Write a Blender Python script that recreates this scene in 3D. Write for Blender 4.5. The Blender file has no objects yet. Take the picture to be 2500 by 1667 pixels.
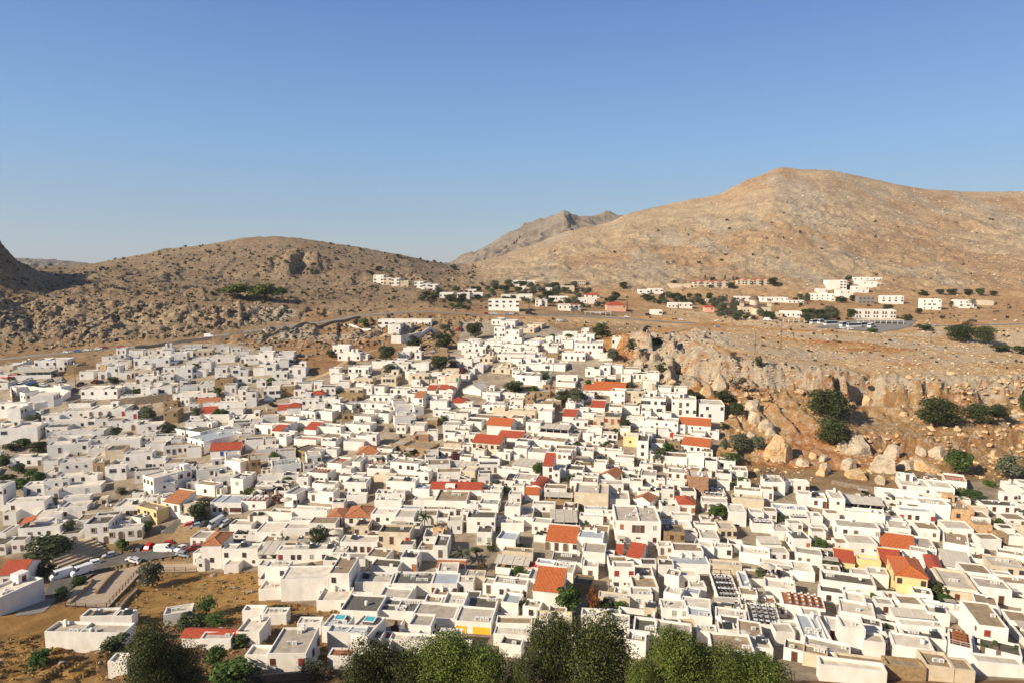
import bpy, math, random, re
import numpy as np
from mathutils import Vector
random.seed(7)
RS = np.random.RandomState(11)
S = bpy.context.scene
COL = S.collection
# ------------------------------------------------------------------ camera constants (photo is 2500 x 1667)
F = 1667.0; PT = math.radians(6.6); CP, SP = math.cos(PT), math.sin(PT); CZ = 120.0
def rayc(px, py):
    u = (px - 1250.0) / F; v = (833.5 - py) / F
    den = CP + v * SP
    return u / den, (-SP + v * CP) / den          # X/Y and dZ/Y along this ray
def zat(px, py, Y): return CZ + Y * rayc(px, py)[1]
def proj(x, y, z):
    d = y * CP - (z - CZ) * SP
    return 1250 + F * x / d, 833.5 - F * (y * SP + (z - CZ) * CP) / d
# ------------------------------------------------------------------ numpy noise
def _h(i, j, s):
    n = (i.astype(np.int64) * 374761393 + j.astype(np.int64) * 668265263 + s * 1442695041) & 0xffffffff
    n = ((n ^ (n >> 13)) * 1274126177) & 0xffffffff
    return ((n ^ (n >> 16)) & 0xffff) / 65535.0
def vn(x, y, s=0):
    i = np.floor(x); j = np.floor(y); fx = x - i; fy = y - j
    fx = fx * fx * (3 - 2 * fx); fy = fy * fy * (3 - 2 * fy)
    a = _h(i, j, s); b = _h(i + 1, j, s); c = _h(i, j + 1, s); d = _h(i + 1, j + 1, s)
    return (a + (b - a) * fx) * (1 - fy) + (c + (d - c) * fx) * fy
def fbm(x, y, o=4, s=0):
    r = 0; am = .5; t = 0
    for k in range(o):
        r = r + am * vn(x * 2 ** k, y * 2 ** k, s + k * 17); t += am; am *= .5
    return r / t
def cell(x, y, s=0):
    i = np.floor(x); j = np.floor(y); f1 = np.full(x.shape, 9.); f2 = np.full(x.shape, 9.); idv = np.zeros(x.shape)
    for di in (-1, 0, 1):
        for dj in (-1, 0, 1):
            cx = i + di + _h(i + di, j + dj, s); cy = j + dj + _h(i + di, j + dj, s + 5)
            d = np.hypot(x - cx, y - cy); h = _h(i + di, j + dj, s + 9)
            m = d < f1
            f2 = np.where(m, f1, np.minimum(f2, d)); idv = np.where(m, h, idv); f1 = np.where(m, d, f1)
    return f1, f2, idv
def sstep(e0, e1, x):
    t = np.clip((x - e0) / (e1 - e0), 0, 1); return t * t * (3 - 2 * t)
# ------------------------------------------------------------------ terrain table
PXC = [-600, 0, 250, 500, 750, 1000, 1250, 1500, 1750, 2000, 2250, 2500, 3100]
ZR = {1: 115, 15: 100, 40: 78, 70: 61, 100: 49}
TB = {
 130: [1600,1596,1596,1592,1588,1588,1588,1588,1588,1590,1590,1590,1590],
 160: [1470,1470,1470,1470,1460,1455,1452,1450,1448,1448,1450,1450,1450],
 190: [1385,1385,1385,1375,1345,1318,1312,1310,1315,1318,1322,1330,1330],
 220: [1250,1250,1250,1245,1215,1200,1195,1190,1185,1190,1195,1205,1210],
 250: [1150,1150,1145,1135,1120,1110,1105,1100,1105,1115,1120,1130,1130],
 280: [1070,1070,1060,1050,1040,1030,1025,1015,1000,1010,1030,1035,1035],
 293: [1035,1035,1027,1018,1008,998,995,978,945,962,1005,1008,1008],
 330: [950,950,940,930,925,915,910,900,848,886,905,905,905],
 350: [918,918,908,895,892,885,880,872,835,872,885,890,890],
 400: [868,868,858,850,845,838,833,818,815,838,850,860,860],
 450: [800,800,796,805,803,798,796,796,800,817,825,832,832],
 500: [745,745,740,748,770,765,768,776,785,798,800,800,800],
 560: [715,715,712,722,742,735,748,757,765,778,780,782,782],
 650: [690,690,690,700,712,708,722,733,742,745,750,752,752],
 750: [668,668,670,680,688,692,702,708,713,713,713,713,713]}
SIL = [(-600,655),(0,652),(120,650),(200,646),(240,645),(290,635),(340,625),(390,617),(402,608),(440,606),(500,600),(560,590),(600,583),(640,579),(690,577),(730,582),(760,585),(850,600),(880,604),(950,617),(1000,626),(1050,637),(1110,647),(1150,643),(1200,632),(1296,600),(1368,567),(1430,555),(1481,545),(1517,526),(1606,502),(1695,484),(1743,475),(1790,448),(1844,425),(1886,408),(1933,413),(2011,416),(2076,431),(2160,448),(2231,460),(2320,468),(2410,469),(2500,467),(3100,480)]
YRI = [(-600,1000),(0,1000),(240,1000),(690,950),(1000,1000),(1130,1150),(1300,1350),(1500,1400),(1886,1450),(2500,1450),(3100,1450)]
CL = [(-600,385,0),(1420,385,0),(1480,376,6),(1600,346,8),(1700,316,8),(1800,306,8),(1900,300,7),(2000,296,9),(2100,297,11),(2250,296,11),(2500,296,11),(3100,296,11)]
NA, NYr = 1150, 720
AV = np.linspace(-1.12, 1.12, NA)
YV = np.concatenate([np.array([1, 5, 10, 15, 22, 30, 40, 50, 60, 70, 78, 86]), np.exp(np.linspace(math.log(93), math.log(1900), NYr))])
NY = len(YV)
def a_of(px, Y, z): return (px - 1250) / F * (CP + (CZ - z) / Y * SP)
knY = sorted(list(ZR) + list(TB)) + [800]
kz = []; A0 = AV
def cliff(A, Y):
    px = 1250 + A * F
    yc = np.interp(px, [c[0] for c in CL], [c[1] for c in CL]); h = np.interp(px, [c[0] for c in CL], [c[2] for c in CL])
    X = A * Y
    yc = yc + 11 * (fbm(X * .045, Y * .02, 3, 3) - .5) + 3 * (vn(X * .2, Y * .1, 5) - .5)
    h2 = np.interp(px, [2020, 2120, 2200, 2300, 2520], [0, 4, 6, 5, 7]); y2 = np.interp(px, [2020, 2120, 2250, 2400, 2520], [262, 256, 258, 263, 266]) + 9 * (fbm(X * .06, Y * .02, 3, 13) - .5)
    return h * sstep(-3.0, 3.0, Y - yc) + h2 * sstep(-1.8, 1.8, Y - y2)
for Y in knY:
    if Y in ZR: kz.append(np.full(NA, float(ZR[Y])) + 0 * A0)
    elif Y in TB:
        zs = [zat(p, q, Y) for p, q in zip(PXC, TB[Y])]; aa = [rayc(p, q)[0] for p, q in zip(PXC, TB[Y])]
        z = np.interp(A0, aa, zs); kk = np.ones(41) / 41.
        z = np.convolve(np.pad(z, 20, 'edge'), kk, 'valid')
        kz.append(z - (cliff(A0, np.full(NA, float(Y))) if Y > 240 else 0))
    else: kz.append(None)
apx = 1250 + A0 * F * CP
sil = np.interp(apx, [s[0] for s in SIL], [s[1] for s in SIL]); yr = np.interp(apx, [s[0] for s in YRI], [s[1] for s in YRI])
sil = np.convolve(np.pad(sil, 9, 'edge'), np.hanning(19) / np.hanning(19).sum(), 'valid')
py750 = np.interp(apx, PXC, TB[750])
def pyl(Y):
    t = np.clip((Y - 750) / (yr - 750), 0, 1); return py750 + (sil - py750) * t ** .9
def zpy(py, Y):
    v = (833.5 - py) / F; return CZ + Y * (-SP + v * CP) / (CP + v * SP)
KY = np.array([float(k) for k in knY]); clf = np.array([c for c in cliff(A0, np.full(NA, 800.))])
kz[-1] = zpy(pyl(800.), 800.) - clf
KZ = np.array(kz)                                     # knots x columns
d = np.diff(KZ, axis=0) / np.diff(KY)[:, None]
m = np.zeros_like(KZ); m[0] = d[0]; m[-1] = d[-1]
pr = d[:-1] * d[1:] > 0
m[1:-1] = np.where(pr, 2 * d[:-1] * d[1:] / (d[:-1] + d[1:] + 1e-12 * np.sign(d[:-1] + d[1:] + 1e-30)), 0)
ZB = np.zeros((NY, NA))
for r, Y in enumerate(YV):
    if Y <= 750:
        k = min(max(np.searchsorted(KY, Y) - 1, 0), len(KY) - 2); hh = KY[k + 1] - KY[k]; t = (Y - KY[k]) / hh
        ZB[r] = ((2*t**3-3*t*t+1)*KZ[k] + (t**3-2*t*t+t)*hh*m[k] + (-2*t**3+3*t*t)*KZ[k+1] + (t**3-t*t)*hh*m[k+1])
        ZB[r] += cliff(A0, np.full(NA, Y)) if Y > 225 else 0
    else:
        on = zpy(pyl(Y), Y); rz = zpy(sil, yr)
        ZB[r] = np.where(Y <= yr, on, rz - .42 * (Y - yr) - 6 * (1 - np.exp(-(Y - yr) / 20)))
GA, GY = np.meshgrid(AV, YV)
GX = GA * GY
_p = 1250 + GA * F * .993 + 26 * (fbm(GX * .03, GY * .03, 4, 55) - .5)
bump = np.interp(_p, [-700, -300, -120, -40, 5, 25, 42, 58, 78, 100, 125], [130, 92, 68, 55, 45, 34, 26, 17, 12, 6, 0])
crag = bump * sstep(485, 575, GY + 30 * (fbm(GX * .02, GY * .02, 3, 57) - .5)) * (1 - sstep(640, 780, GY))
ZB = ZB + crag
lowcrag = np.interp(_p, [-400, -60, 10, 45, 75], [26, 16, 9, 4, 0]) * sstep(425, 450, GY) * (1 - sstep(470, 500, GY))
ZB = ZB + lowcrag
lY = np.log(YV)
def zgrid(Z, a, Y):
    fa = (a - AV[0]) / (AV[1] - AV[0]); i = int(min(max(fa, 0), NA - 1.001)); ta = min(max(fa - i, 0), 1)
    j = int(min(max(np.searchsorted(YV, Y) - 1, 0), NY - 2)); ty = (Y - YV[j]) / (YV[j + 1] - YV[j]); ty = min(max(ty, 0), 1)
    return (Z[j, i]*(1-ta)+Z[j, i+1]*ta)*(1-ty) + (Z[j+1, i]*(1-ta)+Z[j+1, i+1]*ta)*ty
ZT = ZB
def gz(x, y): return zgrid(ZT, x / max(y, 1.), y)
def hit(px, py, Z=None):
    Z = ZT if Z is None else Z
    a, s = rayc(px, py); fa = (a - AV[0]) / (AV[1] - AV[0]); i = int(min(max(fa, 0), NA - 1.001)); ta = fa - i
    zc = Z[:, i] * (1 - ta) + Z[:, i + 1] * ta; zr = CZ + YV * s
    w = np.where((zr <= zc) & (YV > 60))[0]
    if len(w) == 0: return None
    k = w[0]
    g0 = zr[k-1] - zc[k-1]; g1 = zr[k] - zc[k]; t = g0 / (g0 - g1 + 1e-9)
    Y = YV[k-1] + (YV[k] - YV[k-1]) * t
    return a * Y, Y, zc[k-1] + (zc[k] - zc[k-1]) * t
# ------------------------------------------------------------------ roads (plan polylines from points on the ground)
ROADS = {
 'asphalt_road': ([(-60,884),(0,877),(136,864),(245,853),(327,847),(408,838),(517,823),(640,804),(719,795),(813,783),(889,770),(957,764),(1010,762),(1063,762),(1130,767),(1200,769),(1270,770),(1360,772),(1440,774),(1500,776),(1570,782),(1640,787),(1700,789)], 9.5),
 'hill_road': ([(2120,806),(2170,808),(2200,798),(2260,796),(2330,795),(2420,793),(2520,791)], 7.5),
 'village_road': ([(-40,948),(30,945),(90,945),(140,948),(165,955),(160,968),(182,965),(175,975)], 8.0),
 'side_street': ([(400,978),(360,978),(330,985)], 5.0),
 'lower_road': ([(70,1500),(100,1468),(140,1438),(170,1418)], 6.0),
 'dirt_track': ([(1540,812),(1600,818),(1640,810),(1665,803),(1700,799),(1760,797)], 3.2),
 'footpath': ([(815,900),(850,880),(870,868),(905,855),(960,848),(1000,842)], 2.6),
 'valley_path': ([(700,948),(745,932),(790,918),(815,905)], 3.5)}
RP = {}
for k, (pl, w) in ROADS.items():
    pts = []
    for q in pl:
        h = hit(*q)
        if h: pts.append(h)
    out = []
    for i in range(len(pts) - 1):
        p, q = np.array(pts[i]), np.array(pts[i + 1]); n = max(1, int(np.linalg.norm(p - q) / 4))
        for t in range(n): out.append(p + (q - p) * t / n)
    out.append(np.array(pts[-1])); out = np.array(out)
    for c in range(6):
        o = out.copy(); o[1:-1] = (out[:-2] + out[1:-1] * 2 + out[2:]) / 4; out = o
    RP[k] = (out, w)
def poly_px(pts):      # pixel outline on the ground -> plan polygon
    return [hit(*p)[:2] for p in pts]
def inpoly(X, Y, poly):
    X = np.asarray(X); ins = np.zeros(X.shape, bool); n = len(poly)
    for i in range(n):
        x1, y1 = poly[i]; x2, y2 = poly[(i + 1) % n]
        c = ((y1 > Y) != (y2 > Y)) & (X < (x2 - x1) * (Y - y1) / (y2 - y1 + 1e-12) + x1)
        ins ^= c
    return ins
TOWN = poly_px([(-60,1350),(-60,905),(120,885),(160,930),(240,900),(265,868),(400,842),(560,838),(700,866),(770,925),(830,890),(900,880),(1000,872),(1120,850),(1125,785),(1330,792),(1450,830),(1520,900),(1640,950),(1765,1000),(1768,1060),(1740,1130),(1800,1178),(1900,1185),(2190,1215),(2200,1170),(2560,1180),(2560,1660),(840,1660),(840,1490),(650,1462),(640,1395),(480,1395),(480,1290),(300,1310),(100,1370)])
PARK1 = poly_px([(395,1300),(430,1268),(500,1262),(560,1270),(560,1292),(500,1320),(440,1300)])
PARK2 = poly_px([(105,1452),(135,1405),(300,1345),(490,1318),(490,1350),(345,1376),(300,1385),(240,1402),(185,1430),(150,1455)])
GRASS = poly_px([(-60,1460),(110,1490),(180,1470),(260,1480),(345,1400),(480,1400),(640,1395),(650,1470),(830,1490),(640,1500),(500,1520),(280,1500),(120,1560),(250,1640),(260,1700),(-80,1700)])
BUSP = poly_px([(1990,800),(2050,785),(2240,783),(2215,800),(2150,812)])
TER1 = poly_px([(160,1480),(185,1436),(240,1406),(300,1389),(345,1380),(480,1374),(480,1396),(345,1400),(262,1488)])
def flatten(Z, poly, soft=3.0):
    ins = inpoly(GX, GY, poly)
    if ins.any():
        cx, cy = GX[ins], GY[ins]; zz = Z[ins]
        A = np.c_[cx, cy, np.ones(len(cx))]; co = np.linalg.lstsq(A, zz, rcond=None)[0]
        Z[ins] = A @ co
# noise masks
town = inpoly(GX, GY, TOWN).astype(float)
PXG = 1250 + F * GA * .99
rd = np.full(GX.shape, 1e3); rz = np.zeros(GX.shape)
for k, (pts, w) in RP.items():
    bx = (GX > pts[:, 0].min() - 25) & (GX < pts[:, 0].max() + 25) & (GY > pts[:, 1].min() - 25) & (GY < pts[:, 1].max() + 25)
    sx, sy = GX[bx], GY[bx]; dm = rd[bx].copy(); zm = rz[bx].copy()
    for i in range(len(pts) - 1):
        ax, ay, az = pts[i]; vx, vy, vz = pts[i + 1] - pts[i]; L = vx * vx + vy * vy + 1e-9
        t = np.clip(((sx - ax) * vx + (sy - ay) * vy) / L, 0, 1)
        dd = np.hypot(sx - ax - t * vx, sy - ay - t * vy) - w / 2
        mm = dd < dm; dm = np.where(mm, dd, dm); zm = np.where(mm, az + t * vz, zm)
    rd[bx] = dm; rz[bx] = zm
rmask = sstep(1.0, 16.0, rd)
park = (inpoly(GX, GY, PARK1) | inpoly(GX, GY, PARK2) | inpoly(GX, GY, BUSP) | inpoly(GX, GY, TER1))
grass = inpoly(GX, GY, GRASS)
py_g = 833.5 - F * (GY * SP + (ZB - CZ) * CP) / (GY * CP - (ZB - CZ) * SP)
# rockiness by place
left_cliff = sstep(405, 430, GY) * (1 - sstep(495, 520, GY)) * (1 - sstep(620, 800, PXG))
mid_rock = sstep(395, 425, GY) * (1 - sstep(500, 530, GY)) * sstep(600, 700, PXG) * (1 - sstep(1130, 1300, PXG))
mid_rock2 = (1 - sstep(400, 450, GY)) * sstep(330, 350, GY) * sstep(600, 760, PXG) * (1 - sstep(1000, 1140, PXG)) * .8
right_slope = sstep(232, 245, GY) * (1 - sstep(300, 315, GY)) * sstep(1560, 1800, PXG)
right_slope = np.maximum(right_slope, sstep(280, 300, GY) * (1 - sstep(390, 420, GY)) * sstep(1430, 1560, PXG) * (1 - sstep(1700, 1800, PXG)))
plateau = sstep(296, 306, GY) * (1 - sstep(520, 640, GY)) * sstep(1500, 1650, PXG)
plateau = np.maximum(plateau, sstep(440, 470, GY) * (1 - sstep(500, 520, GY)) * sstep(1130, 1250, PXG) * .8)
hill = sstep(560, 700, GY)
hillL = sstep(500, 560, GY) * (1 - sstep(1050, 1200, PXG))
hillR = sstep(680, 800, GY) * sstep(1050, 1200, PXG)
near_rock = (1 - sstep(125, 160, GY)) * (1 - sstep(300, 420, PXG))
keep = (1 - town) * rmask * (~park)
f1, f2, cid = cell(GX * .13, GY * .13, 3)
g1, g2, gid = cell(GX * .34, GY * .34, 8)
bould = np.clip(1 - f1 * 1.15, 0, 1) ** .6 * (cid > .42) * cid
bould2 = np.clip(1 - g1 * 1.15, 0, 1) ** .6 * (gid > .35) * gid
N = np.zeros(GX.shape)
strong = np.clip(left_cliff + mid_rock * .7 + mid_rock2 * .5 + .9 * sstep(8, 20, crag), 0, 1)
N += sstep(3, 25, crag) * (22 * (fbm(GX * .04, GY * .025, 5, 58) - .5))
N += strong * (bould * 2.6 * (vn(GX * .04, GY * .04, 14) > .4) + bould2 * .9 + 7 * (fbm(GX * .03, GY * .05, 4, 21) - .5))
N += right_slope * (bould * 2.2 * (vn(GX * .03, GY * .03, 4) > .45) + bould2 * 1.1 + 3.0 * (fbm(GX * .06, GY * .06, 4, 31) - .5))
N += plateau * (bould2 * .5 + .5 * (fbm(GX * .2, GY * .2, 3, 2) - .5) + 1.2 * (fbm(GX * .03, GY * .03, 2, 6) - .5))
rg = 1 - np.abs(2 * fbm(GX * .012, GY * .012, 5, 41) - 1)
rg2 = 1 - np.abs(2 * fbm(GX * .045, GY * .045, 4, 44) - 1)
yrG = np.interp(PXG, [s[0] for s in YRI], [s[1] for s in YRI])
fade = 1 - .72 * sstep(.80, .99, GY / yrG)
outc = sstep(.52, .66, fbm(GX * .018, GY * .018, 3, 77))
N += hillL * fade * (7 * (rg - .75) + 2.2 * (rg2 - .7) + outc * (bould * 3 + bould2 * 1.2) + bould2 * .8)
N += hillR * fade * (14 * (rg - .75) + 5 * (rg2 - .7) + outc * bould * 3 + bould2 * 1.0)
ocr = np.exp(-(((GX + 235) / 38) ** 2 + ((GY - 800) / 28) ** 2))          # dark crag on the left hill
N += ocr * (16 * sstep(790, 800, GY) + bould * 6)
N += near_rock * (bould2 * 1.2 + 2 * (fbm(GX * .08, GY * .08, 4, 9) - .5))
N += grass * .5 * (fbm(GX * .15, GY * .15, 3, 12) - .5)
def stair(t): f = t - np.floor(t); return np.floor(t) + sstep(.55, 1.0, f) - t
tt = ZB / 3.2 + 2.2 * fbm(GX * .03, GY * .03, 3, 81); tt2 = ZB / 1.5 + 1.5 * fbm(GX * .07, GY * .07, 3, 83)
N += np.clip(right_slope * 1.0 + left_cliff * .9 + mid_rock * .5, 0, 1) * (2.1 * stair(tt) + .8 * stair(tt2)) * (.35 + .65 * sstep(.35, .6, fbm(GX * .025, GY * .025, 3, 85)))
N += np.clip(hillL + hillR, 0, 1) * fade * 2.2 * stair(ZB / 6 + 2.5 * fbm(GX * .01, GY * .01, 3, 87)) * sstep(.4, .6, fbm(GX * .012, GY * .012, 3, 88))
def saw(p, a, sd): t = GX / p + GY / (p * 5) + 1.6 * fbm(GX / p * .35, GY / p * .35, 3, sd); f = t - np.floor(t); return a * (f - 1.0 * sstep(.86, 1.0, f))
N += left_cliff * saw(17, 2.6, 101) * sstep(.38, .55, fbm(GX * .03, GY * .03, 3, 102)) + mid_rock * saw(14, 2.5, 103)
N += hillL * fade * saw(46, 2.5, 104) * sstep(.48, .60, fbm(GX * .014, GY * .014, 3, 105)) + hillR * fade * saw(38, 1.6, 106) * sstep(.42, .6, fbm(GX * .012, GY * .012, 3, 107))
N += right_slope * saw(11, 3.0, 108) * sstep(.4, .55, fbm(GX * .04, GY * .04, 3, 109)) + plateau * saw(9, .7, 110)
nearc = np.exp(-((GY - 298) / 15) ** 2) * sstep(1560, 1700, PXG) + np.exp(-((GY - 262) / 9) ** 2) * sstep(2080, 2200, PXG) * .7 + np.exp(-((GY - 350) / 22) ** 2) * sstep(1450, 1520, PXG) * (1 - sstep(1620, 1700, PXG))
e1, e2, eid = cell(GX * .21 + .6 * fbm(GX * .3, GY * .3, 2, 120), GY * .13, 121)
N += nearc * (2.2 * stair(ZB / 2.6 + .9 * fbm(GX * .05, GY * .05, 2, 125)) + (eid - .5) * 2.4 + (gid - .5) * 1.5 - 1.6 * (1 - sstep(.0, .16, e2 - e1))) + left_cliff * ((eid - .5) * 3.2 + (gid - .5) * 1.2) * sstep(.42, .52, fbm(GX * .03, GY * .04, 3, 122))
for cx0, cy0, a0, w0 in ((-252, 785, 11, 22), (-228, 792, 7, 12), (-275, 775, 5, 12), (-168, 700, 5, 12)):
    N += a0 * np.exp(-((GX - cx0) / w0) ** 2 - ((GY - cy0) / (w0 * .9)) ** 2) * (1 - sstep(-2, 3, GX - cx0 - 4 + 10 * (fbm(GX * .08, GY * .08, 3, 111) - .5)) * .95) * 1.5
N[YV < 92] *= .3
ZF = ZB + N * keep
blend = (1 - rmask) * (1 - (town * (rd > 1)))
ZF = ZF * (1 - blend) + rz * blend
for pg in (PARK1, PARK2, BUSP, TER1): flatten(ZF, pg)
ac = rayc(2112, 965)[0]; ia = int((ac - AV[0]) / (AV[1] - AV[0])); jr = np.where((YV > 285) & (YV < 315))[0]
gcol = np.diff(ZF[jr[0]:jr[-1] + 2, ia]) / np.diff(YV[jr[0]:jr[-1] + 2]); YC = YV[jr[0] + int(np.argmax(gcol))]
cv = (ac * YC, YC - 3.5, zgrid(ZF, ac, YC - 4.0)); print('cave', cv, YC, zgrid(ZF, ac, YC + 5))
for cx_, hw in ((cv[0] + 1, 8.0), (cv[0] - 10.5, 2.0)):
    dep = np.exp(-((GX - cx_) / hw) ** 6) * sstep(cv[1] + .2, cv[1] + 1.0, GY) * (1 - sstep(cv[1] + 13, cv[1] + 14, GY))
    ZF = ZF * (1 - dep) + np.minimum(ZF, cv[2] + .1) * dep
ZT = ZF
def hit_s(px, py): return hit(px, py, ZF)
# ------------------------------------------------------------------ materials
def srgb(r, g, b):
    f = lambda c: (c / 255.) / 12.92 if c < 11 else (((c / 255.) + .055) / 1.055) ** 2.4
    return (f(r), f(g), f(b), 1)
MATS = {}
def newmat(name):
    mt = bpy.data.materials.new(name); mt.use_nodes = True; nt = mt.node_tree; b = nt.nodes['Principled BSDF']
    b.inputs['Specular IOR Level'].default_value = .25
    MATS[name] = mt; return mt, nt, b
def plain(name, c, rough=.8, metal=0, noise=0, nscale=1.0, c2=None, bump=0, rnd=0, stretch=None, det=5):
    mt, nt, b = newmat(name); N_ = nt.nodes.new; L = nt.links.new
    b.inputs['Roughness'].default_value = rough; b.inputs['Metallic'].default_value = metal
    b.inputs['Base Color'].default_value = (*c, 1)
    if c2 is not None or rnd:
        tc = N_('ShaderNodeTexCoord'); mp = N_('ShaderNodeMapping'); L(tc.outputs['Object'], mp.inputs[0])
        oi = N_('ShaderNodeObjectInfo')
        if stretch: mp.inputs['Scale'].default_value = stretch
        ad = N_('ShaderNodeVectorMath'); ad.operation = 'ADD'; L(mp.outputs[0], ad.inputs[0])
        sc = N_('ShaderNodeVectorMath'); sc.operation = 'SCALE'; sc.inputs[0].default_value = (37, 51, 13); L(oi.outputs['Random'], sc.inputs['Scale']); L(sc.outputs[0], ad.inputs[1])
        nz = N_('ShaderNodeTexNoise'); nz.inputs['Scale'].default_value = nscale; nz.inputs['Detail'].default_value = det; nz.inputs['Roughness'].default_value = .65
        L(ad.outputs[0], nz.inputs['Vector'])
        rp = N_('ShaderNodeValToRGB'); rp.color_ramp.elements[0].position = .35; rp.color_ramp.elements[1].position = .68
        rp.color_ramp.elements[0].color = (*(c2 or c), 1); rp.color_ramp.elements[1].color = (*c, 1)
        L(nz.outputs[0], rp.inputs[0]); out = rp.outputs[0]
        if rnd:
            hs = N_('ShaderNodeHueSaturation'); mr = N_('ShaderNodeMapRange'); mr.inputs[3].default_value = 1 - rnd; mr.inputs[4].default_value = 1 + rnd * .25
            L(oi.outputs['Random'], mr.inputs[0]); L(mr.outputs[0], hs.inputs['Value']); L(out, hs.inputs['Color']); out = hs.outputs[0]
        L(out, b.inputs['Base Color'])
        if bump:
            bp = N_('ShaderNodeBump'); bp.inputs['Strength'].default_value = bump; bp.inputs['Distance'].default_value = .15
            L(nz.outputs[0], bp.inputs['Height']); L(bp.outputs[0], b.inputs['Normal'])
    return mt
def brickmat(name, c1, c2, mortar, sc=1.0, bump=.6):
    mt, nt, b = newmat(name); N_ = nt.nodes.new; L = nt.links.new
    tc = N_('ShaderNodeTexCoord'); sp = N_('ShaderNodeSeparateXYZ'); L(tc.outputs['Object'], sp.inputs[0])
    ad = N_('ShaderNodeMath'); ad.operation = 'ADD'; L(sp.outputs[0], ad.inputs[0]); L(sp.outputs[1], ad.inputs[1])
    cb = N_('ShaderNodeCombineXYZ'); L(ad.outputs[0], cb.inputs[0]); L(sp.outputs[2], cb.inputs[1])
    br = N_('ShaderNodeTexBrick'); br.inputs['Scale'].default_value = sc; br.inputs['Color1'].default_value = (*c1, 1); br.inputs['Color2'].default_value = (*c2, 1)
    br.inputs['Mortar'].default_value = (*mortar, 1); br.inputs['Mortar Size'].default_value = .025
    L(cb.outputs[0], br.inputs[0])
    nz = N_('ShaderNodeTexNoise'); nz.inputs['Scale'].default_value = 1.3; nz.inputs['Detail'].default_value = 6; L(tc.outputs['Object'], nz.inputs[0])
    mx = N_('ShaderNodeMix'); mx.data_type = 'RGBA'; mx.blend_type = 'MULTIPLY'; mx.inputs[0].default_value = .7
    rp = N_('ShaderNodeValToRGB'); rp.color_ramp.elements[0].position = .3; rp.color_ramp.elements[0].color = (.45, .4, .36, 1); rp.color_ramp.elements[1].position = .6
    L(nz.outputs[0], rp.inputs[0]); L(br.outputs[0], mx.inputs[6]); L(rp.outputs[0], mx.inputs[7]); L(mx.outputs[2], b.inputs['Base Color'])
    bp = N_('ShaderNodeBump'); bp.inputs['Strength'].default_value = bump; bp.inputs['Distance'].default_value = .08; L(br.outputs['Fac'], bp.inputs['Height']); bp.invert = True
    L(bp.outputs[0], b.inputs['Normal']); b.inputs['Roughness'].default_value = .9
    return mt
def tilemat(name, c1, c2, per=.32):
    mt, nt, b = newmat(name); N_ = nt.nodes.new; L = nt.links.new
    tc = N_('ShaderNodeTexCoord'); w = N_('ShaderNodeTexWave'); w.inputs['Scale'].default_value = .31 / per; w.bands_direction = 'X'; w.inputs['Distortion'].default_value = .3
    L(tc.outputs['Object'], w.inputs[0])
    nz = N_('ShaderNodeTexNoise'); nz.inputs['Scale'].default_value = 1.6; nz.inputs['Detail'].default_value = 8; nz.inputs['Roughness'].default_value = .75; L(tc.outputs['Object'], nz.inputs[0])
    rp = N_('ShaderNodeValToRGB'); rp.color_ramp.elements[0].position = .38; rp.color_ramp.elements[1].position = .62
    rp.color_ramp.elements[0].color = (*c2, 1); rp.color_ramp.elements[1].color = (*c1, 1); L(nz.outputs[0], rp.inputs[0])
    L(rp.outputs[0], b.inputs['Base Color'])
    bp = N_('ShaderNodeBump'); bp.inputs['Strength'].default_value = .8; bp.inputs['Distance'].default_value = .12; L(w.outputs['Fac'], bp.inputs['Height']); L(bp.outputs[0], b.inputs['Normal'])
    return mt
plain('plaster_white', (.91, .865, .79), .75, c2=(.74, .69, .61), nscale=.45, rnd=.12, bump=.15, stretch=(1, 1, .55), det=9)
plain('plaster_cream', (.70, .60, .45), .8, c2=(.56, .45, .31), nscale=.6, rnd=.08, bump=.15)
plain('plaster_yellow', (.80, .62, .30), .8, c2=(.70, .52, .25), nscale=.5, rnd=.06)
plain('plaster_bright_yellow', (.85, .48, .03), .8, c2=(.8, .45, .05), nscale=.5)
plain('plaster_peeling', (.72, .50, .28), .9, c2=(.45, .26, .13), nscale=1.1, bump=.5)
plain('plaster_salmon', (.72, .42, .30), .8, c2=(.65, .36, .25), nscale=.5)
plain('raw_concrete', (.30, .26, .22), .9, c2=(.22, .19, .16), nscale=.8)
brickmat('stone_masonry', (.52, .36, .19), (.40, .27, .14), (.30, .21, .12), 1.3)
brickmat('brick_masonry', (.48, .22, .12), (.55, .28, .16), (.45, .33, .22), 2.6)
plain('roof_white', (.80, .71, .58), .85, c2=(.56, .48, .37), nscale=.5, det=9, rnd=.28, bump=.15)
plain('roof_light_grey', (.62, .54, .43), .85, c2=(.38, .32, .25), nscale=.6, det=9, rnd=.25, bump=.15)
plain('roof_dark', (.17, .145, .10), .95, c2=(.095, .085, .065), nscale=1.2, rnd=.2, bump=.4)
plain('roof_tan', (.40, .30, .19), .9, c2=(.24, .175, .11), nscale=.7, rnd=.15, bump=.2)
plain('roof_blue_grey', (.44, .47, .50), .7, c2=(.34, .36, .38), nscale=.4, rnd=.1)
plain('roof_gravel', (.20, .185, .16), .95, c2=(.08, .075, .065), nscale=6, bump=.6)
plain('terracotta_floor', (.42, .17, .09), .85, c2=(.33, .13, .07), nscale=1.4, rnd=.15)
plain('canvas', (.60, .54, .44), .9, c2=(.50, .44, .35), nscale=.6, rnd=.12)
plain('red_paint', (.55, .06, .035), .7, c2=(.48, .05, .03), nscale=.8)
plain('stripe_roof', (.45, .44, .38), .85, c2=(.22, .22, .18), nscale=1.2, stretch=(3.2, .05, 1), det=1)
tilemat('tiles_orange', (.60, .17, .05), (.42, .11, .035)); tilemat('tiles_red', (.52, .105, .045), (.34, .065, .035)); tilemat('tiles_weathered', (.55, .22, .09), (.33, .13, .06))
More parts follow.
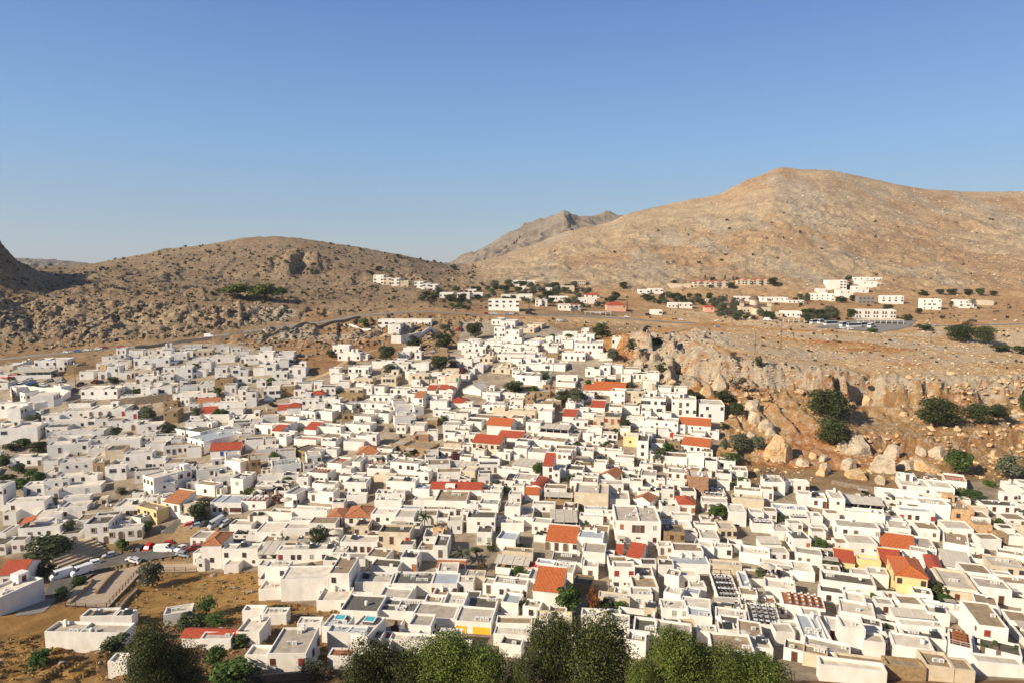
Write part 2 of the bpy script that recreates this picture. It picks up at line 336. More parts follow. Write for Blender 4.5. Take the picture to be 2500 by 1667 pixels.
plain('dark_glass', (.035, .038, .042), .25); plain('window_frame', (.16, .11, .08), .6); plain('frame_grey', (.35, .34, .32), .6)
plain('wood_brown', (.17, .07, .04), .7, c2=(.11, .045, .03), nscale=3, rnd=.3); plain('wood_red', (.30, .045, .03), .7); plain('wood_orange', (.42, .16, .05), .7)
plain('shutter_grey_green', (.28, .30, .25), .7); plain('shutter_green', (.03, .24, .12), .7); plain('shutter_blue', (.03, .08, .38), .7); plain('red_door', (.5, .03, .02), .6)
plain('dark_metal', (.05, .045, .04), .5, .3); plain('white_metal', (.72, .71, .68), .5); plain('rust_metal', (.12, .06, .035), .7)
plain('ac_white', (.68, .66, .61), .6); plain('steel', (.5, .5, .5), .35, .7); plain('timber_pole', (.13, .09, .06), .9)
plain('stone_trim', (.50, .40, .27), .9, c2=(.40, .31, .20), nscale=2)
plain('asphalt_dark', (.15, .135, .115), .95, c2=(.10, .09, .08), nscale=.5, det=8); plain('asphalt', (.27, .245, .215), .95, c2=(.20, .18, .155), nscale=.5, det=8, bump=.1)
plain('paving', (.50, .38, .27), .95, c2=(.38, .29, .20), nscale=.7, det=8); plain('dirt', (.50, .35, .20), .95, c2=(.40, .27, .15), nscale=.5, det=8)
plain('paint_line', (.7, .7, .66), .8)
brickmat('dry_stone', (.42, .33, .23), (.30, .23, .16), (.22, .17, .12), 2.2)
for n_, c_ in dict(white=(.80, .80, .78), silver=(.42, .44, .46), black=(.02, .02, .022), red=(.5, .02, .018), dark_red=(.22, .02, .025), blue=(.06, .16, .42), grey=(.16, .17, .18), pale_blue=(.28, .38, .52), green=(.05, .2, .08)).items():
    mt_ = plain('car_paint_' + n_, c_, .3); mt_.node_tree.nodes['Principled BSDF'].inputs['Coat Weight'].default_value = .5
plain('tyre', (.02, .02, .02), .8); plain('tub_water', (.08, .45, .50), .15); plain('tub_shell', (.10, .09, .085), .6)
plain('cloth_white', (.75, .75, .75), .9); plain('cloth_dark', (.05, .05, .08), .9); plain('cloth_pink', (.6, .08, .15), .9)
plain('sign_board', (.7, .68, .62), .8); plain('sign_letters', (.05, .05, .05), .8)
# ------------------------------------------------------------------ ground material: soil colour per place + rock and scrub speckle
def groundmat():
    mt, nt, b = newmat('ground_soil'); N_ = nt.nodes.new; L = nt.links.new
    at = N_('ShaderNodeAttribute'); at.attribute_name = 'soil'; ak = N_('ShaderNodeAttribute'); ak.attribute_name = 'mask'
    sk = N_('ShaderNodeSeparateColor'); L(ak.outputs['Color'], sk.inputs[0])
    ge = N_('ShaderNodeNewGeometry')
    def noise(sc, det, r=.7):
        n = N_('ShaderNodeTexNoise'); n.inputs['Scale'].default_value = sc; n.inputs['Detail'].default_value = det; n.inputs['Roughness'].default_value = r
        L(ge.outputs['Position'], n.inputs['Vector']); return n.outputs[0]
    def thr(src, lo, hi):
        m_ = N_('ShaderNodeMapRange'); m_.interpolation_type = 'SMOOTHSTEP'
        L(src, m_.inputs[0])
        for i, x in ((1, lo), (2, hi)):
            if isinstance(x, (int, float)): m_.inputs[i].default_value = x
            else: L(x, m_.inputs[i])
        return m_.outputs[0]
    def math_(op, a, c):
        m_ = N_('ShaderNodeMath'); m_.operation = op
        for i, x in ((0, a), (1, c)):
            if isinstance(x, (int, float)): m_.inputs[i].default_value = x
            else: L(x, m_.inputs[i])
        return m_.outputs[0]
    def mix(f, a, c, bt='MIX'):
        m_ = N_('ShaderNodeMix'); m_.data_type = 'RGBA'; m_.blend_type = bt
        if isinstance(f, (int, float)): m_.inputs[0].default_value = f
        else: L(f, m_.inputs[0])
        for i, x in ((6, a), (7, c)):
            if isinstance(x, tuple): m_.inputs[i].default_value = x
            else: L(x, m_.inputs[i])
        return m_.outputs[2]
    big = noise(.025, 6); mid = noise(.22, 8); fine = noise(1.1, 6, .75); fine2 = noise(.36, 10, .95)
    v = N_('ShaderNodeValToRGB'); v.color_ramp.elements[0].position = .3; v.color_ramp.elements[0].color = (.56, .52, .48, 1); v.color_ramp.elements[1].position = .7; v.color_ramp.elements[1].color = (1.25, 1.2, 1.12, 1); L(mid, v.inputs[0])
    soil = mix(1.0, at.outputs['Color'], v.outputs[0], 'MULTIPLY')
    v2 = N_('ShaderNodeValToRGB'); v2.color_ramp.elements[0].position = .35; v2.color_ramp.elements[0].color = (.80, .74, .70, 1); v2.color_ramp.elements[1].position = .65; v2.color_ramp.elements[1].color = (1.15, 1.15, 1.12, 1); L(big, v2.inputs[0])
    soil = mix(1.0, soil, v2.outputs[0], 'MULTIPLY')
    # limestone: R of mask
    rk = N_('ShaderNodeValToRGB'); rk.color_ramp.elements[0].position = .3; rk.color_ramp.elements[0].color = (.29, .225, .16, 1); rk.color_ramp.elements[1].position = .62; rk.color_ramp.elements[1].color = (.72, .60, .44, 1); L(fine2, rk.inputs[0])
    sc = N_('ShaderNodeMapRange'); L(sk.outputs[0], sc.inputs[0]); sc.inputs[3].default_value = .80; sc.inputs[4].default_value = .36
    rt = thr(fine2, math_('SUBTRACT', sc.outputs[0], .03), math_('ADD', sc.outputs[0], .04))
    soil = mix(rt, soil, rk.outputs[0])
    # scrub: G of mask
    sc2 = N_('ShaderNodeMapRange'); L(sk.outputs[1], sc2.inputs[0]); sc2.inputs[3].default_value = .78; sc2.inputs[4].default_value = .42
    st = thr(fine, math_('SUBTRACT', sc2.outputs[0], .02), math_('ADD', sc2.outputs[0], .05))
    soil = mix(st, soil, (.055, .050, .022, 1))
    # warm iron staining: B of mask
    sc3 = N_('ShaderNodeMapRange'); L(sk.outputs[2], sc3.inputs[0]); sc3.inputs[3].default_value = .80; sc3.inputs[4].default_value = .44
    wt = thr(mid, math_('SUBTRACT', sc3.outputs[0], .03), math_('ADD', sc3.outputs[0], .08))
    soil = mix(math_('MULTIPLY', wt, .8), soil, (.46, .21, .075, 1))
    L(soil, b.inputs['Base Color']); b.inputs['Roughness'].default_value = 1; b.inputs['Specular IOR Level'].default_value = .1
    bp = N_('ShaderNodeBump'); bp.inputs['Strength'].default_value = .9; bp.inputs['Distance'].default_value = 1.0
    L(math_('ADD', math_('MULTIPLY', fine2, 1.6), math_('MULTIPLY', mid, 1.4)), bp.inputs['Height']); L(bp.outputs[0], b.inputs['Normal'])
groundmat()
def rockmat(name, c1, c2, c3):
    mt, nt, b = newmat(name); N_ = nt.nodes.new; L = nt.links.new
    ge = N_('ShaderNodeNewGeometry'); n = N_('ShaderNodeTexNoise'); n.inputs['Scale'].default_value = .45; n.inputs['Detail'].default_value = 9; n.inputs['Roughness'].default_value = .72; L(ge.outputs['Position'], n.inputs['Vector'])
    rp = N_('ShaderNodeValToRGB'); e = rp.color_ramp.elements; e[0].position = .3; e[0].color = (*c1, 1); e[1].position = .66; e[1].color = (*c3, 1); x = e.new(.48); x.color = (*c2, 1)
    L(n.outputs[0], rp.inputs[0]); L(rp.outputs[0], b.inputs['Base Color'])
    bp = N_('ShaderNodeBump'); bp.inputs['Strength'].default_value = .9; bp.inputs['Distance'].default_value = .5; L(n.outputs[0], bp.inputs['Height']); L(bp.outputs[0], b.inputs['Normal']); b.inputs['Roughness'].default_value = 1
rockmat('limestone', (.28, .20, .13), (.48, .38, .26), (.60, .51, .39)); rockmat('limestone_ochre', (.42, .22, .10), (.55, .36, .18), (.58, .47, .33)); rockmat('grey_rock', (.14, .11, .08), (.27, .22, .16), (.42, .35, .26))
rockmat('far_rock', (.20, .17, .15), (.32, .27, .22), (.40, .34, .28))
def leafmat(name, c1, c2, trans=.25):
    mt, nt, b = newmat(name); N_ = nt.nodes.new; L = nt.links.new
    ge = N_('ShaderNodeNewGeometry'); oi = N_('ShaderNodeObjectInfo'); tc = N_('ShaderNodeTexCoord')
    n = N_('ShaderNodeTexNoise'); n.inputs['Scale'].default_value = 3.2; n.inputs['Detail'].default_value = 4; L(tc.outputs['Object'], n.inputs[0])
    ad = N_('ShaderNodeMath'); ad.operation = 'ADD'; L(ge.outputs['Random Per Island'], ad.inputs[0]); L(n.outputs[0], ad.inputs[1])
    ml = N_('ShaderNodeMath'); ml.operation = 'MULTIPLY'; L(ad.outputs[0], ml.inputs[0]); ml.inputs[1].default_value = .5
    rp = N_('ShaderNodeValToRGB'); rp.color_ramp.elements[0].position = .25; rp.color_ramp.elements[0].color = (*c1, 1); rp.color_ramp.elements[1].position = .75; rp.color_ramp.elements[1].color = (*c2, 1); L(ml.outputs[0], rp.inputs[0])
    hs = N_('ShaderNodeHueSaturation'); mr = N_('ShaderNodeMapRange'); mr.inputs[3].default_value = .8; mr.inputs[4].default_value = 1.25; L(oi.outputs['Random'], mr.inputs[0]); L(mr.outputs[0], hs.inputs['Value']); L(rp.outputs[0], hs.inputs['Color'])
    L(hs.outputs[0], b.inputs['Base Color']); b.inputs['Roughness'].default_value = .6
    tr = N_('ShaderNodeBsdfTranslucent'); L(hs.outputs[0], tr.inputs[0]); mx = N_('ShaderNodeMixShader'); mx.inputs[0].default_value = trans
    out = nt.nodes['Material Output']; L(b.outputs[0], mx.inputs[1]); L(tr.outputs[0], mx.inputs[2]); L(mx.outputs[0], out.inputs[0])
leafmat('leaf_pine', (.040, .066, .012), (.17, .205, .032), .18); leafmat('leaf_dark', (.036, .048, .018), (.095, .11, .038)); leafmat('leaf_juniper', (.026, .038, .011), (.10, .11, .026), .15)
leafmat('leaf_green', (.045, .085, .018), (.11, .17, .035)); leafmat('leaf_olive', (.08, .09, .05), (.17, .175, .105)); leafmat('leaf_scrub', (.045, .042, .02), (.10, .09, .045))
leafmat('leaf_autumn', (.20, .06, .02), (.33, .14, .03)); leafmat('leaf_pink', (.35, .02, .10), (.45, .05, .18)); leafmat('leaf_purple', (.10, .035, .035), (.20, .07, .06)); leafmat('leaf_brown', (.09, .065, .035), (.17, .12, .07)); leafmat('leaf_straw', (.30, .19, .07), (.45, .30, .11)); leafmat('leaf_red', (.4, .03, .02), (.5, .06, .04))
plain('bark', (.14, .10, .07), .95, c2=(.08, .06, .04), nscale=3)
# ------------------------------------------------------------------ mesh helpers
def mkmesh(name, V, Fc, mats, mi=None, smooth=False):
    me = bpy.data.meshes.new(name)
    me.from_pydata([tuple(v) for v in V], [], Fc)
    for m_ in (mats if isinstance(mats, (list, tuple)) else [mats]): me.materials.append(MATS[m_])
    if mi: me.polygons.foreach_set('material_index', mi)
    if smooth: me.polygons.foreach_set('use_smooth', [True] * len(me.polygons))
    me.update(); return me
def gridmesh(name, X, Y, Z, mat, smooth=True):
    nr, nc = X.shape; me = bpy.data.meshes.new(name)
    co = np.stack([X, Y, Z], -1).reshape(-1, 3).astype(np.float32)
    i = np.arange((nr - 1) * (nc - 1)); r = i // (nc - 1); c = i % (nc - 1); a = r * nc + c
    q = np.stack([a, a + 1, a + nc + 1, a + nc], -1).astype(np.int32).ravel(); n = len(i)
    me.vertices.add(len(co)); me.vertices.foreach_set('co', co.ravel()); me.loops.add(4 * n); me.loops.foreach_set('vertex_index', q)
    me.polygons.add(n); me.polygons.foreach_set('loop_start', np.arange(0, 4 * n, 4, dtype=np.int32)); me.polygons.foreach_set('loop_total', np.full(n, 4, np.int32))
    me.polygons.foreach_set('use_smooth', np.full(n, smooth)); me.materials.append(MATS[mat]); me.update(calc_edges=True); me.validate(); return me
def rawmesh(name, co, faces, mat, k=4, smooth=False, mats=None):
    me = bpy.data.meshes.new(name); n = len(faces)
    me.vertices.add(len(co)); me.vertices.foreach_set('co', np.asarray(co, np.float32).ravel()); me.loops.add(k * n); me.loops.foreach_set('vertex_index', np.asarray(faces, np.int32).ravel())
    me.polygons.add(n); me.polygons.foreach_set('loop_start', np.arange(0, k * n, k, dtype=np.int32)); me.polygons.foreach_set('loop_total', np.full(n, k, np.int32))
    me.polygons.foreach_set('use_smooth', np.full(n, smooth)); me.materials.append(MATS[mat]); me.update(calc_edges=True); return me
def ob(name, data, parent=None, loc=(0, 0, 0), rz=0, sc=None):
    o = bpy.data.objects.new(name, data); COL.objects.link(o); o.location = loc; o.rotation_euler = (0, 0, rz)
    if sc is not None: o.scale = sc
    if parent is not None: o.parent = parent
    return o
LABELS = {}
def tag(o, label, cat, group=None, kind=None):
    o['label'] = label; o['category'] = cat
    if group: o['group'] = group
    if kind: o['kind'] = kind
    return o
def setting(o, kind='structure', label=None, cat=None):
    o['kind'] = kind
    if label: o['label'] = label
    if cat: o['category'] = cat
    return o
class MB:
    def __init__(s): s.V = []; s.Fc = []; s.M = []
    def box(s, x0, x1, y0, y1, z0, z1, m=0, open_bottom=False):
        b = len(s.V); s.V += [(x0,y0,z0),(x1,y0,z0),(x1,y1,z0),(x0,y1,z0),(x0,y0,z1),(x1,y0,z1),(x1,y1,z1),(x0,y1,z1)]
        f = [(0,1,5,4),(1,2,6,5),(2,3,7,6),(3,0,4,7),(4,5,6,7)] + ([] if open_bottom else [(3,2,1,0)])
        s.Fc += [tuple(b + i for i in q) for q in f]; s.M += [m] * len(f); return s
    def bar(s, p, q, r, m=0, n=4):
        p = Vector(p); q = Vector(q); d_ = (q - p).normalized(); u = d_.cross(Vector((0, 0, 1)) if abs(d_.z) < .9 else Vector((1, 0, 0))).normalized(); v = d_.cross(u)
        b = len(s.V); r2 = r if isinstance(r, (tuple, list)) else (r, r)
        for P, rr in ((p, r2[0]), (q, r2[1])):
            for i in range(n):
                t = 2 * math.pi * (i + .5) / n; s.V.append(tuple(P + (u * math.cos(t) + v * math.sin(t)) * rr))
        for i in range(n):
            j = (i + 1) % n; s.Fc.append((b + i, b + n + i, b + n + j, b + j)); s.M.append(m)
        s.Fc.append(tuple(b + n + i for i in range(n))[::-1]); s.M.append(m); s.Fc.append(tuple(b + i for i in range(n))); s.M.append(m); return s
    def poly(s, pts, m=0): b = len(s.V); s.V += [tuple(p) for p in pts]; s.Fc.append(tuple(range(b, b + len(pts)))); s.M.append(m); return s
    def lathe(s, prof, cx=0, cy=0, n=12, m=0, x=1, y=1):
        b = len(s.V)
        for r, z in prof:
            for i in range(n): t = 2 * math.pi * i / n; s.V.append((cx + r * x * math.cos(t), cy + r * y * math.sin(t), z))
        for k in range(len(prof) - 1):
            for i in range(n): j = (i + 1) % n; s.Fc.append((b+k*n+i, b+k*n+j, b+(k+1)*n+j, b+(k+1)*n+i)); s.M.append(m)
        return s
    def mesh(s, name, mats, smooth=False): return mkmesh(name, s.V, s.Fc, mats, s.M, smooth)
# ------------------------------------------------------------------ terrain mesh and its soil colours
def mixc(A_, c, w): return A_ * (1 - w[..., None]) + np.array(c) * w[..., None]
soil = np.zeros(GX.shape + (3,)) + np.array((.40, .285, .17))
nzA = fbm(GX * .02, GY * .02, 4, 61); nzB = fbm(GX * .008, GY * .008, 4, 62)
wL = sstep(400, 440, GY) * (1 - sstep(600, 1100, PXG))
soil = mixc(soil, (.37, .275, .18), wL)
soil = mixc(soil, (.42, .25, .125), np.clip(mid_rock * .7 + mid_rock2, 0, 1) * sstep(.4, .6, nzA))
soil = mixc(soil, (.50, .395, .275), hillR)
soil = mixc(soil, (.46, .315, .195), hillR * sstep(.48, .66, nzB) * .8)
soil = mixc(soil, (.44, .38, .30), hillR * sstep(.55, .62, fbm(GX * .02, GY * .006, 4, 66)) * .8)
soil = mixc(soil, (.31, .235, .16), hillL * .9)
soil = mixc(soil, (.66, .48, .28), plateau)
soil = mixc(soil, (.60, .33, .14), plateau * sstep(.52, .64, fbm(GX * .02, GY * .06, 4, 71)))
soil = mixc(soil, (.52, .32, .135), right_slope)
soil = mixc(soil, (.55, .25, .085), right_slope * sstep(.5, .62, fbm(GX * .04, GY * .04, 4, 72)))
lower = sstep(520, 600, GY) * (1 - sstep(720, 780, GY)) * sstep(1150, 1300, PXG)
soil = mixc(soil, (.52, .345, .19), lower)
soil = mixc(soil, (.56, .35, .13), grass.astype(float) * .95)
soil = mixc(soil, (.40, .24, .12), ((GY < 160) & (~grass)).astype(float) * .7)
soil = mixc(soil, (.50, .44, .36), town * .95)
rx = np.clip(.62 * left_cliff + .5 * mid_rock + .55 * mid_rock2 + .66 * right_slope + .72 * plateau * (1 - .8 * sstep(.50, .62, fbm(GX * .015, GY * .05, 4, 73))) + .55 * hillL + .45 * hillR + .42 * near_rock, 0, .9)
steep = np.zeros(GX.shape); gzr = np.gradient(ZF, axis=0) / np.maximum(np.gradient(GY, axis=0), 1e-3); steep = sstep(.7, 1.6, np.abs(gzr))
rx = np.maximum(rx, .62 * steep * keep); rx *= keep
gx_ = np.clip(.25 - .2 * grass + .35 * left_cliff + .3 * mid_rock + .38 * hillL + .36 * hillR - .1 * plateau - .2 * right_slope, 0, .8) * keep
bx_ = np.clip(.75 * steep * (PXG > 1400) + .25 * left_cliff + .3 * mid_rock + .5 * right_slope + .22 * plateau + .16 * hillR + .08 * hillL, 0, .8) * keep
for c_, s_, rr in (((-15, 0), 0, 0),): pass
terr = gridmesh('ground_mesh', GX, GY, ZF, 'ground_soil')
ca = terr.color_attributes.new('soil', 'FLOAT_COLOR', 'POINT'); ca.data.foreach_set('color', np.concatenate([soil, np.ones(GX.shape + (1,))], -1).astype(np.float32).ravel())
ca = terr.color_attributes.new('mask', 'FLOAT_COLOR', 'POINT'); ca.data.foreach_set('color', np.stack([rx, gx_, bx_, np.ones(GX.shape)], -1).astype(np.float32).ravel())
setting(ob('ground', terr))
# sea level plate and far land
V_ = [(-3150, -150, 0), (3150, -150, 0), (3150, 3250, 0), (-3150, 3250, 0)]
plain('far_land', (.16, .19, .22), 1)
setting(ob('sea', mkmesh('sea_mesh', V_, [(0, 1, 2, 3)], 'far_land')))
def relief(name, px0, px1, silh, Yr, Yf, pyf, mat, amp, seed, na=260, nr=110, back=500, sharp=1.0, col=None, msk=None):
    pxs = np.linspace(px0, px1, na); s_ = np.interp(pxs, [q[0] for q in silh], [q[1] for q in silh]); f_ = np.interp(pxs, [q[0] for q in pyf], [q[1] for q in pyf])
    a_ = (pxs - 1250) / F / CP; ts = np.linspace(0, 1, nr); Y1 = Yf + (Yr - Yf) * ts
    PP = f_[None] + (s_ - f_)[None] * (ts[:, None] ** sharp); YY = np.repeat(Y1[:, None], na, 1); ZZ = zpy(PP, YY)
    tb = np.linspace(.03, 1, 30); YB = Yr + back * tb; ZBk = ZZ[-1][None] - tb[:, None] ** .8 * (ZZ[-1][None] + 30)
    YY = np.concatenate([YY, np.repeat(YB[:, None], na, 1)]); ZZ = np.concatenate([ZZ, ZBk]); XX = a_[None] * YY
    k = 1. / amp; r_ = 1 - np.abs(2 * fbm(XX * k * .35, YY * k * .35, 5, seed) - 1)
    c1, c2_, ci_ = cell(XX * k * .8, YY * k * .8, seed + 3)
    w = np.concatenate([np.sin(np.clip(ts, 0, 1) * math.pi) ** .6 + .12 * ts, 1 - tb * 0])[:, None]
    ZZ = ZZ + w * (amp * (r_ - .72) * 1.2 + amp * .35 * np.clip(1 - c1, 0, 1) * ci_)
    me = gridmesh(name + '_mesh', XX, YY, ZZ, mat, smooth=False)
    if mat == 'ground_soil':
        ca = me.color_attributes.new('soil', 'FLOAT_COLOR', 'POINT'); ca.data.foreach_set('color', np.tile(np.array([*col, 1], np.float32), XX.size))
        ca = me.color_attributes.new('mask', 'FLOAT_COLOR', 'POINT'); ca.data.foreach_set('color', np.tile(np.array([*msk, 1], np.float32), XX.size))
    return setting(ob(name, me)), (XX, YY, ZZ)
relief('mountain', 1060, 1640, [(1060,668),(1110,652),(1128,640),(1177,612),(1210,592),(1243,572),(1296,553),(1338,535),(1360,528),(1374,521),(1384,523),(1392,528),(1410,531),(1433,529),(1460,532),(1487,529),(1520,526),(1560,540),(1640,600)], 1900, 1300, [(1060, 700), (1640, 700)], 'ground_soil', 62, 5, col=(.25, .215, .18), msk=(.55, .45, .08), sharp=.9)
relief('far_hills', -300, 300, [(-300,628),(60,631),(110,633),(150,635),(190,639),(225,643),(260,650),(300,660)], 2600, 1900, [(-300, 690), (300, 700)], 'ground_soil', 26, 9, na=140, nr=40, col=(.22, .20, .17), msk=(.5, .55, 0))
# ------------------------------------------------------------------ roads and paved places
def strip(name, pts, w, mat, dz=.12):
    n = len(pts); V = []; Fc = []
    for i in range(n):
        t = pts[min(i + 1, n - 1)][:2] - pts[max(i - 1, 0)][:2]; t = t / (np.linalg.norm(t) + 1e-9); nx, ny = -t[1], t[0]
        for k in range(5):
            s_ = (k / 4 - .5) * w; x, y = pts[i][0] + nx * s_, pts[i][1] + ny * s_; V.append((x, y, max(gz(x, y), pts[i][2] - .3) + dz))
    for i in range(n - 1):
        for k in range(4): a = i * 5 + k; Fc.append((a, a + 5, a + 6, a + 1))
    return mkmesh(name + '_mesh', V, Fc, mat, smooth=True)
RM = {'asphalt_road': 'asphalt', 'hill_road': 'asphalt', 'village_road': 'asphalt', 'side_street': 'asphalt', 'lower_road': 'asphalt', 'dirt_track': 'dirt', 'footpath': 'dirt', 'valley_path': 'dirt'}
for k, (pts, w) in RP.items(): setting(ob(k, strip(k, pts, w, RM[k])))
for k, (nm) in (('asphalt_road', 'road_marking'),):
    p_ = RP[k][0]; mb = MB()
    for off in (-3.1, 3.1):
        for i in range(len(p_) - 1):
            t = p_[i + 1][:2] - p_[i][:2]; t = t / np.linalg.norm(t); n_ = np.array([-t[1], t[0]])
            q = [p_[i][:2] + n_ * (off - .08), p_[i + 1][:2] + n_ * (off - .08), p_[i + 1][:2] + n_ * (off + .08), p_[i][:2] + n_ * (off + .08)]
            mb.poly([(c[0], c[1], gz(c[0], c[1]) + .17) for c in q])
    setting(ob(nm, mb.mesh(nm, ['paint_line'])))
def pad(name, poly, mat, dz, parts=18):
    P = np.array(poly); x0, y0 = P.min(0); x1, y1 = P.max(0)
    V = [(p[0], p[1], gz(p[0], p[1]) + dz) for p in poly]
    return setting(ob(name, mkmesh(name + '_mesh', V, [tuple(range(len(V)))], mat)))
pad('car_park', PARK1, 'asphalt_dark', .06); pad('lower_car_park', PARK2, 'asphalt_dark', .20); pad('bus_park', BUSP, 'asphalt', .2); pad('paved_terrace', TER1, 'paving', .30)
# ------------------------------------------------------------------ loose rocks and low scrub (countless)
def ico(sub=1):
    import bmesh
    b = bmesh.new(); bmesh.ops.create_icosphere(b, subdivisions=sub, radius=1); v = np.array([q.co[:] for q in b.verts]); f = np.array([[w.index for w in q.verts] for q in b.faces]); b.free(); return v, f
IV, IF = ico(1); IV2, IF2 = ico(2); IV3, IF3 = ico(5)
def scatter_rocks(name, pts, sizes, mat, seed):
    r = np.random.RandomState(seed); co = []; fa = []
    for k, (p, s_) in enumerate(zip(pts, sizes)):
        v = IV * (1 + .9 * (r.rand(len(IV), 1) - .5)) * (np.array([1, .85, .55]) * (.7 + .6 * r.rand(3))) * s_
        t = r.rand() * 6.28; c, s2 = math.cos(t), math.sin(t); v = v @ np.array([[c, -s2, 0], [s2, c, 0], [0, 0, 1]]).T
        co.append(v + np.array([p[0], p[1], p[2] + s_ * .15])); fa.append(IF + k * len(IV))
    o = ob(name, rawmesh(name + '_mesh', np.concatenate(co), np.concatenate(fa), mat, 3)); return o
def sample_px(n, x0, x1, y0, y1, cond=None, seed=0):
    r = np.random.RandomState(seed); out = []
    k = 0
    while len(out) < n and k < n * 6:
        k += 1; px = x0 + (x1 - x0) * r.rand(); py = y0 + (y1 - y0) * r.rand(); h = hit_s(px, py)
        if h is None or h[1] > 1440: continue
        a = h[0] / h[1]; i = int((a - AV[0]) / (AV[1] - AV[0])); j = int(np.searchsorted(YV, h[1]))
        if not (0 <= i < NA and 0 <= j < NY) or keep[j, i] < .8: continue
        if cond and not cond(px, py, h, i, j): continue
        out.append(h)
    return out
def lumpy(px, py, h, i, j): return vn(np.array([h[0] * .07]), np.array([h[1] * .07]), 91)[0] > .45
P1 = sample_px(1500, -40, 640, 715, 872, lumpy, 1) + sample_px(1000, 600, 1180, 755, 880, lumpy, 2)
setting(scatter_rocks('loose_rocks_left', P1, np.array([h[1] / 450 * (.3 + 1.5 * random.random() ** 4) for h in P1]), 'grey_rock', 3), 'stuff', 'grey limestone rocks strewn over the slope along the upper road', 'rocks')
P2 = sample_px(4200, 1480, 2540, 780, 960, None, 4)
setting(scatter_rocks('loose_rocks_plateau', P2, np.array([h[1] / 400 * (.22 + .75 * random.random() ** 3) for h in P2]), 'limestone', 5), 'stuff', 'pale limestone rubble covering the plateau above the cliff', 'rocks')
P3 = sample_px(1300, 1560, 2540, 900, 1175, lumpy, 6)
setting(scatter_rocks('loose_rocks_slope', P3, np.array([h[1] / 290 * (.25 + 1.5 * random.random() ** 4) for h in P3]), 'limestone_ochre', 7), 'stuff', 'loose stones scattered on the orange slope below the cliff', 'rocks')
P4 = sample_px(2600, 60, 1160, 590, 720, None, 8)
setting(scatter_rocks('loose_rocks_hill', P4, np.array([h[1] / 700 * (.38 + 1.3 * random.random() ** 5) for h in P4]), 'grey_rock', 9), 'stuff', 'small rocks speckling the brown left hill', 'rocks')
P6 = sample_px(5200, 1100, 2540, 405, 725, None, 31)
setting(scatter_rocks('loose_rocks_mountain', P6, np.array([h[1] / 1000 * (.5 + 1.5 * random.random() ** 4) for h in P6]), 'limestone', 32), 'stuff', 'small stones peppering the big bare right hill', 'rocks')
P5 = sample_px(260, -20, 900, 1395, 1660, None, 10)
setting(scatter_rocks('loose_rocks_grass', P5, np.array([h[1] / 180 * (.2 + .8 * random.random() ** 3) for h in P5]), 'grey_rock', 12), 'stuff', 'grey stones lying in the dry yellow grass', 'rocks')
def scatter_scrub(name, pts, sizes, mat, seed, nl=9):
    r = np.random.RandomState(seed); n = len(pts); P = np.repeat(np.array(pts), nl, 0); Sz = np.repeat(sizes, nl)
    c = P + (r.rand(n * nl, 3) - np.array([.5, .5, .15])) * np.array([1.6, 1.6, 1.0]) * Sz[:, None]
    u = r.randn(n * nl, 3); u /= np.linalg.norm(u, axis=1)[:, None]; v = np.cross(u, r.randn(n * nl, 3)); v /= np.linalg.norm(v, axis=1)[:, None]
    q = .42 * Sz[:, None]; co = np.stack([c - u*q - v*q, c + u*q - v*q, c + u*q + v*q, c - u*q + v*q], 1).reshape(-1, 3)
    return ob(name, rawmesh(name + '_mesh', co, np.arange(len(co)).reshape(-1, 4), mat))
S1 = sample_px(2400, -40, 1180, 600, 880, None, 21) + sample_px(60, 1180, 2540, 520, 720, None, 22) + sample_px(500, 1180, 2540, 720, 900, None, 23)
setting(scatter_scrub('low_scrub', S1, np.array([h[1] / 420 * (.35 + .9 * random.random() ** 2) for h in S1]), 'leaf_scrub', 24), 'stuff', 'low dry scrub dotting the hillsides', 'scrub')
S2 = sample_px(900, -20, 860, 1395, 1660, None, 25)
setting(scatter_scrub('dry_grass', S2, np.array([.25 + .3 * random.random() for h in S2]), 'leaf_straw', 26), 'stuff', 'dry grass tufts on the golden slope', 'grass')
# ------------------------------------------------------------------ prototype part meshes
def winmesh(kind, w, h, frame, pane, extra=None):
    # origin bottom centre, on the wall plane y=0, facing -y
    mb = MB(); t = .09
    mb.box(-w/2 - t, w/2 + t, -.07, .02, h, h + t).box(-w/2 - t, w/2 + t, -.12, .02, -t, 0).box(-w/2 - t, -w/2, -.07, .02, 0, h).box(w/2, w/2 + t, -.07, .02, 0, h)
    mb.box(-.03, .03, -.05, .02, 0, h); mb.box(-w/2, -.03, -.045, .02, h * .62, h * .62 + .05).box(.03, w/2, -.045, .02, h * .62, h * .62 + .05)
    fm = mb.mesh('frame_' + kind, [frame]); pm = MB().box(-w/2, w/2, -.02, .02, 0, h).mesh('pane_' + kind, [pane]); return fm, pm
def shutmesh(kind, w, h, mat):
    mb = MB(); mb.box(-w/2, -.02, -.08, .02, 0, h).box(.02, w/2, -.08, .02, 0, h)
    for z in np.arange(.15, h - .1, .28):
        for s_ in (-1, 1): mb.box(min(s_*.08, s_*(w/2-.06)), max(s_*.08, s_*(w/2-.06)), -.10, -.08, z, z + .10)
    return mb.mesh('shutter_' + kind, [mat]), MB().box(-w/2 - .1, w/2 + .1, -.13, .02, -.12, -.01).mesh('sill_' + kind, ['frame_grey'])
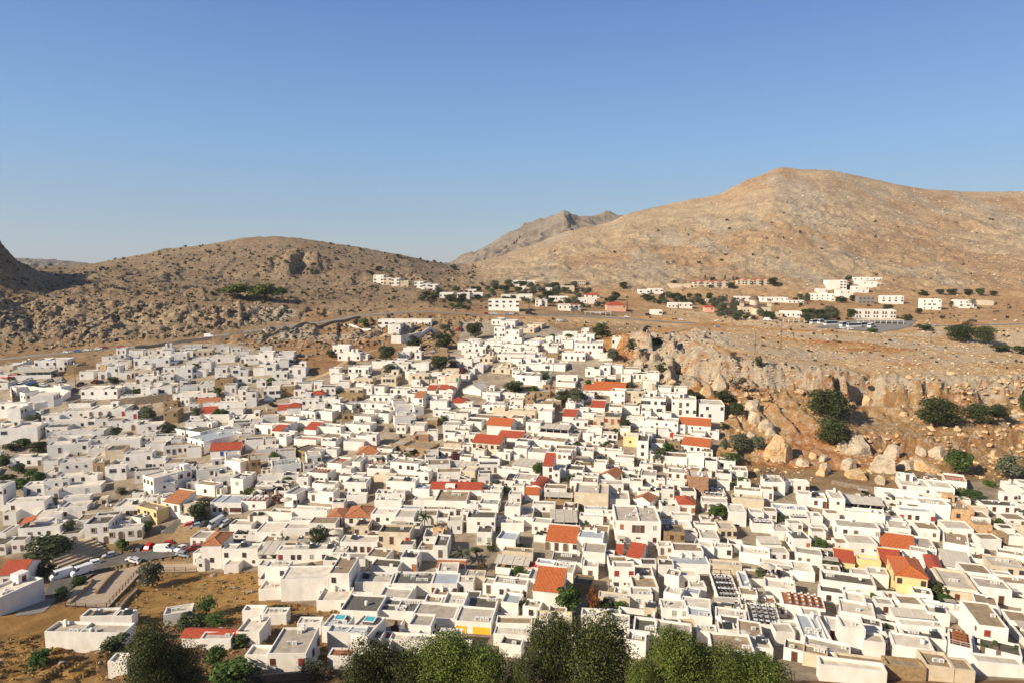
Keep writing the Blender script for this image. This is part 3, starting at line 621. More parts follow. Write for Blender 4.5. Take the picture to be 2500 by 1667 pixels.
def doormesh(kind, w, h, mat, arch=False):
    mb = MB(); mb.box(-w/2, w/2, -.05, .02, 0, h)
    mb.box(-w/2 + .1, -.05, -.07, -.05, .2, h * .9).box(.05, w/2 - .1, -.07, -.05, .2, h * .9)
    if arch:
        pts = [(-w/2, -.05, h)] + [(-w/2 * math.cos(t), -.05, h + w/2 * math.sin(t)) for t in np.linspace(.3, 2.84, 7)] + [(w/2, -.05, h)]; mb.poly(pts[::-1])
    m1 = mb.mesh('leaf_' + kind, [mat]); mb = MB()
    if arch:
        prev = None
        for t in np.linspace(0, math.pi, 9):
            a = (-(w/2) * math.cos(t), h + (w/2) * math.sin(t)); b_ = (-(w/2 + .2) * math.cos(t), h + (w/2 + .2) * math.sin(t))
            if prev: mb.poly([(prev[0][0], -.1, prev[0][1]), (a[0], -.1, a[1]), (b_[0], -.1, b_[1]), (prev[1][0], -.1, prev[1][1])][::-1])
            prev = (a, b_)
        mb.box(-w/2 - .2, -w/2, -.1, .02, 0, h).box(w/2, w/2 + .2, -.1, .02, 0, h)
    else: mb.box(-w/2 - .1, w/2 + .1, -.09, .02, h, h + .1).box(-w/2 - .1, -w/2, -.09, .02, 0, h).box(w/2, w/2 + .1, -.09, .02, 0, h)
    return m1, mb.mesh('surround_' + kind, ['stone_trim' if arch else 'frame_grey'])
WT = {  # code: (part name, main mesh, sub name, sub mesh, z offset from storey floor, width)
 'w': ('window', *[None] * 0, *winmesh('w', .95, 1.2, 'window_frame', 'dark_glass')),
 'x': ('window', *winmesh('x', .6, .7, 'window_frame', 'dark_glass')),
 'W': ('window', *winmesh('W', 2.2, 1.3, 'frame_grey', 'dark_glass')),
 'l': ('window', *winmesh('l', 1.0, 1.3, 'white_metal', 'shutter_grey_green')),
 's': ('shuttered_window', *shutmesh('s', 1.0, 1.35, 'wood_brown')), 'g': ('shuttered_window', *shutmesh('g', 1.0, 1.5, 'shutter_grey_green')),
 'r': ('shuttered_window', *shutmesh('r', 1.15, 1.35, 'wood_red')), 'o': ('shuttered_window', *shutmesh('o', 1.0, 1.4, 'wood_orange')),
 'G': ('shuttered_window', *shutmesh('G', 1.1, 1.7, 'shutter_green')), 'u': ('shuttered_window', *shutmesh('u', 1.1, 1.5, 'shutter_blue')),
 'd': ('door', *doormesh('d', 1.0, 2.15, 'window_frame')), 'b': ('door', *doormesh('b', 1.05, 2.2, 'wood_brown')), 'q': ('door', *doormesh('q', 1.1, 2.3, 'wood_orange')), 'R': ('door', *doormesh('R', 1.0, 2.1, 'red_door')),
 'a': ('arched_door', *doormesh('a', 1.25, 1.7, 'window_frame', True)), 'A': ('arched_door', *doormesh('A', 1.5, 1.6, 'red_door', True))}
SUBN = {'window': 'pane', 'shuttered_window': 'sill', 'door': 'surround', 'arched_door': 'surround'}
# stone-framed window
def stonewin():
    mb = MB(); w, h, t = .95, 1.2, .28
    mb.box(-w/2-t, w/2+t, -.1, .02, h, h+t).box(-w/2-t, w/2+t, -.14, .02, -t, 0).box(-w/2-t, -w/2, -.1, .02, 0, h).box(w/2, w/2+t, -.1, .02, 0, h).box(-.03, .03, -.06, .02, 0, h)
    return mb.mesh('stone_frame', ['stone_trim']), MB().box(-w/2, w/2, -.03, .02, 0, h).mesh('pane_stone', ['dark_glass'])
WT['S'] = ('window', *stonewin())
def acm():
    mb = MB(); mb.box(-.45, .45, -.17, .17, .08, .72).box(-.4, -.3, -.15, .15, 0, .08).box(.3, .4, -.15, .15, 0, .08); m1 = mb.mesh('ac_body', ['ac_white'])
    mb = MB(); mb.lathe([(0, 0), (.24, 0), (.26, .02)], n=10); V = [(x, -.18 - z * .5, y + .4) for x, y, z in mb.V]; m2 = mkmesh('ac_fan', V, mb.Fc, ['frame_grey'], mb.M); return m1, m2
AC = acm()
mb = MB(); mb.lathe([(0, 1.0), (.42, 1.0), (.45, .95), (.45, .12), (.42, .05), (0, .05)][::-1], n=12); TANK = mb.mesh('tank', ['ac_white'], True)
mb = MB(); mb.lathe([(0, 0), (.2, .03), (.34, .1), (.42, .2)], n=12); DISHV = [(x, -z, y) for x, y, z in mb.V]; DISH = mkmesh('dish', DISHV, mb.Fc, ['ac_white'], mb.M, True)
DISHP = MB().bar((0, 0, -.9), (0, 0, 0), .03).mesh('dish_post', ['steel'])
mb = MB(); mb.box(-.3, .3, -.3, .3, 0, 1.1).box(-.38, .38, -.38, .38, 1.1, 1.2).box(-.2, .2, -.2, .2, 1.2, 1.45); CHIM = mb.mesh('chimney', ['plaster_white'])
mb = MB(); mb.poly([(-.9, -.7, .15), (.9, -.7, .15), (.9, .5, .95), (-.9, .5, .95)]).box(-.9, -.84, .4, .46, 0, .9).box(.84, .9, .4, .46, 0, .9); SOLP = mb.mesh('solar_panel', ['dark_glass'])
mb = MB().bar((-.75, .62, 1.1), (.75, .62, 1.1), .26, n=10); SOLT = mb.mesh('solar_tank', ['steel'], True)
ANT = MB().bar((0, 0, 0), (0, 0, 2.6), .025).bar((-.5, 0, 2.4), (.5, 0, 2.4), .02).bar((-.3, 0, 2.1), (.3, 0, 2.1), .02).mesh('aerial', ['steel'])
mb = MB(); n8 = 8
for i in range(n8):
    t0, t1 = 2*math.pi*i/n8, 2*math.pi*(i+1)/n8; mb.poly([(1.5*math.cos(t0), 1.5*math.sin(t0), 2.1), (1.5*math.cos(t1), 1.5*math.sin(t1), 2.1), (0, 0, 2.75)])
    mb.poly([(1.5*math.cos(t0), 1.5*math.sin(t0), 2.1), (1.5*math.cos(t0), 1.5*math.sin(t0), 1.93), (1.5*math.cos(t1), 1.5*math.sin(t1), 1.93), (1.5*math.cos(t1), 1.5*math.sin(t1), 2.1)])
PARA = mb.mesh('parasol_canopy', ['canvas']); PARP = MB().bar((0, 0, 0), (0, 0, 2.7), .035, n=6).lathe([(0, .12), (.3, .1), (.32, 0)], n=8).mesh('parasol_pole', ['white_metal'])
TTOP = MB().box(-.42, .42, -.42, .42, .71, .75).mesh('table_top', ['cloth_white']); TLEG = MB().bar((0, 0, .02), (0, 0, .71), .04).box(-.25, .25, -.25, .25, 0, .03).mesh('table_leg', ['dark_metal'])
TTOPB = MB().box(-.42, .42, -.42, .42, .71, .75).mesh('table_top_wood', ['wood_orange'])
CHS = MB().box(-.22, .22, -.22, .22, .42, .47).mesh('chair_seat', ['dark_metal']); CHB = MB().box(-.22, .22, .19, .22, .5, .88).mesh('chair_back', ['dark_metal'])
mb = MB()
for sx in (-.2, .2):
    for sy in (-.2, .2): mb.box(sx-.02, sx+.02, sy-.02, sy+.02, 0, .42)
    mb.box(sx-.02, sx+.02, .18, .21, .47, .88)
CHL = mb.mesh('chair_legs', ['dark_metal'])
def recol(me, mat): n = me.copy(); n.materials.clear(); n.materials.append(MATS[mat]); return n
CHW = [recol(m_, 'white_metal') for m_ in (CHS, CHB, CHL)]; CHO = [recol(m_, 'wood_brown') for m_ in (CHS, CHB, CHL)]
# ------------------------------------------------------------------ houses
ROOFM = dict(W='roof_white', C='roof_light_grey', G='roof_dark', B='roof_tan', L='roof_blue_grey', V='roof_gravel', T='terracotta_floor', K='stripe_roof', f='red_paint')
ROOFW = dict(W='cream', C='light grey', G='dark grey', B='tan', L='pale blue-grey', V='black gravel', T='terracotta', K='striped', f='red', P='canvas', D='open pergola')
WALLM = dict(w='plaster_white', c='plaster_cream', y='plaster_yellow', Y='plaster_bright_yellow', s='stone_masonry', o='plaster_peeling', k='brick_masonry', p='plaster_salmon', n='raw_concrete')
WALLW = dict(w='white', c='cream', y='yellow', Y='bright yellow', s='stone', o='ochre', k='brick', p='salmon-pink', n='bare concrete')
HOUSES = []
def ringwall(mb, w, d, h, p, t, jit, z0=-3.5):
    x0, x1, y0, y1 = -w/2, w/2, 0, d
    o = [(x0 + jit[0], y0 + jit[1]), (x1 + jit[2], y0 + jit[3]), (x1 + jit[4], y1 + jit[5]), (x0 + jit[6], y1 + jit[7])]
    cx, cy = sum(q[0] for q in o) / 4, sum(q[1] for q in o) / 4
    i_ = [(q[0] + math.copysign(t, cx - q[0]), q[1] + math.copysign(t, cy - q[1])) for q in o]
    b = len(mb.V)
    for z, L_ in ((z0, o), (h + p, o), (h + p, i_), (h - .15, i_)):
        mb.V += [(q[0], q[1], z) for q in L_]
    for k in range(3):
        for j in range(4): j2 = (j + 1) % 4; mb.Fc.append((b + k*4 + j, b + k*4 + j2, b + (k+1)*4 + j2, b + (k+1)*4 + j)); mb.M.append(0)
    return o, i_
def add_part(name, me, par, loc=(0, 0, 0), rz=0, sc=None): return ob(name, me, par, loc, rz, sc)
def window_on(par, code, x, y, z, rz, sub):
    if code not in WT: return
    nm, m1, m2 = WT[code]
    o = add_part(nm, m1, par, (x, y, z), rz)
    add_part(SUBN[nm], m2, o)
def wins_wall(par, rows, w, h, rz, ox, oy, sub, zt=None):
    # rows along local wall starting at (ox,oy) direction by rz; facing -y rotated rz
    c, s_ = math.cos(rz), math.sin(rz)
    for r, row in enumerate(rows):
        fl = h - 3.05 * (r + 1)
        if r == len(rows) - 1 and abs(fl) < .9: fl = 0.0
        n = len(row)
        for i, ch in enumerate(row):
            if ch in '. ': continue
            u = (i + .5) / n * w
            z = fl + (.12 if ch in 'dbqRaA' else (1.5 if ch == 'x' else 1.05))
            hh = 2.4 if ch in 'dbqRaA' else 1.6
            if z + hh > h + .25: z = h - hh + .05
            if z < -1.5: continue
            window_on(par, ch, ox + c * u, oy + s_ * u, z, rz, sub)
def tiled(par, kind, w, d, h, mat, wallmat, rng, rise=None):
    e = .3; x0, x1, y0, y1 = -w/2 - e, w/2 + e, -e, d + e; mb = MB(); g = None
    if kind == 'Rh':
        rz = rise or min(w, d) * .22; k = min(w, d) / 2 * .98
        if w >= d: r0, r1 = (x0 + k, d/2), (x1 - k, d/2)
        else: r0, r1 = (0, y0 + k), (0, y1 - k)
        A_, B_, C_, D_ = (x0, y0, h), (x1, y0, h), (x1, y1, h), (x0, y1, h); P_, Q_ = (*r0, h + rz), (*r1, h + rz)
        if w >= d: mb.poly([A_, B_, Q_, P_]).poly([B_, C_, Q_]).poly([C_, D_, P_, Q_]).poly([D_, A_, P_])
        else: mb.poly([A_, B_, P_]).poly([B_, C_, Q_, P_]).poly([C_, D_, Q_]).poly([D_, A_, P_, Q_])
    elif kind == 'Rg':
        rz = rise or d * .22; mb.poly([(x0,y0,h),(x1,y0,h),(x1,d/2,h+rz),(x0,d/2,h+rz)]).poly([(x1,y1,h),(x0,y1,h),(x0,d/2,h+rz),(x1,d/2,h+rz)])
        g = MB().poly([(-w/2,0,h-.1),(-w/2,d/2,h+rz-.12),(-w/2,d,h-.1)]).poly([(w/2,0,h-.1),(w/2,d,h-.1),(w/2,d/2,h+rz-.12)])
    elif kind in ('Rp', 'Wp'):
        rz = rise or w * .26; mb.poly([(x0,y0,h),(0,y0,h+rz),(0,y1,h+rz),(x0,y1,h)]).poly([(0,y0,h+rz),(x1,y0,h),(x1,y1,h),(0,y1,h+rz)])
        g = MB().poly([(-w/2,0,h-.1),(w/2,0,h-.1),(0,0,h+rz-.12)]).poly([(w/2,d,h-.1),(-w/2,d,h-.1),(0,d,h+rz-.12)])
    elif kind == 'Rs':
        rz = rise or d * .30; mb.poly([(x0+e,y0,h),(x1-e,y0,h),(x1-e,d-.3,h+rz),(x0+e,d-.3,h+rz)])
        g = MB().box(-w/2, w/2, d - .3, d, h - .1, h + rz + .25).poly([(-w/2,0,h-.1),(-w/2,d,h+rz),(-w/2,d,h-.1)]).poly([(w/2,0,h-.1),(w/2,d,h-.1),(w/2,d,h+rz)])
    elif kind == 'Rd':
        n = 10; rr = w / 2 + .1; R2 = rr * .55
        for i in range(n):
            t0, t1 = math.pi * i / n, math.pi * (i + 1) / n
            mb.poly([(-rr*math.cos(t0), -.2, h + R2*math.sin(t0)), (-rr*math.cos(t1), -.2, h + R2*math.sin(t1)), (-rr*math.cos(t1), d+.2, h + R2*math.sin(t1)), (-rr*math.cos(t0), d+.2, h + R2*math.sin(t0))][::-1])
        g = MB().poly([(-rr*math.cos(math.pi*i/n)*.97, 0, h + R2*math.sin(math.pi*i/n) - .03) for i in range(n + 1)])
    me = mb.mesh('tile_roof', [mat]); mo = add_part('tile_roof', me, par)
    so = mo.modifiers.new('thick', 'SOLIDIFY'); so.thickness = .14; so.offset = -1
    if kind in ('Rh', 'Rg') and w > 5 and mat.startswith('tiles'):
        r_ = MB()
        if kind == 'Rg': r_.bar((x0, d/2, h + (rise or d*.22)), (x1, d/2, h + (rise or d*.22)), .14, n=6)
        else:
            for q, p in ((A_, P_), (B_, Q_ if w >= d else P_), (C_, Q_), (D_, P_ if w >= d else Q_), (P_, Q_)): r_.bar(q, p, .13, n=6)
        add_part('ridge_cap', r_.mesh('ridge_cap', [mat]), mo)
    if g and kind in ('Rg', 'Rp', 'Wp'):
        for i in (0, 1): add_part('gable', mkmesh('gable', [g.V[j] for j in g.Fc[i]], [(0, 1, 2)], [wallmat]), par)
    elif g: add_part('gable', g.mesh('gable', [wallmat]), par)
    # white cornice under the eaves
    add_part('cornice', MB().box(-w/2 - .12, w/2 + .12, -.14, 0, h - .32, h - .1).mesh('cornice', [wallmat]), par)
def house(px, py, x, y, z, w, d, h, yaw, roof, wall, wins, label, short, side='', clutter=None, filler=False, cat=None):
    rng = random.Random(int(px * 31 + py * 17)); wm = WALLM[wall]
    name = {'s': 'stone_house', 'k': 'brick_house'}.get(wall, 'white_house' if wall == 'w' else 'house')
    if roof[0] == 'R' : name = 'tiled_roof_house'
    if roof in 'PDT': name = 'terrace_house'
    if cat: name = cat
    root = ob(name, None, None, (x, y, z), yaw); root.empty_display_size = 2
    H = dict(o=root, px=px, py=py, w=w, d=d, h=h, yaw=yaw, x=x, y=y, z=z, roof=roof, wall=wall, wins=wins, label=label, short=short, filler=filler)
    HOUSES.append(H)
    near = y < 330; far = y > 420
    jit = [rng.uniform(-.18, .18) if i % 2 == 0 or i > 3 else 0 for i in range(8)]; jit[1] = jit[3] = 0; jit[0] = jit[2] = 0
    tiledr = roof[0] in 'RX' or roof == 'Wp'
    p = 0.0 if tiledr else rng.choice([.25, .35, .45, .6]); t = rng.choice([.22, .28, .34]) if not far else .4
    if roof == 'V': p = .5
    mb = MB()
    if roof == 'P':          # open terrace on top under a canopy
        lo = max(1.2, h - 2.5); ringwall(mb, w, d, lo, 0.9 if lo > 1.3 else .6, .22, jit); mo = None
        add_part('wall', mb.mesh('wall', [wm]), root)
        add_part('terrace_floor', MB().poly([(-w/2+.2,.2,lo),(w/2-.2,.2,lo),(w/2-.2,d-.2,lo),(-w/2+.2,d-.2,lo)]).mesh('terrace_floor', ['roof_tan']), root)
        add_part('back_wall', MB().box(-w/2 + .3, w/2 - .3, d - .5, d - .25, lo, h - .15).mesh('back_wall', [wm]), root)
        n = max(2, int(w / 3) + 1)
        for i in range(n):
            xx = -w/2 + .25 + (w - .5) * i / (n - 1); add_part('post', MB().box(xx-.07, xx+.07, .1, .24, lo, h - .1).mesh('post', ['white_metal']), root)
        c = MB().poly([(-w/2-.2,-.3,h-.12),(w/2+.2,-.3,h-.12),(w/2+.2,d,h+.35),(-w/2-.2,d,h+.35)]); co = add_part('canopy', c.mesh('canopy', ['canvas']), root); so = co.modifiers.new('t', 'SOLIDIFY'); so.thickness = .08
        r_ = MB()
        for i in range(max(2, int(w / 2.2))): xx = -w/2 + w * (i + .5) / max(2, int(w / 2.2)); r_.bar((xx, -.3, h - .04), (xx, d, h + .43), .05)
        add_part('rafters', r_.mesh('rafters', ['white_metal']), root); H['terr'] = lo
    elif roof == 'D':
        lo = max(1.2, h - 2.6); ringwall(mb, w, d, lo, .8, .2, jit); add_part('wall', mb.mesh('wall', [wm]), root)
        add_part('terrace_floor', MB().poly([(-w/2+.2,.2,lo),(w/2-.2,.2,lo),(w/2-.2,d-.2,lo),(-w/2+.2,d-.2,lo)]).mesh('terrace_floor', ['roof_light_grey']), root)
        g = MB(); n = max(3, int(w / 2) + 1); m_ = max(3, int(d / 2) + 1)
        for i in range(n): xx = -w/2 + .15 + (w - .3) * i / (n - 1); g.bar((xx, 0, h), (xx, d, h), .07)
        for i in range(m_): yy = .1 + (d - .2) * i / (m_ - 1); g.bar((-w/2, yy, h + .05), (w/2, yy, h + .05), .07)
        for xx in (-w/2 + .15, 0, w/2 - .15):
            for yy in (.12, d - .12): g.bar((xx, yy, lo), (xx, yy, h), .08)
        add_part('pergola', g.mesh('pergola', ['dark_metal']), root); H['terr'] = lo
    else:
        o_, i_ = ringwall(mb, w, d, h, p, t, jit)
        add_part('wall', mb.mesh('wall', [wm]), root)
        if tiledr:
            mat = {'o': 'tiles_orange', 'r': 'tiles_red', 'x': 'tiles_weathered'}[roof[2]] if len(roof) > 2 else ('roof_white' if roof == 'Wp' else 'tiles_orange')
            tiled(root, roof[:2], w, d, h, mat, wm, rng)
        else:
            add_part('roof', MB().poly([(q[0], q[1], h) for q in i_]).mesh('roof', [ROOFM.get(roof, 'roof_white')]), root)
            if roof == 'V' or roof == 'G':
                pass
            if w > 10 and not far and rng.random() < .6 and p > .3:
                xx = rng.uniform(-.2, .2) * w; add_part('parapet', MB().box(xx - .13, xx + .13, t, d - t, h - .1, h + p - .06).mesh('parapet', [wm]), root)
            H['terr'] = h
            if roof == 'T' or clutter == 'rail':
                n = max(2, int(w / 1.6)); g = MB()
                for i in range(n + 1): xx = -w/2 + .15 + (w - .3) * i / n; g.bar((xx, .12, h + p), (xx, .12, h + p + .9), .03)
                g.bar((-w/2 + .1, .12, h + p + .9), (w/2 - .1, .12, h + p + .9), .035).bar((-w/2 + .1, .12, h + p + .5), (w/2 - .1, .12, h + p + .5), .025)
                add_part('railing', g.mesh('railing', ['white_metal' if rng.random() < .6 else 'dark_metal']), root)
    sub = near
    rows = wins.split('/') if wins and wins != '-' else []
    if roof in 'PD' and rows: wins_wall(root, rows, w, max(2.4, H['terr']), 0, -w/2, 0, sub)
    else: wins_wall(root, rows, w, h, 0, -w/2, 0, sub)
    if side:
        wins_wall(root, side.split('/'), d, h, math.pi/2, w/2, 0, sub)
    elif not far and h > 2.6 and d > 4.5 and wins != '-':
        for sgn in (1, -1):
            if rng.random() < .7:
                rr = ''.join(rng.choice('..wxw.s') for _ in range(int(d / 2.4))); rr = rr if rr else '.'
                if sgn == 1: wins_wall(root, [rr], d, h, math.pi/2, w/2 + .02, 0, sub)
                else: wins_wall(root, [rr], d, h, -math.pi/2, -w/2 - .02, d, sub)
    # roof clutter
    if not tiledr and roof not in 'PDT' and not far:
        ar = w * d
        for i in range(min(6 if y < 250 else 4, int(rng.random() * ar / (16 if y < 250 else 26) + rng.random() * 1.5))):
            xx, yy = rng.uniform(-w/2 + 1, w/2 - 1), rng.uniform(.9, max(1.0, d - 1)); r_ = rng.random()
            if r_ < .55:
                k = rng.choice([1, 1, 2, 3])
                for j in range(k):
                    if xx + j * 1.05 < w/2 - .6:
                        a_ = add_part('air_conditioner', AC[0], root, (xx + j * 1.05, yy, h), rng.choice([0, 0, .3])); add_part('fan', AC[1], a_)
            elif r_ < .68: add_part('satellite_dish', DISH, root, (xx, yy, h + .95), rng.uniform(-1, 1)); add_part('aerial_post', DISHP, root, (xx, yy, h + .9))
            elif r_ < .76: add_part('chimney', CHIM, root, (min(max(xx, -w/2+.6), w/2-.6), d - .9, h), 0)
            elif r_ < .84: a_ = add_part('solar_water_heater', SOLP, root, (xx, yy, h), rng.uniform(-.4, .4)); add_part('tank', SOLT, a_)
            elif r_ < .9: add_part('water_tank', TANK, root, (xx, yy, h), 0)
            else: add_part('aerial', ANT, root, (xx, yy, h), rng.random() * 3)
        if (ar > 70 and rng.random() < .55) and not filler:     # stair head room on the roof
            ww, dd = rng.uniform(2.2, 3.6), rng.uniform(2.2, 3.2); xx = rng.uniform(-w/2 + ww/2 + .3, w/2 - ww/2 - .3); yy = d - dd - .3
            if yy > 1:
                a_ = add_part('roof_room', MB().box(xx-ww/2, xx+ww/2, yy, yy+dd, h - .05, h + 2.1).mesh('roof_room', [wm if wm != 'roof_white' else 'plaster_white']), root)
                window_on(root, rng.choice('dws'), xx, yy - .01, h + .0 if False else h + .1, 0, sub)
    return H
# annexes give a house its stepped, walled outline
def annex(H, rng):
    w, d, h, root = H['w'], H['d'], H['h'], H['o']; wm = WALLM[H['wall']]
    if h < 3.3 or H['y'] > 430 or w < 5: return
    r_ = rng.random()
    if rng.random() < .22 and h > 3.2:      # outside stair against the side wall
        s_ = rng.choice([-1, 1]); n = int(h / .24); mb = MB()
        for k in range(n):
            x0 = s_ * (w/2 + .02); x1 = s_ * (w/2 + 1.0); y0 = .2 + k * .27
            if y0 + .27 < d: mb.box(min(x0, x1), max(x0, x1), y0, y0 + .27, -2, (k + 1) * .24)
        if mb.V: add_part('stairs', mb.mesh('stairs', ['roof_white']), root)
    if rng.random() < .12 and H['y'] < 330 and H['roof'] in 'WCLB' and d > 4:   # slatted timber shade on the roof
        ww, dd = min(w * .5, 4.2), min(d * .5, 3.6); x0 = rng.uniform(-w/2 + .4, w/2 - .4 - ww); mb = MB()
        for k in range(9): mb.bar((x0 + ww * k / 8, d - dd - .4, h + 2.2), (x0 + ww * k / 8, d - .4, h + 2.25), .05)
        for xx in (x0, x0 + ww):
            for yy in (d - dd - .35, d - .5): mb.bar((xx, yy, h), (xx, yy, h + 2.2), .06)
        add_part('pergola', mb.mesh('roof_pergola', [rng.choice(['timber_pole', 'white_metal', 'canvas'])]), root)
    if r_ < .5:
        s_ = rng.choice([-1, 1]); ww = rng.uniform(2.2, 4); dd = rng.uniform(3, max(3.2, d * .8)); hh = rng.uniform(2.2, min(3.2, h - .6)); y0 = rng.uniform(.3, 1.2)
        xc = s_ * (w/2 + ww/2 - .02); mb = MB(); ringwall(mb, ww, dd, hh, .3, .2, [0]*8); mb.V = [(v[0] + xc, v[1] + y0, v[2]) for v in mb.V]
        a_ = add_part('annex', mb.mesh('annex', [wm]), root)
        add_part('annex_roof', MB().poly([(xc-ww/2+.2,y0+.2,hh),(xc+ww/2-.2,y0+.2,hh),(xc+ww/2-.2,y0+dd-.2,hh),(xc-ww/2+.2,y0+dd-.2,hh)]).mesh('annex_roof', [rng.choice(['roof_white', 'roof_light_grey', 'roof_tan', 'roof_white'])]), a_)
        window_on(root, rng.choice('dwxs'), xc, y0 - .01, .4 if rng.random() < .5 else .9, 0, H['y'] < 330)
    elif r_ < .8:
        dd = rng.uniform(1.8, 3.2); hh = rng.uniform(1.3, 2.0); f = rng.uniform(.4, .9); x0 = rng.uniform(-w/2, w/2 - f * w); mb = MB()
        z0 = -3.4
        mb.box(x0, x0 + f*w, -dd, -dd + .25, z0, hh, open_bottom=True).box(x0, x0 + .25, -dd + .25, -.02, z0, hh, open_bottom=True).box(x0 + f*w - .25, x0 + f*w, -dd + .25, -.02, z0, hh, open_bottom=True)
        add_part('courtyard_wall', mb.mesh('courtyard_wall', ['plaster_white']), root)
# ------------------------------------------------------------------ what stands where: read from the photograph
# tile: origin x, origin y, scale, default yaw; rows: x0 x1 ytop ybase yback roof wall windows [y=yaw] [d=depth] [e=side windows] ; label ; short name
TILES = {'A1': (0,1300,4.271,25), 'A2': (400,1300,4.271,0), 'A3': (800,1300,4.271,-5), 'A4': (1200,1300,4.271,-13), 'A5': (1600,1300,4.271,-26), 'A6': (2000,1300,4.272,-27),
 'B1': (0,1050,5.6,22), 'B2': (400,1050,5.6,32), 'B3': (800,1050,5.6,-14), 'B4': (1200,1050,5.6,-18), 'B5': (1600,1050,5.6,-27), 'B6': (2000,1050,4.704,-30),
 'C1': (0,820,5.6,20), 'C2': (400,820,5.6,25), 'C3': (800,760,4.9,-6), 'C4': (1200,760,4.9,-22), 'C5': (1500,780,4.523,-25), 'D3': (900,640,5.88,-3), 'D4': (1200,640,5.88,-4), 'D5': (1560,640,5.113,-6), 'D6': (1960,640,4.356,-8)}
CAT = {}
CAT['A1'] = '''0 250 430 560 350 Rgr w . y=8 d=9; white house with red tiled roof at the left edge, beside the parked white vans; the left-edge red roof
0 470 600 790 0 W w . y=72 d=7; long blank white wall block running down to the dry slope at left; the long blank wall block
480 1300 1065 1250 950 C w .... y=-2; low white house with pebbly grey roof standing alone above the bottom-left slope; the lone bottom-left house
840 1190 930 990 800 B w . y=4
1190 1380 930 980 850 B w . y=2
1130 1330 1400 1490 1290 W w . y=0; small plain white box building beside the big dark tree at bottom left; the small white box'''
CAT['A2'] = '''410 605 125 380 0 Rhx w ./w/x y=2 d=9; tall white house with hipped red tile roof above the dry golden slope; the tall hipped house
340 430 285 400 240 W w x y=0 d=4
610 985 180 365 120 W w w.w./...x y=1
985 1185 215 355 90 P w . y=0; white block with slatted white sun roof above the dry grass
1185 1770 185 310 130 C w r.ww.l.wx y=1; long cream-roofed white house with one red-shuttered window; the long cream-roofed house
1240 1520 135 180 45 C w .
1060 1300 365 600 300 W w .w/. y=0 rail
990 1225 600 700 500 W w . y=2
1225 1720 490 705 350 W w .../...w y=1 rail; large plain white building with glass-railed roof terraces above the dry grass; the glass-railed building
0 300 905 960 780 W w . y=20; low white curving roof beside the dark hedge at bottom left
190 750 1090 1200 960 Rgr w . y=-2; long low house with dark red tiled roof half hidden by trees; the tree-shaded red roof
380 700 1165 1230 1110 C w .
760 1000 1055 1180 900 W w .x. y=0
820 1040 895 940 835 W w .
1040 1280 900 960 840 W w .
1090 1490 1275 1475 1000 C w s..r/..x. y=0 e=w.w.w; white house with two reddish shuttered windows at the bottom, solar panels on its roof; the red-shuttered bottom house
850 1085 1300 1455 1190 W w . y=-2
1390 1640 1010 1060 910 W w .
1650 1890 1000 1150 860 L w . y=-10 rail'''
CAT['A3'] = '''15 230 435 700 260 B w w./w. y=-2 e=..w; white two-storey house with brown flat roof at the end of the dry slope; the brown-roofed corner house
130 520 105 225 30 W w b.s.s.b.b.s y=-2; low white house with a row of brown shutters and doors; the brown-shutter row house
530 860 15 188 -70 G c w.b..R y=-4 e=.w.w; weathered cream house with peeling plaster and reddish-brown doors; the peeling cream house
760 930 280 415 190 C w ..q y=-6
1100 1250 150 300 30 G w . y=-4
930 1100 200 290 105 B w . y=-4
670 1085 550 660 420 V w . y=-3; low building roofed in rough black gravel; the black gravel roof
1080 1350 540 670 420 L w s.b.s y=-3; small white house with grey panelled roof and two red-brown shutters; the panelled-roof house
1130 1430 430 450 305 Rsx w . y=-4; broken weathered orange tile roof beside the palm; the broken tile roof
285 660 530 660 420 W w ... y=-2; white terrace block with brown railings beside the black gravel roof
130 520 835 960 655 V w . y=-4; white block with speckled gravel roof and air conditioners
520 800 860 930 760 W w .
520 980 860 940 700 V w . y=-5
870 1320 920 1000 735 C w .... y=-7; wide white building with weathered pale grey roof behind the pines; the wide weathered roof
1325 1700 960 1050 780 W w . y=-8; house with bright yellow walls behind the green pines; the bright yellow house
190 420 1080 1290 850 W w .x y=-15 rail; white roof terrace holding a turquoise hot tub; the hot-tub terrace
0 390 1060 1280 1010 L w ./..w y=-8
490 660 1170 1230 1105 f w .; small flat bright red roof beside the bottom junipers; the small flat red roof
640 1130 1200 1260 1120 W w .
1150 1400 1170 1210 1085 L w .
1420 1580 750 790 610 G w .
1430 1640 460 580 395 C w .
600 900 690 720 565 C w .
0 270 1350 1420 1280 T w .; terracotta-floored roof terrace at the bottom, left of the junipers'''
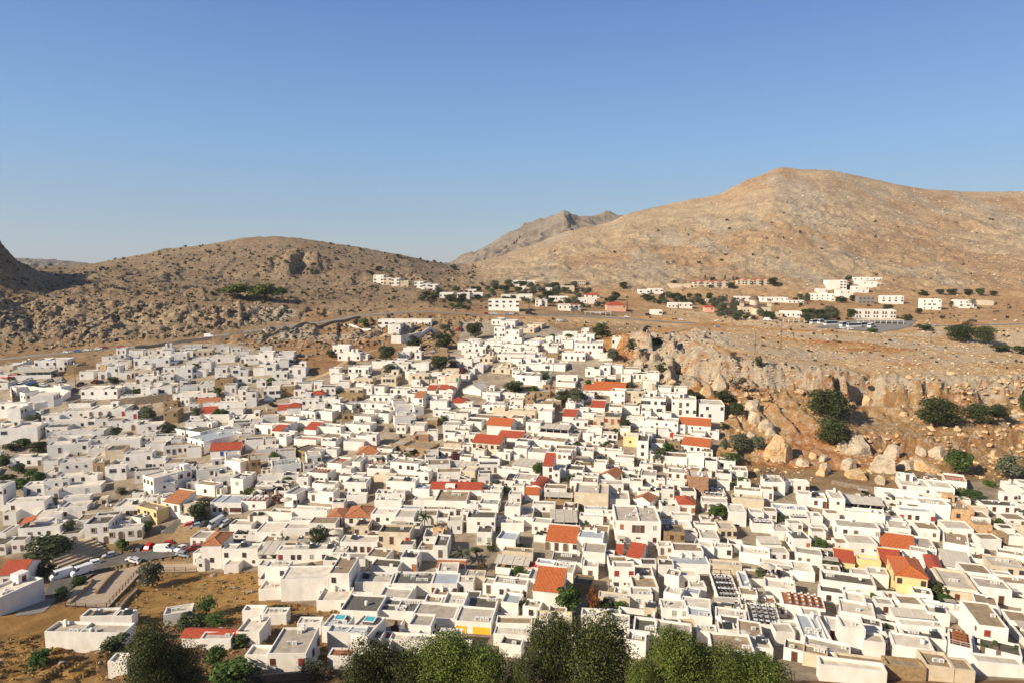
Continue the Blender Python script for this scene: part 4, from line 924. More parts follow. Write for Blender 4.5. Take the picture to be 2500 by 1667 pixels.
CAT['A4'] = '''50 250 85 190 -10 L w . e=a.w; white cube house with blue-grey roof above a low green hedge
560 890 90 192 -10 Rso w a.b.a.w d=7; white house with broad orange tile roof over a row of arched doors; the arched-door orange roof
895 1160 60 200 -20 L w .s.s.; white house with two square brown windows below the restaurant canopy
110 430 240 290 190 B c .
40 380 320 440 245 P w .; house with plant-filled roof terrace under a tan cover
230 480 395 450 295 f p .; pink-walled room with flat red-painted roof; the red-painted flat roof
460 650 380 420 280 L w .
370 600 510 650 385 C w .
640 850 480 520 300 C w . e=w.w.w; large plain pale-roofed house behind the orange-tiled one
620 940 310 400 210 G w .; low house with dark olive roof above the white courtyard; the dark olive roof
430 735 605 835 485 Rso w ./d... d=8; white house with bright orange tiled roof and outside stairs next to green trees; the orange-tiled stair house
20 365 545 690 465 C w .w.w.w
850 1040 545 640 445 G s . ; small stone tower with dark roof rising behind the green and rust-coloured trees; the creeper stone tower
945 1110 375 480 290 C w .
1160 1280 300 330 215 G w .
1400 1560 300 335 180 Rsr w . y=-24 d=6; white annex with steep narrow red tile panel; the narrow red panel
1290 1370 235 300 185 Rsr w d d=4
1265 1490 370 570 305 C w r.r/w.w y=-5; white house with open red-brown shutters above a washing line; the washing-line house
1455 1700 500 585 350 B w .r. y=-5
1440 1680 660 785 570 C w .l.. y=-4
1110 1440 690 800 640 W w .
45 420 1035 1070 880 B w . y=-3; broad tan flat roof just left of the tall junipers; the broad tan roof
20 410 1135 1180 1010 W w . y=-5
80 310 1270 1300 1150 G w .
460 840 940 1000 850 W w . y=-5
430 680 1080 1130 910 G w . y=-6
930 1350 930 990 840 W w . y=-8
1470 1720 1075 1180 905 G w .; dark olive roof divided by pale walls behind the bright pine; the divided olive roof
1430 1650 1170 1230 1060 G w .
1590 1720 830 900 730 C c .
100 280 830 850 640 L w .'''
CAT['A5'] = '''85 305 0 152 -75 G s .s.s y=-4; square ochre stone house with two small brown shutters beside the mansion; the square ochre house
390 610 190 245 85 W w .
590 800 160 260 110 W w ..w y=-10
870 1190 280 325 155 W w .. y=-20
1090 1310 150 185 45 P w . y=-5; rooftop shelter under a brown canvas roof; the brown canvas roof
1430 1620 70 192 -15 G w ..o y=-4; white house with weathered dark roof and one orange-brown door
160 570 385 420 245 L w . y=-5; wide house with smooth pale blue-grey roof; the wide blue-grey roof
570 900 390 430 310 W w . y=-10
650 890 640 760 390 D w . y=-8; rooftop restaurant under a black metal pergola with a lettered white board; the lettered restaurant
895 1000 600 670 415 L w . y=-8
90 240 450 620 375 B w .
250 460 470 600 385 W w .w.w y=-3
300 450 700 730 590 L w .
60 330 800 910 700 W w ..l.l y=-6; white house with two pale double windows above the bottom pines
330 590 935 990 790 L w . y=-14
280 430 1070 1110 910 B w . y=-5
430 640 1080 1150 970 W w . y=-8
620 950 960 1000 790 W w . y=-14
650 830 1110 1150 950 B w . y=-12
980 1320 930 1045 720 D w . y=-12; second rooftop terrace under a black frame, lower right of the lettered restaurant; the lower black pergola
1080 1430 380 420 320 W w . y=-18
1400 1660 460 500 300 W w . y=-14
1130 1460 600 700 500 W w . y=-18
1330 1770 840 880 640 T w . y=-16; terracotta-floored restaurant terrace with rows of tables; the terracotta terrace
1320 1540 1060 1110 930 C w . y=-6
1540 1790 1190 1240 870 L w . y=-12; large smooth pale grey roof at the lower right; the large smooth grey roof
1530 1790 1360 1400 1190 B c .'''
CAT['A6'] = '''630 1010 150 235 45 Rso w ..... y=-20 d=6; long low house with plain bright orange roof right of the balcony house; the long orange roof
1015 1220 175 262 60 C w l.l y=-20 d=9
155 370 310 385 250 Rsr y . y=-20 d=5; pale yellow garden house with small red lean-to roof
385 640 300 405 270 W y . y=-20
640 870 345 410 240 Rsr y . y=-18 d=6
785 1115 455 692 285 Rho y w..w/. y=-19 d=11; tall pale yellow house with orange hipped tile roof; the tall yellow house
1120 1270 370 500 240 Rhr w . y=-25 d=9; white house with dull red hipped roof behind the tall yellow house
20 590 545 645 440 G w .... y=-17; long pale house with dark sloping strip roof beside the ivy garden; the long dark strip roof
0 390 660 745 570 G w .w.w.w y=-17; low white house with dark olive roof and three tiny windows; the tiny-window olive roof
1290 1640 600 742 420 W c ..s..s y=-18 d=11; cream villa with ornate white parapet and tall side windows; the parapet villa
1645 2000 590 745 490 C w ...b. y=-18 e=w; white two-storey block with single tall brown door above a balustrade; the tall-door block
1650 1960 990 1180 800 B w .r... y=-16 d=11; big white house with brown flat roof and one red shutter at lower right; the one-red-shutter house
600 780 770 860 690 C w .s. y=-12
780 1190 900 975 820 P w . y=-12; white terrace house full of pot plants below the tall yellow house
220 470 1020 1250 900 W w ./. y=-14; plain tall white cube with twin air conditioners at bottom right; the plain tall cube
435 650 1010 1090 900 G w . y=-22
0 130 1190 1240 880 L w . y=-10
870 1320 1150 1225 1050 G w . y=-16
850 1310 1050 1090 960 W w . y=-10
190 700 1430 1500 1290 B c . y=-14
700 1110 1430 1540 1340 B s . y=-8; rough brown stone block at the very bottom right; the rough stone block
1110 1400 1500 1550 1270 B c . y=-14
1400 1620 1530 1568 1320 B c . y=-14
0 700 1520 1568 1420 W w . y=-12
1640 2136 1440 1500 1320 W w . y=-12
1340 1590 1280 1320 1040 T w . y=-30; narrow wedge-shaped restaurant terrace with brown chairs at lower right; the wedge terrace
1790 2136 365 455 260 C w x..w.w y=-18
1850 2136 270 320 190 B w .
1300 1600 400 440 200 P w . y=-24; curved white restaurant terrace under pale sun sails; the sun-sail terrace
1290 1560 170 210 0 B w . y=-32; long tan sloping roof edged with white walls; the long tan roof
1300 1560 890 940 760 W w . y=-14
1560 1640 870 940 800 W w .'''
CAT['B1'] = '''655 1215 200 375 150 W w .d..w/...... y=20; white two-storey house with dark red awning over its balcony; the red-awning house
1215 1440 255 400 205 W w ..../wwdw y=18
140 580 380 492 330 W w .w.w.d y=8; small detached white house surrounded by green bushes at left; the detached bush-ringed house
600 800 430 560 385 W w ..b y=12 rail
590 780 600 690 540 W w ..d y=10
830 1275 450 600 400 W w .x.x.x./....w.w y=16
800 1250 640 720 590 W w ..w.ww y=14
1285 1440 450 650 430 C s .a. y=8 d=4; narrow sandstone gatehouse with dark arched doorway; the sandstone gatehouse
1450 1700 280 440 210 G w ... y=12
1705 2090 330 550 280 W w w..w/...W y=12; white two-storey house with slanting side wall above a walled garden
1445 1730 500 685 470 W w .W.w y=10
1560 1920 130 275 95 W w ... y=15
2090 2270 400 540 370 W w x.xx y=12
700 1250 100 150 50 G w . y=15
1250 1425 20 140 -20 W w .x.g y=15
600 960 690 880 660 W w . y=20
330 610 770 930 710 W w . y=12
870 1385 770 880 710 W w ..l. y=12
870 1230 990 1010 880 W w . y=14
100 620 990 1200 920 W w s.. y=12; large almost blank white house with one brown-shuttered window; the almost blank house
260 830 1350 1545 1270 W w ..d.x.s.. y=10; long white house with an orange tile canopy standing on its roof; the orange-canopy house
480 850 1160 1290 1040 W w . y=14
850 1200 1060 1200 985 W w s..d y=12
1165 1500 1300 1560 1190 G w .S.S/.S.a y=12; white two-storey house with stone-framed windows left of the parked cars; the stone-framed-window house
1500 1950 1350 1520 1290 W w S.a.S.a y=12; low white wing with stone-framed windows and doors facing the parked cars
1170 1530 1130 1200 970 B c .. y=14; low stone-coloured house with broad dirty brown roof
1560 1890 1060 1190 950 W w .w.wdw y=5
1885 2150 1070 1240 975 B y w.ww.w y=-26; ochre-walled house with brown flat roof near the parked red cars; the ochre-walled house
1970 2115 650 940 520 W w www/..d y=-35 d=14
2115 2400 725 920 600 W w .x./.W y=20; big white house with a thin strip of red tiles under its roof; the red-strip house
50 230 1130 1290 1060 W w s./.a y=12
0 60 800 1100 720 W w . y=10 d=8
0 90 1420 1568 1310 W w . y=8'''
CAT['B2'] = '''0 400 215 330 165 B w .s.d.s.w.d y=16; long low white building with brown roof and stone-framed openings; the long brown-topped row
330 550 130 280 85 L w .w.w.w/.s.s.s y=-34 d=17; white two-storey house with two rows of narrow windows; the two-row-window house
640 1050 265 375 170 Rgr w .uu. y=12 d=8; low white house with red tile roof and bright blue shutters; the blue-shuttered house
1170 1330 410 615 345 C s .s.s/... y=22 e=. d=7; square honey-coloured stone tower with brown shutters; the honey stone tower
1480 1880 480 620 410 K w ....w y=22 d=8; long white building with lean dark stripes along its roof
1765 1940 290 365 215 G s .x.x y=-28 d=9; low ochre stone building with dark roof; the dark-topped ochre building
1960 2160 350 500 290 W w d.w y=20
1780 2080 135 215 85 T w . y=-10
2180 2352 160 290 130 W w w.l.l y=-10
1260 1570 270 340 200 W w . y=18
1020 1420 130 175 70 B c x.x y=15
1190 1430 360 430 320 T w . y=15
840 1050 430 620 380 W w ./. y=-25
450 870 530 700 450 W w . y=25; wide white block with shallow walled roof courts left of the honey stone tower
690 985 640 780 560 W w ..w.w y=22
440 700 750 890 690 B w . y=-18
920 1090 670 865 590 G w .l./..w y=-12; white house with balcony garden above the small parking lot
0 200 640 880 560 W w w./.W y=20
205 440 570 700 520 K w d.w y=18
0 225 985 1180 895 Rsx w . y=-20 d=7; white house with orange gabled roof left of the small round tree; the left orange gable
200 510 1020 1200 960 C w w.w/..w y=-15
640 1060 1000 1150 890 L w .w.s.a.ssss y=-3; low white house with stone arched doorway and a row of brown shutters; the arched-doorway house
1060 1400 980 1085 900 T w . y=-4; white roof terrace with grey tables above a beige canvas awning; the beige-awning terrace
1650 1820 890 1045 760 K w ..d y=-15 e=w.w.w; white house with striped green-grey roof beside purple bougainvillea; the green-striped roof
2110 2320 860 1000 790 C w ..s y=-12
2030 2340 790 830 690 G w . y=-10
1960 2240 600 735 520 T w .dwww y=-14; white terrace house lined with red chairs; the red-chair terrace
1740 2230 1150 1190 1080 W w . y=-8
1720 2060 1270 1340 1210 C w .... y=-3
900 1200 1310 1400 1230 C w .. y=-3
1250 1590 1400 1520 1250 W w .a y=-2
1450 1750 1200 1230 1080 B w . y=-8
1620 1840 650 720 590 W w .w. y=12
1280 1640 680 720 630 W w . y=12'''
CAT['B3'] = '''400 720 325 400 230 Rhx w x.. y=5 d=9; square white house with pyramid orange-red tile roof; the pyramid-roofed square house
530 670 70 235 35 C w .s/.. y=-8
840 1040 200 285 125 C s w.w. y=-18
1040 1390 240 345 150 B s w.w.w..xx y=-20; long low house of honey-coloured stone with tiny windows; the long honey stone house
1170 1380 65 155 20 C k . y=-3; white-edged block with bare terracotta brick wall; the bare brick block
1985 2352 170 330 110 Rgr c w.w.d.w.w y=-16 d=9; long red-roofed house with an ochre colonnaded front; the ochre colonnade
860 1240 450 600 380 C w ..w.ww. y=-16
335 450 435 580 400 C w .l y=-10 d=8
1460 1800 300 390 240 B w .s.s.s. y=-16
1590 1820 190 265 140 B w . y=-10
1640 2010 500 570 420 P w . y=-12; house beneath a wide beige tent-like roof; the beige tent roof
1820 2010 560 675 490 W w ... y=-12
0 110 160 290 130 B w w.w y=-10
0 190 470 560 370 T w . y=-14
230 530 730 885 650 G w x.x..W y=-4 e=.d.d; white house with one wide arched window and dark-edged roof; the wide-arched-window house
800 1200 720 870 650 C w b....r y=-6; white house with grey canopy sheltering an orange-floored porch
1190 1380 590 710 540 B w w.w y=-16; white house with a small red-brown hatch on its roof
1410 2100 830 890 735 Rgr w .w..... y=-4 d=6; long low building with a bright red tiled roof; the long bright red roof
1160 1390 860 900 740 L w . y=-8; open shed with blue-grey sheet-metal roof left of the long bright red one
1460 1900 980 1100 800 B w .... y=-3; blocky white building with tan roof crowded with machinery in front of the long red roof
1170 1500 1010 1060 910 W w . y=-4
990 1260 1080 1195 1030 L w d.w. y=-3
590 980 1160 1290 1060 W w .w.x.w y=-4; white house with ochre-painted lower front
235 580 1185 1305 1050 Rhx w .w.s.w y=-2 d=9; white house with large orange pantile hipped roof; the large pantile roof
0 200 1175 1305 1095 Rhx w s.d y=-2 d=7; smaller orange pantile roof on the left of a pair
365 560 1330 1455 1230 B c b.x y=-3 e=.w.w; cream stone house with brown flat roof between orange and cream roofs
1490 1650 1265 1310 1090 B w . y=-3 d=14; white house with narrow tan roof running away behind the sparse palm
1440 1630 1375 1440 1310 B o .x. y=-3
1300 1750 1090 1200 1040 B w b..d y=-3
1900 2290 1215 1400 1110 G w ..x..x y=-2; white house with large dark olive gravel roof beside the narrow alley; the stepped olive roof
2040 2240 1400 1568 1310 G w l.l y=-3
260 530 960 1000 890 W w . y=-3
640 1010 1040 1070 960 C w . y=-3
540 850 560 620 480 G w . y=-12
630 930 670 720 610 W w . y=-10
2050 2352 430 480 390 C w . y=-12
2100 2352 930 970 830 B w . y=-8
2060 2330 1080 1120 940 K w . y=-8'''
CAT['B4'] = '''300 480 250 370 200 C w ./. y=-16 e=x.x.x
80 410 130 170 65 Rsr w . y=-15 d=5; long thin red roof behind the ochre colonnade; the long thin red roof
440 1000 150 235 80 B w x....x y=-18; long white house with low olive-brown roof
845 1080 310 460 255 C w s.o.x.s y=-14; white house with a balcony door and red-brown shutters
700 840 480 695 415 Rsr w .s/.s y=-10 d=8; tall white house with wooden hooded window and sliver of red roof; the hooded-window house
840 930 560 715 510 W w x/x y=-10
1240 1390 300 465 240 C w . y=-12
1530 1800 300 400 260 W w x..b y=-14
1800 1990 95 220 40 W y .x. y=-12; bright ochre-yellow walled house among white ones; the bright ochre house
1985 2140 165 380 90 G w w/w y=-14 d=11; tall narrow white block with grey roof; the tall narrow block
1370 1580 170 205 100 W w xx. y=-16
1520 1720 60 130 20 W w www y=-14
1045 1180 90 180 45 C w .l y=-14 d=10
1000 1250 605 640 480 G w . y=-12
280 600 500 565 385 P w . y=-24; house beneath a folding cream canopy with dark garden below; the folding cream canopy
80 370 600 640 520 W w . y=-16
175 320 700 815 630 G w x.x y=-10 d=8
510 680 850 885 700 Rdr w . y=-20 d=9; white chapel-like building with rounded orange-red vaulted roof; the vaulted red roof
455 650 945 965 870 Rso w . y=-8 d=4; tiny orange tiled roof just below the vaulted red one
1470 1690 680 720 590 Rpx w . y=-35 d=7; steep gable of alternating red and pale tile strips; the striped gable
1565 1745 495 610 430 D w xxxx y=-12; white house topped by a dark lattice roof terrace; the dark lattice terrace
725 1100 900 1015 860 P s . y=-8; open-air bar behind a rubble stone wall; the stone-walled bar
1130 1595 880 1075 790 W c ..../.w.d.w.w y=-9 d=10; long sandstone-coloured mansion with carved cornice; the sandstone mansion
1610 1890 1020 1060 840 C w . y=-8
1990 2290 890 955 790 C w .. y=-10; white house with pale roof split by one dark beam
1940 2160 1010 1050 930 Rpx w . y=-35 d=6; small pink-tiled gable with striped side behind the grand mansion; the small pink gable
810 1170 1240 1370 1115 P w . y=-4 d=9; restaurant terrace beneath a big grey-white sliding canopy; the sliding-canopy restaurant
180 390 1050 1245 980 C w ./. y=-8
300 560 1290 1310 1060 C w . y=-6
560 870 1060 1115 990 C w .x. y=-6
1690 2310 1260 1568 1080 C w .o..bdb..l./.s...b...s. y=-6 d=13; grand white mansion with stone quoins, long balcony and red-brown shutters; the grand mansion
130 440 1320 1380 1260 W w . y=-5
1270 1580 1140 1190 1050 L w .x.x y=-6
2020 2200 480 585 430 W w .a y=-15
1200 1520 1240 1300 1180 W w . y=-8'''
CAT['B5'] = '''345 740 205 315 105 Rso w d..w.w.ss y=-26 d=6; white house with narrow red roof and brown arched shutters below the rocks; the narrow red roof by the rocks
450 660 320 525 300 W w ./. y=-10
120 330 170 255 130 B s x.x y=-15
170 440 590 690 520 C w s.s.s y=-15; white house with three evenly spaced brown shutters
150 400 700 845 680 W w s.s.b y=-12
450 720 650 900 545 C k ./.w.w y=-10; house with bare brick front behind a rusty iron trellis; the brick-and-trellis house
820 1040 640 690 550 B w . y=-16
1040 1260 560 660 500 B w g.g y=-14; white house with two grey-green shutters under the hillside
850 1090 430 535 380 C w . y=-20
1510 1770 630 885 530 D w .S./.S. y=-8 d=8; tall white tower house with railed roof terrace below the slope; the white tower house
1770 2100 720 855 680 W w .a.s.s y=-8
2100 2340 950 1060 870 C w .s.b y=-16
1610 2090 1120 1195 1020 L w .... y=-12; long white building with blue-grey roof beside the stepped street; the blue-grey long building
315 540 1005 1160 915 Rhr w .o.o y=-5 d=7; tower-like white house with small red pyramid roof; the small red pyramid
640 980 920 1015 780 W w .x.x y=-12 rail; white roof terrace with dark tables behind a white rail
1000 1240 1120 1305 1010 W w ./.w. y=-8 rail; white cube with deckchairs and grey slabs on its roof
1040 1480 960 1055 900 W w . y=-14 rail
1080 1460 870 925 780 B w . y=-16
860 1110 1370 1485 1260 C c .w.w.w y=-5
540 850 1370 1410 1270 B w . y=-6
220 500 1190 1275 1120 W w . y=-6
250 500 1350 1425 1230 W w . y=-6
1620 1840 1390 1500 1300 W w ..a y=-6
1850 2110 1290 1325 1190 T w . y=-6; black-furnished roof terrace with a small orange sign below
2140 2352 1350 1460 1290 W w x..l y=-10
0 130 700 820 660 W w .o. y=-12
0 100 880 940 800 C w . y=-10
1320 1620 1350 1400 1220 T w . y=-6; crowded roof terrace of dark and white chairs beside the stepped street'''
CAT['B6'] = '''940 1280 650 725 560 W w d...x y=-18
1280 1550 670 780 590 W w ..d y=-20
1440 1690 650 675 520 T w . y=-26; terracotta roof deck with white rails beneath the big green tree
290 740 840 955 700 P w . y=-16 d=7; white restaurant with a long striped canopy along its top; the striped-canopy restaurant
290 750 960 1115 940 W w ... y=-16
130 290 790 960 700 W w . y=-14
200 690 1120 1317 1040 C w .w.d...l y=-12; tall white house with a tiny balcony and a many-paned window; the tiny-balcony house
920 1320 950 1100 890 L w R.s.w...r y=-14; white house with red-brown eaves and an outside staircase; the red-eaved house
760 960 1030 1105 940 C w . y=-12
1510 1770 930 1095 790 B o .w..o y=-10 d=12; crumbling ochre-plastered house with peeling walls; the crumbling ochre house
1770 1980 1100 1240 1030 B o ..o y=-10
1150 1500 870 1045 790 W w . y=-16
1880 2280 870 965 810 G w d.s..s.s y=-8; white house with dark grey roof and four brown shutters; the four-shutter dark roof
2110 2280 745 835 720 W w s.s y=-6
2170 2352 660 725 600 W w ..d y=-10
640 1140 770 800 690 W w .... y=-18
880 1200 810 885 750 W w ..a y=-16
1210 1500 840 880 770 B w . y=-16
2100 2352 1130 1205 1080 W w . y=-10
2150 2352 1265 1317 1190 C w . y=-10
1740 1940 960 1000 900 C w . y=-16
2040 2160 1200 1310 1170 B s a y=-6; small sandstone archway at the right with a figure-sized red doorway'''
CAT['C1'] = '''480 930 345 490 290 W w w..w.w..w/.w.wwwd y=14 d=10; white two-storey building nearest the upper road at left; the upper-road building
130 700 490 595 450 P w . y=10 d=9; long open-fronted cafe under a flat cream roof; the open-fronted cafe
180 320 380 460 350 W w .w y=8
0 180 420 520 350 W w d..w y=8
915 1060 410 520 370 B s . y=10
1530 1690 330 415 290 B w .W. y=14
1830 2320 320 430 290 W w d.w...w y=12
1470 1640 430 570 400 W w .w y=12
1345 1470 500 590 470 W w a y=8
1660 1900 290 315 265 W w .x. y=12
1640 1800 510 590 480 W w .a y=10
1830 2080 480 560 450 W w . y=14
1860 2150 570 690 530 W w a.a.a/d.d. y=12
2150 2352 180 260 150 W w w..ww y=14
2150 2352 545 620 510 W w w..x y=14
1110 1610 740 870 690 W w w.w..w.w y=4; white double-fronted house with outside stairs below the upper-left road; the double-fronted house
1630 1870 670 740 640 W w x.x y=10
1650 2010 830 925 800 W w .w.x.. y=8
1930 2160 740 850 720 W w w.a y=8
2170 2352 700 800 650 W w W. y=10
420 740 820 985 775 W w . y=16; blank white house enclosed by a tall curving white wall; the walled blank house
230 400 790 905 740 W w .w.w y=-35 d=8
0 400 930 1110 910 W w w..w y=8; white house with two small windows behind a grey-white tower
110 290 1000 1190 950 W w . y=10; windowless grey-white tower block near the left edge; the windowless tower
0 520 1270 1460 1200 W w W... y=12 d=10; big plain white house at the left edge with one wide window; the one-wide-window house
300 560 1050 1105 1030 W w w.w y=5
860 1220 1030 1130 980 W w .x.x. y=12
1220 1720 1010 1140 950 W w a.a.a..R y=10; long white house with three small arched openings below the stone wall
940 1240 900 975 840 D w . y=8
660 1180 1170 1270 1140 W w .w..w y=14
1180 1320 1150 1240 1100 G w W y=12
730 1250 1300 1370 1280 C w . y=15
1730 1890 1040 1190 1020 C w .R y=10
1870 2220 1220 1310 1180 W w .dw y=12
1930 2140 1330 1400 1300 W w . y=12
1660 1880 1200 1290 1190 W w .a y=10'''
CAT['C2'] = '''250 520 140 190 120 W w x.x.. y=20
0 140 180 230 160 W w WW y=14
400 660 210 285 180 W w w.s.w.w y=14
90 320 250 340 230 W w . y=14
600 970 300 370 260 W w ..w... y=14
520 650 370 490 340 W w . y=10
1060 1350 290 375 270 W w d.s.a.s.s y=10
1300 1500 240 370 215 W w .w./... y=8; white house with raised third storey at the town's upper edge; the raised-storey house
1510 1770 300 390 280 W w w.d.W y=10
700 870 440 570 410 W w .w y=15
920 1050 450 570 420 W w .W. y=10
170 390 440 600 410 W w ..w/..w y=14
150 290 545 585 505 Rso w . y=8 d=4; tiny orange-roofed porch among upper-left white houses; the tiny orange porch
0 140 540 660 500 W w x.w/..w y=14
220 330 620 700 590 G w .W y=12
700 950 610 740 580 B s .x.x y=12; dark stone house with flat roof in the upper left of the town; the dark upper stone house
480 720 670 750 620 W w .x.x y=16
960 1200 580 650 565 W w .w.w y=10
1370 1530 410 530 380 W w .W. y=8
1480 1690 500 590 480 W w .w.w/..W y=10
1710 1940 440 560 400 W w w.d. y=6; stepped white house with red door at the valley path
1270 1400 620 700 600 W w .w y=8
1480 1800 620 690 600 W w ...d y=12
1370 1590 730 875 690 W w w.ww.W/..W y=14; white two-storey house with four small upper windows beside a brown stone one
1590 1800 690 820 660 W s .x.x/.w.w y=10; brown stone house with flat cream roof; the cream-topped stone house
1020 1130 740 900 700 W w .s/.s y=14 d=10
1130 1270 770 970 740 G w .w/. y=12
130 720 800 900 760 W w .s..s.s..s.x y=8; long low white house with four tall brown doors
450 750 935 975 885 Rgx w . y=10 d=7; orange-red tiled roof running beside a long blank white wall
500 700 1050 1145 1000 Rsr w ..d y=8 d=6; white gabled annex with small red canopy and dark door
650 1110 920 1000 890 W w . y=8
0 190 1030 1200 990 B s x.w y=8 d=8; tall dark stone house above the dark green trees at left; the tall dark stone house
0 190 900 990 870 B s x.x y=8
2010 2190 800 885 750 Rhr w .w y=5 d=6; small white house with red pyramid roof near the cream corner house; the upper red pyramid
1850 2120 870 1010 850 W w .w.x.w y=4
2190 2352 850 980 830 W w .w.d y=4
1690 1880 970 1135 930 Rhr w ./. y=12 d=6; tall white house with red hipped roof joined to a red-roofed terrace; the tall red-hipped house
1550 1740 1015 1075 965 Rsr w . y=12 d=5; red-roofed open terrace attached left of a tall red-hipped house
1310 1520 1050 1120 1010 B s w.x. y=12; low ochre stone room left of the red-roofed terrace
1250 1480 1230 1335 1200 T w w.d y=-14
1480 1620 1290 1405 1240 Rsr w w..d y=-14 d=5; small white gabled house with a bright red roof slope; the small red gable
1920 2080 1310 1345 1225 Rsr w . y=-16 d=6; bright red sloping roof panel right of the small white cottages; the bright red slope
1620 1790 1330 1415 1310 G w d.w.w y=-12
290 500 1310 1420 1250 G w w.w y=-25 d=12
300 640 1190 1295 1150 C w .x. y=12
770 1120 1300 1355 1260 C w . y=18
880 1300 1160 1220 1080 W w . y=12
1840 2110 1200 1245 1150 G w .x y=-10
2100 2352 1260 1325 1200 W w . y=-12
140 290 1290 1380 1230 G w d.w y=-30'''
CAT['C3'] = '''605 1240 105 175 85 W w W.W.d.w..W.s.w.w y=-3 d=9; long white two-storey hotel above a grey retaining wall; the retaining-wall hotel
720 870 165 240 135 W w .w y=-3
930 1000 160 235 140 W w w y=-3
60 260 420 500 405 W w . y=-8
120 390 510 590 490 W w w.d.w y=-6
905 1095 440 490 425 W w ...x y=-4; small white cube house with a tree in front on the scrubby slope
840 980 500 560 480 W w ..x y=-4
1040 1120 500 580 480 W w w y=-4
1240 1440 520 580 500 B s .x..x y=-4; low ruinous stone house among dark trees; the ruinous stone house
1320 1430 455 500 445 B s .
1680 1890 435 525 410 W w w.w.d/.w.x y=-6; white two-storey house with three upper openings left of the stepped block
250 490 675 785 650 W w w.ww.d/wwww. y=-4; stepped white four-level house at the town's upper edge; the stepped four-level house
320 540 805 890 780 W w w.d..w.w y=-4
640 820 790 900 740 W c .w.W.w. y=-6 d=12; plain cream-coloured house with three close windows; the plain cream house
530 770 610 680 595 W w ..x y=-5
770 930 595 660 570 W w w.ww y=-5
1080 1210 620 710 605 W w . y=-8
970 1210 755 870 735 W w .w.w.W y=-6
1160 1360 745 800 730 W w .x.x y=-6
1375 1575 700 770 685 W c .b.. y=-6; cream house with reddish wooden doors behind the green-shuttered one
1400 1570 785 910 765 W c ...G/.... y=-6; cream corner house with bright green shutters; the green-shuttered cream house
750 990 935 1000 905 W w w.w..w y=-8
980 1190 925 990 895 W w .w.x y=-8
1190 1290 955 995 910 Rsr w . y=-8 d=5; first red porch roof left of the twin red roofs
1330 1430 935 990 895 Rsr w . y=-8 d=5; flat-looking red roof between a red porch and a red gable
1400 1500 935 1035 895 Rpr w .b. y=-8 d=6; white gabled cottage with dark red roof; the dark red cottage
1470 1650 1095 1150 1050 Rhr w . y=-5 d=8; wide dark red hipped roof in the upper middle of town; the wide dark red hip
510 790 1025 1085 990 W w .s.s.w.r y=-8
150 420 1015 1050 990 B s . y=-8; low brown stone house below a dark-topped cream block; the low brown stone house
270 420 920 1000 905 G c W.W y=-6
160 380 1105 1165 1055 L s x.x.x y=-8; tan stone house with pale roof just above a red awning
380 710 1105 1170 1050 W w .l.w..d y=-10
170 370 1225 1310 1170 G s .w.w.w y=10; grey-green-roofed stone house with three small windows; the grey-green-roofed house
0 150 1055 1160 1030 W w w.d.w y=-4
800 1040 1145 1240 1110 W w . y=18
1030 1140 1025 1170 980 Rsx w .w/.a y=-12 d=6; narrow white tower with small orange roof and arched door; the narrow orange-topped tower
800 1060 1265 1370 1235 C w ...W y=16; white house with large glazed opening facing right
210 510 1355 1455 1310 C w w..x.w y=-14; white house with three windows left of the glazed opening
1150 1310 1305 1370 1280 C s . y=-4 d=6; isolated low ochre stone cube in the middle of town; the low stone cube
1260 1450 1195 1270 1160 L w .x.x.x y=-8
1670 2050 1275 1345 1230 B w .x..ww y=-16
1850 2058 980 1050 930 C w .x.x. y=-12
1850 2058 1130 1205 1080 C w x.w.w y=-12
1820 1970 560 620 520 W w w.w.w y=-10
1760 1900 645 700 620 W w .w. y=-10
1905 2190 1360 1490 1290 Rgo w .... y=-16 d=9; large plain white house with orange ridge roof; the large plain orange-ridge house
1620 1830 950 990 880 Wp w . y=-20; white house with steep pale tented roof; the pale tented roof
1600 1760 700 760 680 W w . y=-6
1590 1800 1200 1240 1150 W w .x.. y=-12'''
